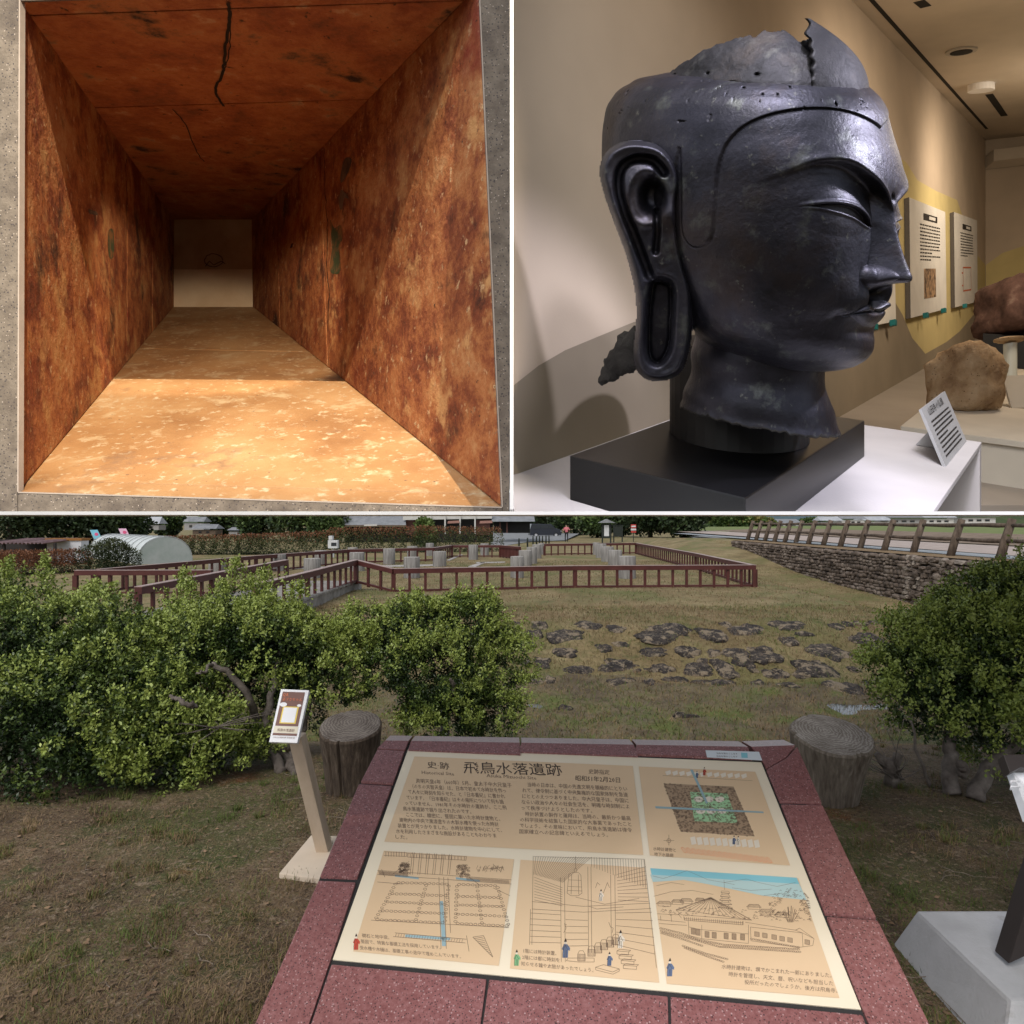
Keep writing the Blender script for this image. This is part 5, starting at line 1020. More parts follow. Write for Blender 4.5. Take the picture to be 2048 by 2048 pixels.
for u, v, r in ((.22, .70, .10), (.80, .69, .06)):
    mesh('speech_bubble', [c4[0]+ex*(u+r*1.3*math.cos(t))+ey*(v+r*.42*math.sin(t))+sn*.0025 for t in np.linspace(0, 6.283, 20, False)], [tuple(range(20))], 'sign_white', qs)
# concrete block with a dark post and a panel corner at the right edge
mat('concrete', [(.3, (.36, .36, .36)), (.7, (.52, .52, .53))], 3, 8, .9, .002, 90, layer=[(6, .6, .75, (.22, .20, .18))]); mat('dark_metal', (.035, .028, .026), 4, 3, .45)
cb_ = empty('concrete_footing', (2.0, 2.1, 0)); tag(cb_, 'pale concrete footing block at the lower right corner', 'footing'); co = Vector(cb_.location)
tp = [Vector((1.462, 1.86, .20)), Vector((2.7, 1.86, .20)), Vector((2.7, 2.29, .20)), Vector((1.462, 2.29, .20))]; bt = [Vector((1.37, 1.79, -.05)), Vector((2.8, 1.79, -.05)), Vector((2.8, 2.40, -.05)), Vector((1.40, 2.40, -.05))]
hexa('block', [q-co for q in bt], [q-co for q in tp], 'concrete', cb_, .012)
sg = empty('panel_stand', (1.66, 2.02, .2)); tag(sg, 'dark metal stand with a white panel corner at the right edge', 'stand'); so_ = Vector(sg.location)
a_, b_ = P(2024, 1905, 2.02)-so_, P(2130, 1560, 2.02)-so_; wv2 = Vector((.033, 0, .015)); wy = Vector((0, .03, 0))
hexa('post', [a_-wv2-wy, a_+wv2-wy, a_+wv2+wy, a_-wv2+wy], [b_-wv2-wy, b_+wv2-wy, b_+wv2+wy, b_-wv2+wy], 'dark_metal', sg, .003)
c5 = [P(2026, 1545, 2.3), P(2200, 1545, 2.3), P(2240, 1760, 2.1), P(2060, 1640, 2.1)]; hexa('panel', [q-so_ for q in c5], [q-so_+Vector((0, .03, -.02)) for q in c5], 'sign_white', sg)
c6 = [P(2007, 1509, 2.29), P(2160, 1506, 2.29), P(2160, 1530, 2.26), P(2041, 1535, 2.26), P(2020, 1546, 2.25)]; prism('frame_corner', [q-so_ for q in c6], (0, .03, -.03), 'dark_metal', sg, .003)
for py in (1563, 1574): tube('wire_hook', [P(2040, py, 2.2)-so_, P(2022, py-1, 2.2)-so_, P(2021, py+6, 2.2)-so_], .003, 'sign_white', sg, 6)
# ---------------------------------------------------------------- granite information panel
mat('red_granite', [(.3, (.14, .045, .044)), (.5, (.235, .095, .09)), (.72, (.34, .17, .165))], 90, 10, .32, .0003, 300, spec=.5, nrough=.8, speck=[(170, .30, (.055, .03, .03)), (110, .22, (.42, .27, .26)), (60, .12, (.05, .03, .035))])
mat('mortar', (.035, .033, .032), 30, 4, .9, .002, 200); mat('panel_cream', [(.3, (.76, .66, .49)), (.7, (.81, .71, .54))], 3, 4, .45)
mat('panel_tan', [(.3, (.66, .47, .285)), (.7, (.71, .52, .325))], 3, 4, .45); mat('ink', (.05, .035, .028), 5, 2, .6); mat('ink_soft', (.19, .135, .095), 5, 2, .6); mat('plan_tan', (.36, .25, .155), 5, 2, .6); mat('ink_line', (.17, .115, .078), 5, 2, .6); mat('print_blue', (.28, .40, .42), 5, 2, .6); mat('print_sky', (.22, .50, .56), 5, 2, .6); mat('print_sky_pale', (.42, .56, .54), 5, 2, .6); mat('print_green', (.33, .55, .30), 5, 2, .6); mat('print_robe_blue', (.12, .16, .25), 5, 2, .6); mat('print_robe_red', (.5, .07, .04), 5, 2, .6); mat('print_robe_green', (.2, .42, .2), 5, 2, .6); mat('print_white', (.72, .64, .52), 5, 2, .6); mat('clear_label', (.62, .66, .68), 5, 2, .3)
D_ = lambda x, y: (x*1.06004, y*1.06004)                 # coordinates read off a 1932-pixel copy
cTL, cTR, cBL, cBR = D_(770, 1414), D_(1437, 1440), D_(626, 1818), D_(1627, 1914)
rays = [np.array(ray(*c)[:]) for c in (cTL, cTR, cBL, cBR)]
A_ = np.stack([rays[0], -rays[1], -rays[2]], 1); sol = np.linalg.solve(A_, -rays[3]); dd = np.array([sol[0], sol[1], sol[2], 1.0])
wid_ = np.linalg.norm(dd[3]*rays[3]-dd[2]*rays[2]); dd *= 1.12/wid_
S = [EY+Vector(r*d) for r, d in zip(rays, dd)]; sn_ = (S[1]-S[0]).cross(S[2]-S[0]).normalized(); sn_ = sn_ if sn_.z > 0 else -sn_
sign = empty('information_panel', (S[3].x*.5+S[2].x*.5, S[2].y+.3, 0)); tag(sign, 'slanted information panel in a red granite frame, Historical Site text and drawings', 'information panel'); g0 = Vector(sign.location)
def onS(x, y, off=0): return hit(*D_(x, y), S[0]+sn_*off, sn_)-g0
exs = (S[1]-S[0]); exs = exs.normalized(); eys = (S[0]-S[2]).normalized()
GR = .014                                                # granite stands proud of the printed plate
def gblock(pts, name='granite_block', thick=.16): return prism(name, [onS(x, y, GR) for x, y in pts], (0, 0, -thick), 'red_granite', sign, .003)
# frame blocks, joints left open over mortar
gblock([(712, 1414), (763, 1417), (741, 1478), (681, 1474)]); gblock([(677, 1479), (739, 1483), (674, 1655), (604, 1652)]); gblock([(601, 1661), (671, 1664.5), (622, 1816), (580, 1940), (535, 2100), (415, 2100), (480, 1934)])
gblock([(584, 1940), (625.5, 1819), (918, 1847), (903, 1960), (890, 2100), (539, 2100)]); gblock([(923, 1847.5), (1260, 1879.5), (1262, 1960), (1266, 2100), (894, 2100), (908, 1950)]); gblock([(1265, 1880), (1627, 1914.5), (1640, 1950), (1705, 2100), (1270, 2100)])
gblock([(1446, 1452), (1484, 1430), (1504, 1408), (1550, 1513), (1471, 1511)]); gblock([(1473.5, 1517), (1552, 1519), (1653, 1730), (1556, 1722)]); gblock([(1559.5, 1729), (1656, 1736), (1750, 1924), (1830, 2100), (1711, 2100), (1632, 1914)])
# top row: a front face in the panel's slope and a flatter cap behind its ridge
ridge = lambda x: 1397+ (x-740)*.0175
for a, b in ((776, 980), (984, 1196), (1201, 1411)):
    f4 = [onS(a-6, ridge(a)+17, GR), onS(b+(8 if b > 1190 else 2), ridge(b)+22, GR), onS(b, ridge(b), GR), onS(a, ridge(a), GR)]
    dz = Vector((0, .085, -.012)); capb = [f4[3]+dz, f4[2]+dz]
    v = f4+capb+[q-UP*.16 for q in (f4[0], f4[1], capb[1], capb[0])]
    mesh('granite_block', v, [(0, 1, 2, 3), (3, 2, 5, 4), (0, 6, 7, 1), (1, 7, 8, 5, 2), (5, 8, 9, 4), (4, 9, 6, 0, 3), (6, 9, 8, 7)], 'red_granite', sign)
for pts, cap in (([(712, 1412), (764, 1414.5), (771, ridge(770)), (727, 1397)], 1), ([(1418, ridge(1412)), (1500, 1406), (1483, 1428), (1446, 1449), (1440, 1437)], 1)):
    f4 = [onS(*q, GR) for q in pts]; dz = Vector((0, .085, -.012)); k = len(f4)
    i0, i1 = (3, 2) if k == 4 else (0, 1)
    v = f4+[f4[i0]+dz, f4[i1]+dz]; fs = [tuple(range(k)), (i0, i1, k+1, k)]
    nb = [q-UP*.16 for q in v]; v += nb; m_ = k+2
    loop = ([0, 1, 2, k+1, k, 3] if k == 4 else [0, k, k+1, 1, 2, 3, 4]); fs += [(loop[j], loop[(j+1) % len(loop)], loop[(j+1) % len(loop)]+m_, loop[j]+m_) for j in range(len(loop))]
    mesh('granite_block', v, fs, 'red_granite', sign)
# mortar bed and body under the blocks
prism('mortar_bed', [onS(x, y, GR-.007) for x, y in ((735, 1402), (1478, 1420), (1560, 1606), (1652, 1730), (1800, 2080), (430, 2080), (602, 1660), (680, 1478))], (0, .0, -.10), 'mortar', sign)
prism('plinth_body', [onS(x, y, -.10) for x, y in ((745, 1412), (1475, 1432), (1780, 2080), (440, 2080))], (0, .03, -.9), 'red_granite', sign)
pl_ = [onS(771, 1417), onS(1436, 1443), onS(1624, 1911), onS(629, 1816)]; plate_ = prism('printed_plate', pl_, -sn_*.01+Vector((0, 0, 0)), 'panel_cream', sign, .001)
plate_.data.transform(Matrix.Translation(sn_*.010))
PO = .0105
def area(pts, m, off=PO+.0006, name='printed_field'):
    q = [onS(x, y, off) for x, y in pts]; return mesh(name, q, [tuple(range(len(q)))], m, plate_)
def onP(x, y): return onS(x, y, PO+.0012)
area([(782, 1427), (1194, 1445), (1214, 1613), (725, 1588)], 'panel_tan'); area([(1205, 1446), (1425, 1456), (1491, 1633), (1226, 1614)], 'panel_tan')
area([(724, 1605), (970, 1621), (941, 1822), (666, 1795)], 'panel_tan'); area([(982, 1622), (1216, 1637), (1244, 1854), (962, 1827)], 'panel_tan'); area([(1228, 1638), (1506, 1657), (1584, 1883), (1258, 1856)], 'panel_tan')
area([(1227, 1638), (1503, 1656), (1522, 1698), (1440, 1690), (1335, 1668), (1290, 1660), (1232, 1664)], 'print_sky', PO+.0009)
def txt(s, x, y, x1, y1, hpx, m=None, name='lettering'):
    m = m or ('ink' if hpx > 9 else 'ink_soft')
    a, b = onP(x, y), onP(x1, y1); d = (b-a); up_ = onP(x+(-.2*hpx), y-hpx)-a; up_ = onP(x+(760-x)*0+hpx*.12*((1030-x)/-400), y-hpx)-a
    return text_on(s, m, a, d.normalized(), up_.normalized(), d.length, up_.length*1.1, plate_, name=name)
txt('史·跡', 806, 1448, 848, 1451, 13); txt('飛鳥水落遺跡', 874, 1457, 1062, 1462, 22, name='title'); txt('Historical Site', 795, 1460, 857, 1463, 8); txt('Asuka Mizuochi Site', 918, 1466, 1012, 1471, 8)
txt('史跡指定', 1110, 1459, 1150, 1461, 9); txt('昭和51年2月20日', 1085, 1472, 1170, 1476, 10)
left = ['　斉明天皇6年（660年）5月、皇太子中大兄皇子', '（のちの天智天皇）は、日本で初めて水時計を作っ', 'て人々に時刻を知らせた、と『日本書紀』に書かれ', 'ています。『日本書紀』はその場所について何も語', 'っていません。1981年その水時計の遺跡が、ここ飛', '鳥水落遺跡で掘り出されたのです。', '　ここでは、精密に、堅固に築いた水時計建物と、', '建物内の中央で黒漆塗りの木製水槽を使った水時計', '装置とが見つかりました。水時計建物を中心にして、', '水を利用したさまざまな施設があることもわかりま', 'した。']
right = ['　当時の日本は、中国の先進文明を積極的にとりい', 'れて、律令制に基づく中央集権的な国家体制を急速', 'にととのえつつありました。中大兄皇子は、中国に', 'ならい政治や人々の社会生活を、明確な時刻制によ', 'って秩序づけようとしたのです。', '　時計装置の製作と運用は、当時の、最新かつ最高', 'の科学技術を結集した国家的な大事業であったこと', 'でしょう。その意味において、飛鳥水落遺跡は律令', '国家確立への記念碑といえるでしょう。']
for i, s in enumerate(left):
    x = 776-3.2*i; y = 1476+10.6*i; full = 24; wfull = 190+.9*i
    txt(s, x, y, x+wfull*min(1, len(s)/full), y+9*min(1, len(s)/full), 8.2)
for i, s in enumerate(right):
    x = 986-.9*i; y = 1483+11.1*i; wfull = 198+2.2*i; txt(s, x, y, x+wfull*min(1, len(s)/23), y+9*min(1, len(s)/23), 8.2)
txt('礎石と地中梁。', 683, 1768, 735, 1772, 7.5); txt('堅固で、特異な基礎工法を採用しています。', 681, 1779, 832, 1791, 7.5); txt('受水槽や木樋は、基礎工事の途中で埋めこんでいます。', 679, 1791, 870, 1808, 7.5)
txt('1階には時計装置。', 986, 1797, 1050, 1802, 8); txt('2階には都に時刻を', 985, 1809, 1056, 1815, 8); txt('知らせる鐘や太鼓があったでしょう。', 983, 1821, 1120, 1834, 8)
txt('水時計建物は、塀でかこまれた一郭にありました。', 1361, 1827, 1569, 1844, 8.5); txt('時計を管理し、天文、暦、呪いなども担当した', 1374, 1841, 1572, 1859, 8.5); txt('役所だったのでしょうか。後方は飛鳥寺。', 1404, 1856, 1580, 1873, 8.5)
txt('水時計建物と', 1232, 1604, 1275, 1607, 7); txt('地下水路網', 1234, 1614, 1270, 1617, 7)
# ---- drawings
def draw(name, lines, wd=.0009, m='ink_line'):
    ls = [[onP(*q) for q in ln] for ln in lines]; v, f = ribbon_arrays(ls, wd, sn_); o = mesh(name, v, f, m, plate_); o['kind'] = 'stuff'; return o
def seg(a, b, n=1): return [(a[0]+(b[0]-a[0])*t/n, a[1]+(b[1]-a[1])*t/n) for t in range(n+1)]
def quadp(A, B_, C_, D4):                                 # unit square -> quad in picture units
    return lambda u, v: (A[0]*(1-u)*(1-v)+B_[0]*u*(1-v)+C_[0]*u*v+D4[0]*(1-u)*v, A[1]*(1-u)*(1-v)+B_[1]*u*(1-v)+C_[1]*u*v+D4[1]*(1-u)*v)
def stones(line, step, r):
    out = []
    for (a, b) in zip(line, line[1:]):
        L = math.dist(a, b); k = max(1, int(L/step))
        for j in range(k):
            c = (a[0]+(b[0]-a[0])*(j+.5)/k, a[1]+(b[1]-a[1])*(j+.5)/k); out.append([(c[0]+r*random.uniform(.75, 1.1)*math.cos(t), c[1]+r*.62*random.uniform(.75, 1.1)*math.sin(t)) for t in np.linspace(0, 6.283, 7)])
    return out
# 1: foundation drawing
G = quadp((748, 1665), (938, 1671), (960, 1747), (708, 1735)); ls = []
for u in (0, .30, .52, .60, .80, 1): ls += stones([G(u, 0), G(u, 1)], 7, 3.6)
for v in (0, .3, .52, .76, 1): ls += stones([G(0, v), G(.52, v)], 8, 3.8)+stones([G(.6, v), G(1, v)], 8, 3.8)
for x in (778, 792, 806, 820, 834, 848): ls += [seg((x, 1608+(x-778)*.05), (x-4, 1650)), seg((x+4, 1608+(x-774)*.05), (x, 1650))]
ls += [seg((725, 1607), (768, 1609)), seg((724, 1614), (767, 1616)), seg((768, 1609), (767, 1616)), seg((770, 1610), (880, 1616)), seg((769, 1617), (879, 1623)), seg((880, 1616), (879, 1623)), seg((770, 1610), (769, 1617))]
for x in range(728, 768, 5): ls.append(seg((x, 1607), (x, 1616)))
for x in range(774, 880, 6): ls.append(seg((x, 1611+(x-770)*.05), (x, 1618+(x-770)*.05)))
for k in range(60): c = (random.uniform(752, 772), random.uniform(1628, 1648)); ls.append([(c[0]+2.4*math.cos(t), c[1]+1.5*math.sin(t)) for t in np.linspace(0, 6.28, 6)])
for k in range(50): c = (random.uniform(862, 885), random.uniform(1632, 1655)); ls.append([(c[0]+2.4*math.cos(t), c[1]+1.5*math.sin(t)) for t in np.linspace(0, 6.28, 6)])
ls += [seg((712, 1642), (965, 1660)), seg((712, 1650), (965, 1668)), seg((712, 1664), (760, 1668)), seg((930, 1675), (962, 1690)), seg((885, 1655), (905, 1670)), seg((772, 1625), (740, 1650)), seg((915, 1640), (950, 1636)), seg((930, 1630), (945, 1645)), seg((720, 1640), (726, 1655)), seg((700, 1736), (960, 1750)), seg((745, 1760), (880, 1772)), seg((742, 1767), (878, 1779)), seg((880, 1765), (885, 1795)), seg((892, 1768), (930, 1806)), seg((892, 1768), (912, 1765)), seg((912, 1765), (930, 1806))]
for k in range(12): ls.append(seg((894+k*3, 1771+k*3), (911+k*1.6, 1768+k*3.2)))
ls += [seg((828, 1655), (832, 1790)), seg((837, 1655), (842, 1790)), seg((845, 1656), (850, 1760))]
draw('line_drawing', ls); area([(829, 1700), (836, 1700), (842, 1785), (834, 1785)], 'print_blue', PO+.0009); area([(765, 1763), (850, 1769), (849, 1774), (764, 1768)], 'print_blue', PO+.0009); area([(745, 1650), (790, 1655), (790, 1659), (745, 1654)], 'print_blue', PO+.0009); area([(860, 1655), (905, 1660), (905, 1664), (860, 1659)], 'print_blue', PO+.0009)
def figure(x, y, h, m):
    area([(x-h*.15, y), (x+h*.12, y), (x+h*.14, y-h*.40), (x+h*.22, y-h*.36), (x+h*.24, y-h*.50), (x+h*.10, y-h*.70), (x-h*.08, y-h*.72), (x-h*.20, y-h*.46), (x-h*.13, y-h*.38)], m, PO+.0010, 'printed_figure')
    area([(x+h*.07*math.cos(t), y-h*.79+h*.08*math.sin(t)) for t in np.linspace(0, 6.28, 10, False)], 'print_white', PO+.0011, 'printed_figure'); area([(x-h*.08, y-h*.83), (x+h*.07, y-h*.84), (x+h*.05, y-h*.93), (x+h*.01, y-h*1.03), (x-h*.04, y-h*.94)], 'ink', PO+.0012, 'printed_figure')
    draw('line_drawing', [[(x-h*.13, y-h*.38), (x-h*.02, y-h*.68), (x+h*.12, y-h*.4)], [(x-h*.05, y), (x-h*.02, y-h*.4)], [(x+h*.05, y), (x+h*.05, y-h*.4)], [(x-h*.15, y), (x-h*.16, y-h*.2), (x-h*.1, y-h*.7)]], .0007, 'ink')
figure(672, 1792, 30, 'print_robe_red'); figure(975, 1822, 30, 'print_robe_green'); figure(1067, 1807, 36, 'print_robe_blue'); figure(1171, 1789, 34, 'print_white'); figure(1150, 1822, 26, 'print_robe_blue'); figure(1264, 1842, 34, 'print_robe_blue'); figure(1134, 1700, 22, 'print_white')
figure(1315, 1468, 14, 'print_robe_blue'); figure(1329, 1463, 16, 'print_robe_red'); figure(1385, 1593, 17, 'print_robe_blue'); figure(1393, 1594, 17, 'print_white')
Zc = lambda x, y: (966+.5*x, 1415+.5*y)
def pl_(*pts): return [Zc(*p) for p in pts]
def hatch(p0, p1, q0, q1, n): return [[Zc(p0[0]+(p1[0]-p0[0])*i/n, p0[1]+(p1[1]-p0[1])*i/n), Zc(q0[0]+(q1[0]-q0[0])*i/n, q0[1]+(q1[1]-q0[1])*i/n)] for i in range(n+1)]
# 1b: hatching of the foundation drawing
ls = []
for k in range(46): ls.append(seg((714+k*1.2, 1643+k*.1), (716+k*1.2, 1650+k*.1)))
for k in range(60): ls.append(seg((880+k*1.35, 1655+k*.1), (881+k*1.35, 1661+k*.1)))
for k in range(40): x = random.uniform(898, 950); ls.append([(x, 1640+random.uniform(-6, 6)), (x+3, 1638+random.uniform(-6, 6))])
for k in range(26): ls.append(seg((748+k*5, 1761+k*.45), (746+k*5, 1767+k*.45)))
draw('line_drawing', ls, .0007)
# 2: interior with the bell
ls = [pl_((80, 400), (75, 735)), pl_((70, 600), (66, 735)), pl_((75, 572), (270, 590), (520, 578)), pl_((75, 600), (270, 612), (524, 598)), pl_((82, 402), (500, 412), (545, 822))]
ls += hatch((90, 402), (300, 404), (82, 470), (190, 500), 22)+hatch((300, 404), (498, 414), (300, 440), (505, 520), 20)+hatch((84, 480), (84, 566), (190, 520), (190, 588), 8)+hatch((395, 470), (400, 566), (505, 440), (515, 572), 8)
for x, y0, y1 in ((183, 480, 800), (198, 480, 800), (286, 440, 765), (298, 440, 765), (372, 470, 740), (388, 470, 738)): ls.append(pl_((x, y0), (x+3, y1)))
ls += hatch((70, 615), (68, 725), (183, 622), (184, 728), 5)+hatch((202, 640), (203, 740), (286, 643), (288, 738), 4)+hatch((392, 615), (394, 735), (528, 612), (540, 770), 5)
ls += [pl_((214, 470), (226, 462), (250, 462), (260, 472), (264, 540), (250, 550), (222, 550), (208, 540), (214, 470)), pl_((212, 490), (262, 492)), pl_((210, 515), (263, 517)), pl_((209, 530), (264, 532)), pl_((237, 462), (234, 452), (240, 446), (246, 453), (241, 462)), pl_((225, 470), (223, 545)), pl_((250, 470), (252, 545)), pl_((240, 400), (240, 446))]
ls += [pl_((315, 520), (322, 500), (332, 510)), pl_((345, 540), (360, 500), (368, 520)), pl_((240, 555), (350, 582), (480, 560)), pl_((290, 590), (320, 600), (420, 592))]
for k, (x, y) in enumerate(((262, 770), (300, 752), (325, 740), (347, 728), (370, 718), (392, 708))): ls += [pl_((x-14, y), (x+14, y+1), (x+14, y+26), (x-14, y+26), (x-14, y)), pl_((x-14, y), (x-8, y-12), (x+6, y-13), (x+14, y+1))]+hatch((x-12, y+2), (x+12, y+2), (x-12, y+25), (x+12, y+25), 5)
for k in range(4): ls += [pl_((396+k*8, 758+k*18), (440+k*10, 762+k*18), (440+k*10, 774+k*18), (396+k*8, 770+k*18), (396+k*8, 758+k*18)), pl_((396+k*8, 758+k*18), (406+k*8, 752+k*18), (448+k*10, 756+k*18), (440+k*10, 762+k*18))]
ls += [pl_((205, 795), (250, 800), (310, 800), (310, 785), (212, 785), (205, 795)), pl_((315, 820), (380, 838), (405, 826), (345, 810), (315, 820)), pl_((315, 820), (316, 830), (381, 846), (405, 834), (405, 826)), pl_((195, 690), (204, 672), (198, 655), (206, 660)), pl_((365, 650), (372, 668), (382, 672), (378, 690))]
draw('line_drawing', ls, .0008)
# 3: temple view
area([(1227, 1650), (1508, 1668), (1522, 1698), (1440, 1690), (1335, 1668), (1290, 1660), (1232, 1664)], 'print_sky_pale', PO+.0010)
ls = [pl_((530, 475), (570, 485), (620, 470), (660, 455), (700, 472), (740, 490), (800, 500), (840, 508)), pl_((800, 500), (850, 492), (885, 487), (930, 500), (1000, 515), (1070, 500)), pl_((535, 552), (600, 535), (680, 530), (760, 545)), pl_((830, 520), (900, 530), (980, 525)), pl_((545, 512), (600, 500), (650, 508)), pl_((950, 550), (1020, 540))]
ls += [pl_((750, 555), (618, 603), (640, 622), (905, 642), (750, 555)), pl_((618, 603), (700, 612), (905, 642))]+[pl_((750, 557), (622+i*20, 604+i*2.7)) for i in range(15)]
ls += [pl_((648, 628), (650, 642), (872, 660), (872, 645)), pl_((650, 636), (872, 652))]+hatch((652, 630), (870, 647), (652, 642), (870, 659), 30)
ls += [pl_((665, 645), (668, 700), (716, 712), (892, 730), (892, 660)), pl_((716, 660), (716, 712)), pl_((668, 668), (716, 678), (892, 694))]
for x, y in ((676, 672), (694, 676), (728, 684), (755, 687), (800, 690), (830, 692), (862, 694)): ls += [pl_((x, y), (x+16, y+2), (x+16, y+24), (x, y+22), (x, y))]+hatch((x+2, y+1), (x+14, y+2), (x+2, y+22), (x+14, y+23), 5)
ls += [pl_((880, 650), (1070, 680), (1095, 690), (900, 668)), pl_((1070, 680), (1085, 672), (1140, 712), (1095, 690)), pl_((900, 668), (902, 720), (1080, 745), (1135, 738), (1140, 712)), pl_((1095, 692), (1098, 742))]
for x, y in ((915, 685), (945, 690), (980, 696), (1010, 702), (1040, 707), (1105, 715)): ls += [pl_((x, y), (x+18, y+3), (x+18, y+20), (x, y+17), (x, y))]+hatch((x+3, y+1), (x+16, y+3), (x+3, y+18), (x+16, y+20), 4)
ls += [pl_((800, 490), (802, 528))]
for k in range(5): w_ = 15+k*3; y = 532+k*14; ls += [pl_((804-w_, y+6), (790, y), (818, y+1), (806+w_, y+9), (804-w_, y+6)), pl_((804-w_, y+7), (806+w_, y+10)), pl_((792, y+7), (793, y+14)), pl_((817, y+8), (816, y+15))]
for x0, y0, w_ in ((545, 570, 60), (600, 564, 50), (632, 560, 52), (690, 558, 40), (885, 582, 56), (930, 600, 60), (990, 612, 60)): ls += [pl_((x0, y0+10), (x0+w_*.2, y0), (x0+w_*.8, y0+1), (x0+w_, y0+12), (x0, y0+10)), pl_((x0+w_*.1, y0+11), (x0+w_*.1, y0+18), (x0+w_*.9, y0+20), (x0+w_*.9, y0+12))]+hatch((x0+w_*.2, y0+1), (x0+w_*.8, y0+2), (x0+w_*.1, y0+9), (x0+w_*.9, y0+11), 9)
ls += [pl_((548, 618), (630, 622), (640, 635)), pl_((550, 640), (655, 650)), pl_((560, 625), (562, 645)), pl_((600, 622), (602, 648)), pl_((555, 655), (660, 662))]
ls += stones(pl_((558, 672), (640, 692), (700, 715), (800, 735), (1085, 752)), 4, 2.6)+stones(pl_((560, 682), (650, 705), (780, 742), (1090, 762)), 4, 2.6)+stones(pl_((562, 690), (640, 712), (720, 740)), 4, 2.6)+stones(pl_((642, 738), (730, 768), (815, 790)), 4, 2.6)+stones(pl_((650, 746), (735, 778), (800, 800)), 4, 2.6)+stones(pl_((900, 712), (1000, 730), (1085, 745)), 4, 2.4)
for k in range(130): a_ = random.uniform(2.7, 6.8); r_ = math.sqrt(random.uniform(.25, 1)); x = 1045+78*r_*math.cos(a_); y = 590+66*r_*math.sin(a_); ls.append(pl_((x, y), (x+4, y-4), (x+8, y)))
for k in range(14): x = 1050+random.uniform(-34, 34); ls.append(pl_((1050+(x-1050)*.3, 650), (x, 585+abs(x-1050)*.8)))
for k in range(150): x = random.uniform(560, 1130); y = 590+random.uniform(0, 34)+(x-560)*.045; ls.append(pl_((x, y), (x+4, y-3), (x+8, y)))
draw('line_drawing', ls, .0007)
# 4: plan
area([(1253, 1455), (1250, 1477), (1275, 1478), (1282, 1570), (1426, 1580), (1385, 1480), (1255+28, 1474)][:0] or [(1252, 1478), (1384, 1484), (1424, 1578), (1284, 1569)], 'plan_tan', PO+.0008); ls = []
Q = quadp((1252, 1478), (1384, 1484), (1424, 1578), (1284, 1569))
for k in range(900): u, v = random.random(), random.random(); c = Q(u, v); ls.append([(c[0]-1.6, c[1]), (c[0], c[1]-1.1), (c[0]+1.7, c[1]+.2), (c[0], c[1]+1.1), (c[0]-1.6, c[1])])
draw('line_drawing', ls, .0009, 'ink_line'); area([(1302, 1494), (1372, 1497), (1392, 1553), (1310, 1549)], 'print_green', PO+.0010)
for k in range(3):
    for j in range(2): area([(1318+k*20+j*4+9*math.cos(t), 1508+j*22+5.5*math.sin(t)) for t in np.linspace(0, 6.28, 12, False)], 'print_white', PO+.0012)
area([(1236, 1521), (1440, 1531), (1441, 1534), (1237, 1525)], 'print_blue', PO+.0013); area([(1302, 1452), (1307, 1452), (1336, 1515), (1332, 1516)], 'print_blue', PO+.0013)
ls = [seg((1334, 1515), (1360, 1548)), seg((1338, 1515), (1362, 1545)), seg((1250, 1463), (1420, 1473)), seg((1262, 1575), (1262, 1595)), seg((1252, 1586), (1272, 1586)), [(1262+4*math.cos(t), 1586+4*math.sin(t)) for t in np.linspace(0, 6.28, 9)]]
draw('line_drawing', ls)
for k in range(12): area([(1255+k*13+dx, 1456+k*.55+dy) for dx, dy in ((0, 0), (10, -3), (11, 4), (3, 7))], 'print_white', PO+.0009)
for k in range(11): area([(1302+k*12+dx, 1580+k*.6+dy) for dx, dy in ((0, 0), (9, -2), (12, 12), (3, 14))], 'print_white', PO+.0009)
ls = []
for k in range(17): ls.append([(1285+k*10, 1600+k*1.2), (1288+k*10, 1598+k*1.2), (1297+k*10, 1608+k*1.2), (1292+k*10, 1609+k*1.2), (1285+k*10, 1600+k*1.2)])
draw('line_drawing', ls, .0011, 'print_orange')
# clear sticker on the top right of the granite
q = [onS(x, y, GR+.001) for x, y in ((1331, 1416), (1432, 1419), (1438, 1435), (1334, 1429))]; st4 = prism('clear_label', q, sn_*.0012, 'clear_label', sign)
for y in (1421.5, 1427): 
    a, b = onS(1352, y+1, GR+.0026), onS(1392, y+2.2, GR+.0026); text_on('日本を明るくします', 'ink', a, (b-a).normalized(), eys, (b-a).length, .0085, sign)
mesh('sticker_mark', [onS(x, y, GR+.0026) for x, y in ((1398, 1420), (1410, 1420.5), (1411, 1430), (1399, 1429.5))], [(0, 1, 2, 3)], 'print_sky', sign)
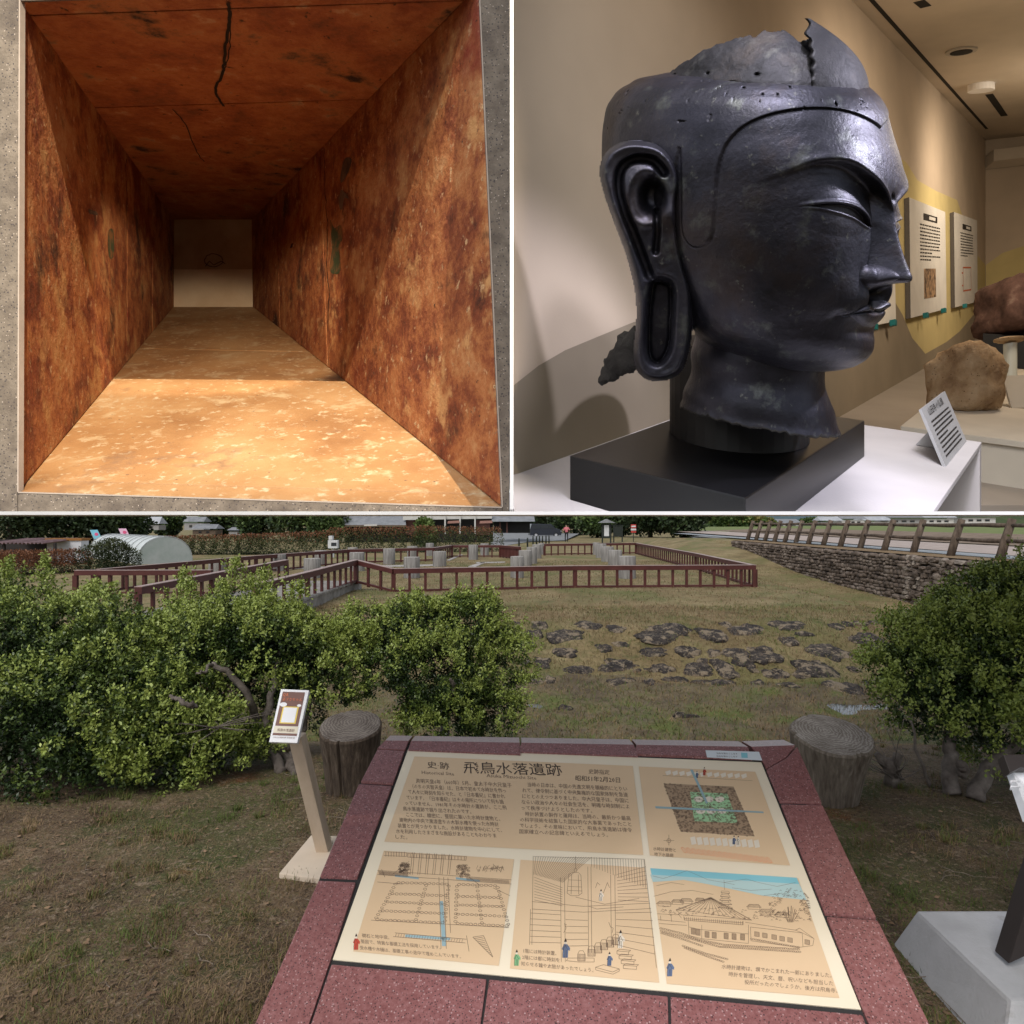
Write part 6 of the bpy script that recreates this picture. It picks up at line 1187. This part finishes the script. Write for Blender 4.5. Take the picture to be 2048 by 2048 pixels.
# ---------------------------------------------------------------- background beyond the site
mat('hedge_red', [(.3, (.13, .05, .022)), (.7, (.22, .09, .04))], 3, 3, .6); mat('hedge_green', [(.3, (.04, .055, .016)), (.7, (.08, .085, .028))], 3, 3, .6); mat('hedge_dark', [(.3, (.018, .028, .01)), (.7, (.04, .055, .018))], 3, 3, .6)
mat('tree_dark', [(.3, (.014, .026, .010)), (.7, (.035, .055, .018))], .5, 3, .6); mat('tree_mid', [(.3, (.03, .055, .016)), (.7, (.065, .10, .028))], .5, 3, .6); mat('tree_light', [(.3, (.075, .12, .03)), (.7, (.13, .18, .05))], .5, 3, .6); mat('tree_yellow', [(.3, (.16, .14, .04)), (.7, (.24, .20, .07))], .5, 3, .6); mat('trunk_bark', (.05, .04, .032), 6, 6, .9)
def foliage(name, C, Rr, n, size, mats, parent, thr=(.35, -.2), off=Vector()):
    C = np.array(C, float); Rr = np.array(Rr, float); wgt = Rr.prod(1)**(2/3); k = rng.choice(len(C), n, p=wgt/wgt.sum()); d = unit(rng.normal(size=(n, 3)))
    q = C[k]+d*Rr[k]*(rng.uniform(.5, 1.08, n)**.5)[:, None]*(1+.22*vnoise(C[k]+d*Rr[k], 1.2/Rr.mean(), 3))[:, None]
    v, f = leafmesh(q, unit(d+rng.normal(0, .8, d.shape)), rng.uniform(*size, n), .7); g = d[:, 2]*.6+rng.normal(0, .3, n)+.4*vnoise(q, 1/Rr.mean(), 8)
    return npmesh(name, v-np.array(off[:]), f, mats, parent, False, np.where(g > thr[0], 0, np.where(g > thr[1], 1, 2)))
def tree(label, px, Y, wpx, py_top, mats=('tree_mid', 'tree_dark', 'tree_dark'), n=5200, name='broadleaf_tree', py_base=None, group='trees beyond the site'):
    zb = float(terr((px-1024)/F*Y, Y)); b = Vector(((px-1024)/F*Y, Y, zb)); zt = EYE+(HZ-py_top)/F*Y; w_ = wpx/F*Y/2; h = zt-zb
    e = empty(name, b); tag(e, label, 'tree', group); C = []; R2 = []
    for k in range(9):
        a = random.uniform(0, 6.28); r = random.uniform(.15, .62); C.append((b.x+math.cos(a)*w_*r, b.y+math.sin(a)*w_*r, zb+h*random.uniform(.34, .80))); R2.append((w_*random.uniform(.38, .6), w_*random.uniform(.38, .6), h*random.uniform(.16, .26)))
    C.append((b.x, b.y, zb+h*.45)); R2.append((w_*.8, w_*.8, h*.38))
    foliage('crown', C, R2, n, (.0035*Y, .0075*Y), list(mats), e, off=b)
    tube('trunk', [Vector((0, 0, -.2)), Vector((.02*w_, 0, h*.3)), Vector((0, 0, h*.6))], [.06*w_+.05, .05*w_+.04, .02*w_+.02], 'trunk_bark', e, 8); return e
DK = ('tree_mid', 'tree_dark', 'tree_dark'); MD = ('tree_light', 'tree_mid', 'tree_dark'); YL = ('tree_yellow', 'tree_light', 'tree_mid')
T = [('dark evergreen tree at the far left edge', 20, 44, 190, 960, DK), ('dark evergreen tree behind the shed roof', 110, 46, 170, 970, DK), ('dark evergreen tree left of the two small flags', 175, 48, 150, 975, DK), ('dark evergreen tree behind the greenhouse', 245, 50, 130, 985, DK), ('dark thin tree right of the pale roofed house', 335, 75, 60, 1012, MD), ('pale leafy tree behind the grey gabled house', 450, 95, 90, 1008, MD), ('dark tree between the grey house and the long building', 520, 70, 110, 995, MD), ('broad green tree left of the long building', 600, 66, 150, 985, MD), ('green tree touching the roof of the long building', 655, 60, 80, 1015, MD), ('dark tree behind the dark van', 1075, 120, 120, 985, MD), ('green tree right of the dark van', 1150, 110, 120, 990, MD), ('green shrubby tree behind the roofed notice board', 1195, 85, 90, 1010, MD), ('dense dark tree right of the notice boards', 1300, 78, 130, 985, DK), ('dense dark rounded tree at the end of the far path', 1365, 74, 110, 1005, DK), ('dark tree behind the notice boards', 1245, 88, 110, 985, DK), ('dark tree far behind the car park', 1035, 130, 110, 990, MD)]
for lab, px, Y, wp, pt, ms in T: tree(lab, px, Y, wp, pt, ms)
fg = tree('small bright green tree in front of the long building', 852, 48, 44, 1031, ('tree_light', 'tree_light', 'tree_mid'), 2600)
# hedges
def hedge(label, pts, wd, top_mats, n=9000, size=(.06, .12)):
    """pts: (px, py_top, Y) along the hedge"""
    C = []; R2 = []
    for (a, b) in zip(pts, pts[1:]):
        A3, B3 = P(*a), P(*b); L = (B3-A3).length; k = max(2, int(L/(wd*.7)))
        for j in range(k+1):
            p = A3.lerp(B3, j/k); zb = float(terr(p.x, p.y)); h = p.z-zb; C.append((p.x, p.y, zb+h*.5)); R2.append((wd*.75, wd*.6, h*.52))
    c0 = Vector(C[len(C)//2]); e = empty('clipped_hedge', (c0.x, c0.y, float(terr(c0.x, c0.y)))); tag(e, label, 'hedge', 'clipped hedges around the site')
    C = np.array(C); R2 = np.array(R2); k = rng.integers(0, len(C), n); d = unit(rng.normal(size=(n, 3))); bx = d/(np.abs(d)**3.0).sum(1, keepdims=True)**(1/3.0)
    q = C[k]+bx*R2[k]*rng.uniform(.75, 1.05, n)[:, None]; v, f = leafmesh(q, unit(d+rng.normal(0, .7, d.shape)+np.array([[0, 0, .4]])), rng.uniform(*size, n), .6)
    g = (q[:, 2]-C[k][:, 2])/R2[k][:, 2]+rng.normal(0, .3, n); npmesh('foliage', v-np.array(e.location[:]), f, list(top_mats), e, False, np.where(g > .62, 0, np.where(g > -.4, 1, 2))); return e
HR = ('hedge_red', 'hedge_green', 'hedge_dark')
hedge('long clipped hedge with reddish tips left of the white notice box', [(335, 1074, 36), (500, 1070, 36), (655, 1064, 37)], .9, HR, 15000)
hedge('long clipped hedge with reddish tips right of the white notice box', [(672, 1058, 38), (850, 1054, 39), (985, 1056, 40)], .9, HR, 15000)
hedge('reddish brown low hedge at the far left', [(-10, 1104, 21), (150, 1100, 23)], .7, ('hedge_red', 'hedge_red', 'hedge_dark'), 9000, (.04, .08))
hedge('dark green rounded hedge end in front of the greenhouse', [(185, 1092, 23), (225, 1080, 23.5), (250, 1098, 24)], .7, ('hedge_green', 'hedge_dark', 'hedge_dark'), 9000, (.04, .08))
# greenhouse tunnel
mat('plastic_film', [(.3, (.42, .46, .44)), (.7, (.58, .60, .59))], 1.2, 6, .35, .01, 3); mat('film_end', [(.3, (.30, .35, .32)), (.7, (.44, .46, .45))], 1.5, 6, .35, .01, 3); mat('pipe_grey', (.35, .36, .36), 4)
gh = empty('greenhouse', (-15.5, 29, -.2)); tag(gh, 'low plastic film tunnel greenhouse at the left', 'greenhouse'); go = Vector(gh.location)
fa_, fb_ = P(331, 1106, 28.0), P(225, 1100, 34.0); fa_.z = fb_.z = -.35; dirg = (fb_-fa_).normalized(); sd = Vector((-dirg.y, dirg.x, 0)); 
def arch(c, w_, h): return [c+sd*(w_*math.cos(t))+UP*(h*math.sin(t)**.75) for t in np.linspace(0, math.pi, 17)]
secs = [arch(fa_.lerp(fb_, k/10), 1.12, 1.32) for k in range(11)]; v = [q-go for s_ in secs for q in s_]
mesh('film_cover', v, [(i*17+j, i*17+j+1, (i+1)*17+j+1, (i+1)*17+j) for i in range(10) for j in range(16)], 'plastic_film', gh, True)
mesh('film_end', [q-go for q in secs[0]], [tuple(range(17))], 'film_end', gh); mesh('film_end', [q-go for q in secs[-1]], [tuple(range(17))], 'film_end', gh)
for k in range(0, 11): tube('hoop', [q-go+UP*.01 for q in arch(fa_.lerp(fb_, k/10), 1.135, 1.335)], .016, 'pipe_grey', gh, 5)
# flags, shed
mat('flag_blue', (.20, .50, .62), 5); mat('flag_pink', (.72, .45, .58), 5); mat('flag_mark', (.65, .10, .22), 5); mat('shed_dark', (.03, .024, .022), 4); mat('shed_roof', [(.3, (.16, .09, .09)), (.7, (.25, .17, .17))], 4, 4, .7); mat('shed_white', (.52, .52, .54), 4); mat('shed_rust', (.25, .11, .03), 4)
for nm, c, m in (('blue', [(180, 1060), (195, 1059.5), (203, 1076), (188, 1078)], 'flag_blue'), ('pink', [(237, 1057), (252, 1057), (259, 1071), (244, 1073)], 'flag_pink')):
    q = [P(x, y, 36) for x, y in c]; e = empty('banner_flag', q[3]-UP*1.6); tag(e, 'small %s banner flag above the greenhouse' % nm, 'flag'); eo = Vector(e.location)
    mesh('cloth', [a-eo for a in q], [(0, 1, 2, 3)], m, e); tube('pole', [Vector((0, .02, 0)), q[3]-eo+Vector((0, .02, 0)), q[0]-eo+Vector((0, .02, 0))], .02, 'pipe_grey', e, 6)
    ctr = (q[0]+q[1]+q[2]+q[3])/4-eo; mesh('emblem', [ctr+Vector((.11*math.cos(t)+.04, -.012, .09*math.sin(t))) for t in np.linspace(0, 6.28, 10, False)], [tuple(range(10))], 'flag_mark', e)
sh = empty('open_shed', (P(60, 1090, 27).x, 27, -.2)); tag(sh, 'dark open shed with a corrugated roof at the far left', 'shed'); s0 = Vector(sh.location)
v = []; 
for k in range(41): x = P(5, 1080, 27).x+k*(P(114, 1080, 27).x-P(5, 1080, 27).x)/40; z = .86+.05*math.sin(k*2.2); v += [Vector((x, 26.2, z-.12))-s0, Vector((x, 28.4, z+.02))-s0]
mesh('roof', v, [(2*i, 2*i+2, 2*i+3, 2*i+1) for i in range(40)], 'shed_roof', sh); box('back_wall', Vector((P(60, 1090, 28.3).x, 28.3, .3))-s0, (2.6, .08, 1.1), 'shed_dark', sh)
for px in (8, 110): box('post', Vector((P(px, 1090, 26.4).x, 26.4, .25))-s0, (.09, .09, 1.0), 'shed_dark', sh)
ws = empty('white_panel_store', (P(136, 1095, 28).x, 28, -.2)); tag(ws, 'white panelled store with a rusty top beside the greenhouse', 'store'); w0_ = Vector(ws.location)
box('panel', Vector((w0_.x, 28, .33))-w0_, (1.5, .5, .95), 'shed_white', ws); box('roof', Vector((w0_.x, 28, .86))-w0_, (1.6, .6, .1), 'shed_rust', ws)
# houses
mat('tile_grey', [(.3, (.15, .155, .165)), (.7, (.25, .255, .265))], 2, 6, .6, .02, 4); mat('tile_pale', [(.3, (.30, .31, .33)), (.7, (.42, .43, .45))], .6, 5, .6); mat('plaster_white', (.52, .50, .47), 1); mat('wood_brown', (.12, .085, .06), 2); mat('pane_dark', (.03, .035, .04), 2, 2, .15); mat('plaster_grey', (.30, .29, .28), 1)
def house(label, px, py_base, Y, wpx, hpx, roofpx, wall='plaster_white', roof='tile_grey', win=2, group='houses behind the site', two=False):
    s = Y/F; b = P(px, py_base, Y); w_, h, r = wpx*s, hpx*s, roofpx*s; dp = w_*.6; e = empty('house', b); tag(e, label, 'house', group)
    box('wall', (0, dp/2, h/2), (w_*.88, dp, h), wall, e); o_ = w_*.5
    v = [(-o_, -dp*.12, h), (o_, -dp*.12, h), (o_, dp*1.12, h), (-o_, dp*1.12, h), (-o_*.86, dp*.5, h+r), (o_*.86, dp*.5, h+r)]
    mesh('roof', [Vector(q)+UP*.002*Y for q in v], [(0, 1, 5, 4), (2, 3, 4, 5), (1, 2, 5), (3, 0, 4), (3, 2, 1, 0)], roof, e)
    for k in range(win):
        x = (-.5+(k+1)/(win+1))*w_*.88; wd = w_*.13; f_ = box('window', (x, -.02*s*10, h*.55), (wd, .04, h*.36), 'wood_brown', e); box('pane', (x, -.02*s*10-.03, h*.55), (wd*.84, .03, h*.28), 'pane_dark', f_)
    return e
house('pale roofed house among the trees at the left', 298, 1060, 60, 44, 10, 14, 'plaster_grey', 'tile_pale', 1); house('two storey house with a grey gabled roof at the left', 388, 1060, 85, 44, 14, 10, 'plaster_grey', 'tile_grey', 2); house('low annex in front of the grey gabled house', 408, 1069, 80, 52, 9, 9, 'wood_brown', 'tile_grey', 2); house('small grey roofed outbuilding right of the gabled house', 478, 1070, 85, 46, 7, 6, 'plaster_grey', 'tile_grey', 1); house('tiny pale gable behind the small outbuilding', 492, 1056, 110, 20, 7, 6, 'plaster_white', 'tile_pale', 0)
for k, (px, pb, wp, hp, rp, lab) in enumerate(((1443, 1059, 40, 6, 6, 'white house left of the timber fence end'), (1505, 1056, 56, 6, 7, 'grey roofed house behind the far end of the timber fence'), (1575, 1058, 44, 5, 6, 'low house behind the third fence post from the far end'), (1662, 1053, 36, 5, 6, 'grey roofed house left of centre in the distant row'), (1706, 1052, 40, 7, 6, 'pale roofed house at the centre of the distant row'), (1755, 1054, 46, 6, 6, 'wide grey roofed house right of centre in the distant row'), (1808, 1051, 58, 8, 7, 'large pale roofed house in the distant row'), (1878, 1051, 52, 8, 8, 'tall pale roofed house in the distant row'), (1958, 1050, 58, 9, 9, 'big pale roofed house at the right end of the distant row'))):
    house(lab, px, pb-2.5, 300+4*k, wp*1.3, hp*1.35, rp*1.4, 'plaster_white' if k % 3 else 'plaster_grey', 'tile_pale' if k % 2 else 'tile_grey', 3, 'distant row of houses')
# long low building
mat('red_wood', (.085, .035, .028), 2, 4, .7); mat('fascia', (.50, .49, .46), 2); mat('opening_dark', (.012, .011, .011), 2); mat('awning', (.30, .16, .13), 2)
lb_ = empty('long_building', P(850, 1075, 62)); tag(lb_, 'long low building with grey tiled roofs and dark red walls', 'building'); l0 = Vector(lb_.location)
def lq(name, pts, Y, m, d=.3): return prism(name, [P(x, y, Y)-l0 for x, y in pts], (0, d, 0), m, lb_)
o = mesh('roof', [P(678, 1050, 60)-l0, P(812, 1050, 60)-l0, P(806, 985, 68)-l0, P(700, 985, 68)-l0], [(0, 1, 2, 3)], 'tile_grey', lb_)
lq('eave', [(678, 1050), (812, 1050), (812, 1052.5), (678, 1052.5)], 60, 'wood_brown'); lq('wall', [(690, 1053), (812, 1053), (812, 1085), (690, 1085)], 61, 'opening_dark'); lq('sign_strip', [(728, 1049), (754, 1048.5), (754, 1051.5), (728, 1052)], 59.7, 'plaster_white', .05)
lq('fascia', [(806, 1026), (984, 1026), (984, 1037), (806, 1040)], 60.5, 'fascia'); lq('wall', [(810, 1040), (986, 1037.3), (986, 1085), (810, 1085)], 61.2, 'opening_dark')
for x0, x1 in ((812, 832), (952, 980)): lq('wall_panel', [(x0, 1040), (x1, 1039), (x1, 1070), (x0, 1070)], 61, 'red_wood', .1)
for x in (861, 890, 920, 950): lq('column', [(x-1.4, 1028), (x+1.4, 1028), (x+1.4, 1068), (x-1.4, 1068)], 60.2, 'fascia', .12)
for x0, x1 in ((896, 918), (960, 984)): lq('awning', [(x0, 1042), (x1, 1041), (x1+1, 1046), (x0-1, 1047)], 59.8, 'awning')
o = mesh('roof', [P(983, 1043, 60)-l0, P(1070, 1043, 60)-l0, P(1060, 985, 68)-l0, P(990, 985, 68)-l0], [(0, 1, 2, 3)], 'tile_grey', lb_); lq('wall', [(987, 1043.5), (1060, 1043.5), (1060, 1066), (987, 1066)], 61, 'opening_dark')
for x in (1000, 1014): lq('column', [(x-1.5, 1044), (x+1.5, 1044), (x+1.5, 1066), (x-1.5, 1066)], 60.6, 'red_wood', .1)
# car park, path, ground strips
mat('asphalt', [(.3, (.16, .165, .17)), (.7, (.24, .245, .25))], 2, 5, .9)
def lot(name, pts, m, z): return struct(mesh(name, [Vector(((x-1024)/F*y, y, z)) for x, y in pts], [tuple(range(len(pts)))], m))
lot('car_park', [(985, 47), (1062, 62), (1130, 66), (1160, 110), (960, 120), (975, 70)], 'asphalt', -.25); lot('far_path', [(1395, 44), (1470, 43), (1482, 52), (1440, 62), (1380, 58)], 'asphalt', .36)
# van
vn = empty('parked_van', Vector((P(1089, 1076, 88).x, 88, -.48)), math.radians(8)); tag(vn, 'dark navy van parked beyond the site', 'van'); mat('van_paint', (.015, .018, .028), 2, 2, .25, spec=.5); mat('tyre', (.015, .015, .015), 3); mat('rim', (.45, .45, .46), 3, 2, .3)
pf = [(-2.15, .35), (2.2, .35), (2.25, .8), (2.05, 1.1), (1.35, 1.28), (.85, 1.85), (-1.95, 1.9), (-2.15, 1.2)]
prism('body', [(x, -.85, z) for x, z in pf], (0, 1.7, 0), 'van_paint', vn, .05)
for x0, x1, x2, x3 in ((-1.9, -.75, -.75, -1.85), (-.65, .3, .3, -.65), (.4, 1.15, .8, .4)): prism('window', [(x0, -.86, 1.25), (x1, -.86, 1.25), (x2, -.86, 1.75), (x3, -.86, 1.75)], (0, -.012, 0), 'pane_dark', vn)
for x in (-1.35, 1.45):
    wl = prism('wheel', [(x+.34*math.cos(t), -.87, .34+.34*math.sin(t)) for t in np.linspace(0, 6.283, 18, False)], (0, .22, 0), 'tyre', vn); prism('rim', [(x+.2*math.cos(t), -.885, .34+.2*math.sin(t)) for t in np.linspace(0, 6.283, 14, False)], (0, .012, 0), 'rim', wl)
prism('headlight', [(2.1, -.87, .85), (2.24, -.87, .8), (2.12, -.87, 1.02)], (0, .1, 0), 'rim', vn)
# person
mat('pink_cloth', (.55, .16, .19), 20); mat('black_cloth', (.012, .012, .014), 20); mat('skin', (.45, .27, .19), 20); mat('hair_dark', (.03, .022, .018), 20)
pe = empty('person', Vector((P(1133, 1085, 62).x, 62, float(terr(5.3, 62))))); tag(pe, 'person in a pink top and black trousers standing by the car park', 'person')
bones = [((0, 0, .95), .13), ((0, 0, 1.15), .13), ((0, .02, 1.36), .15), ((0, .02, 1.47), .055), ((-.02, 0, 1.58), .10), ((-.02, 0, 1.66), .085), ((.10, 0, .90), .085), ((.11, -.02, .5), .06), ((.10, .02, .08), .045), ((.11, -.13, .03), .04), ((-.10, 0, .90), .085), ((-.12, .03, .5), .06), ((-.12, .03, .08), .045), ((-.13, -.12, .03), .04), ((.2, .02, 1.38), .055), ((.32, -.02, 1.15), .042), ((.18, -.2, 1.22), .035), ((.10, -.27, 1.27), .03), ((-.2, .02, 1.38), .055), ((-.30, -.02, 1.14), .042), ((-.16, -.2, 1.22), .035), ((-.08, -.27, 1.27), .03)]
ed = [(0, 1), (1, 2), (2, 3), (3, 4), (4, 5), (0, 6), (6, 7), (7, 8), (8, 9), (0, 10), (10, 11), (11, 12), (12, 13), (2, 14), (14, 15), (15, 16), (16, 17), (2, 18), (18, 19), (19, 20), (20, 21)]
me = bpy.data.meshes.new('body'); me.from_pydata([b[0] for b in bones], ed, []); ob = link(bpy.data.objects.new('body', me), pe); md = ob.modifiers.new('skin', 'SKIN'); md.use_smooth_shade = True
for sv, b in zip(me.skin_vertices[0].data, bones): sv.radius = (b[1], b[1])
me.skin_vertices[0].data[0].use_root = True; ob.modifiers.new('sub', 'SUBSURF').levels = 2; ob.modifiers['sub'].render_levels = 2
bpy.context.view_layer.update(); m2 = bpy.data.meshes.new_from_object(ob.evaluated_get(bpy.context.evaluated_depsgraph_get())); ob.modifiers.clear(); ob.data = m2; m2.materials.clear()
for q in ('black_cloth', 'pink_cloth', 'skin', 'hair_dark'): m2.materials.append(MATS[q])
for pgn in m2.polygons:
    c = pgn.center; pgn.material_index = 0 if c.z < .98 else (3 if c.z > 1.62 or (c.z > 1.5 and c.y > .03) else 2 if c.z > 1.46 or (c.y < -.2 and c.z > 1.1) else 1)
# notice boards and bollards
mat('board_dark', (.025, .03, .025), 3); mat('board_white', (.55, .55, .55), 3); mat('sign_red', (.40, .05, .04), 3)
nb = empty('roofed_notice_board', Vector((P(1213, 1082, 58).x, 58, float(terr(8.6, 58))))); tag(nb, 'notice board with a small gabled roof and a white poster', 'notice board')
for x in (-.38, .38): box('post', (x, 0, .9), (.12, .12, 1.8), 'board_dark', nb)
box('panel', (0, .02, 1.1), (.7, .06, 1.3), 'board_dark', nb); box('poster', (0, -.03, 1.15), (.44, .02, 1.0), 'board_white', nb); prism('roof', [(-.75, -.4, 1.86), (.75, -.4, 1.86), (0, -.4, 2.2)], (0, .8, 0), 'tile_grey', nb)
n2 = empty('dark_notice_board', Vector((P(1236, 1082, 60).x, 60, float(terr(10, 60))))); tag(n2, 'dark notice board right of the roofed one', 'notice board')
for x in (-.4, .4): box('post', (x, 0, .8), (.1, .1, 1.6), 'board_dark', n2)
box('panel', (0, -.01, 1.05), (.75, .05, .95), 'board_dark', n2); box('top_bar', (0, 0, 1.62), (1.0, .14, .06), 'board_dark', n2)
n3_ = empty('red_sign', Vector((P(1267, 1083, 56).x, 56, float(terr(10.7, 56))))); tag(n3_, 'narrow red and white sign on a dark post beside the dark trees', 'sign')
box('post', (0, .05, .8), (.06, .06, 1.6), 'board_dark', n3_)
for z, h_, m in ((1.38, .34, 'sign_red'), (1.10, .16, 'board_white'), (.9, .16, 'sign_red'), (1.38, .12, 'board_white')): box('plate', (0, -.02 if m == 'board_white' and z > 1.2 else 0, z), (.46 if z != 1.38 or m != 'board_white' else .36, .04, h_), m, n3_)
for k, px in enumerate((1038, 1055, 1066, 1073, 1079, 1085, 1092, 1098)):
    Yk = (44, 46, 52, 53, 54, 55, 56, 57)[k]; zb = float(terr((px-1024)/F*Yk, Yk)); o = tube('bollard', [Vector(((px-1024)/F*Yk, Yk, zb-.05)), Vector(((px-1024)/F*Yk, Yk, zb+.55)), Vector(((px-1024)/F*Yk, Yk, zb+.74))], [.06, .06, .05], 'board_dark', None, 8); tag(o, 'thin dark bollard beside the car park, %s from the left' % ('first', 'second', 'third', 'fourth', 'fifth', 'sixth', 'seventh', 'eighth')[k], 'bollard', 'bollards by the car park')
wb = empty('white_notice_box', Vector((P(667, 1092, 33).x, 33, -.25))); tag(wb, 'white box notice on a stand in the gap between the hedges', 'notice box')
box('post', (0, 0, .3), (.08, .08, .7), 'pipe_grey', wb); box('box', (0, 0, .72), (.5, .3, .42), 'board_white', wb, .02); box('window', (.06, -.152, .72), (.28, .01, .18), 'pane_dark', wb); box('hood', (-.12, 0, 1.05), (.2, .3, .22), 'board_white', wb, .04)
# fields, wooded hill and mountains to the right
struct(mesh('field', [(20.6, 30, .56), (60, 30, .56), (260, 300, .3), (60, 300, -.3), (23, 70, .5)], [(0, 1, 2, 3, 4)], 'field_green'))
struct(mesh('earth_bank', [(20.6, 8, .60), (26, 8, .95), (34, 80, .9), (25, 80, .60)], [(0, 1, 2, 3)], 'bank_earth'))
mat('wooded_hill', [(.3, (.02, .032, .014)), (.5, (.04, .058, .022)), (.7, (.075, .09, .035))], .05, 10, .95, 1.5, .12, nrough=.7); mat('far_mountain', [(.3, (.05, .085, .10)), (.7, (.075, .115, .13))], .01, 6, .95)  # the mountain's blue is distance haze put into its colour
def ridge_mesh(name, Y, prof, dep, m, label):
    pr = smooth_curve(prof, 10); v = []; n = len(pr)
    for t, zz in ((0, 0), (.25, .45), (.5, .8), (.75, 1)):
        for px, py in pr:
            Yt = Y+dep*t; top = EYE+(HZ-py)/F*(Y+dep); z = -.8+(top+.8)*zz; x = (px-1024)/F*Yt; v.append((x, Yt, z+(4*noise.noise(Vector((x*.03, Yt*.03, t)))+1.6*noise.noise(Vector((x*.12, Yt*.12, t))))*zz*(Y/420)))
    o = mesh(name, v, [(r*n+i, r*n+i+1, (r+1)*n+i+1, (r+1)*n+i) for r in range(3) for i in range(n-1)], m, None, True); return struct(o)
ridge_mesh('wooded_hill', 420, [(1590, 1050), (1640, 1034), (1700, 1018), (1850, 985), (2000, 970), (2200, 960), (2500, 990)], 160, 'wooded_hill', '')
ridge_mesh('mountain', 1500, [(1300, 1040), (1400, 1030), (1450, 1022), (1540, 1020), (1600, 1018), (1700, 1010), (1900, 1000), (2300, 1000)], 500, 'far_mountain', '')
ridge_mesh('distant_hill', 700, [(-400, 980), (0, 1000), (300, 1036), (400, 1040), (700, 1030), (1000, 1015), (1400, 1030), (1500, 1044)], 200, 'wooded_hill', '')
tree('yellowish wooded knoll left of the distant mountains', 1475, 190, 120, 1020, YL, 6000, group=None) if False else None
for k, (px, wp, pt) in enumerate(((1440, 60, 1028), (1470, 70, 1021), (1505, 60, 1026), (1535, 30, 1038))): tree(['yellow green tree at the left of the knoll', 'tallest yellow green tree on the knoll', 'olive green tree at the right of the knoll', 'small olive tree at the foot of the knoll'][k], px, 260, wp, pt, YL, 2600)
for k, (px, wp, pt, Y) in enumerate(((1620, 50, 1040, 300), (1780, 60, 1036, 320), (1850, 50, 1038, 320), (1925, 50, 1036, 315), (2010, 70, 1026, 310))): tree('%s garden tree from the left among the distant houses' % ['first', 'second', 'third', 'fourth', 'fifth'][k], px, Y+150, wp, pt, MD, 2000)
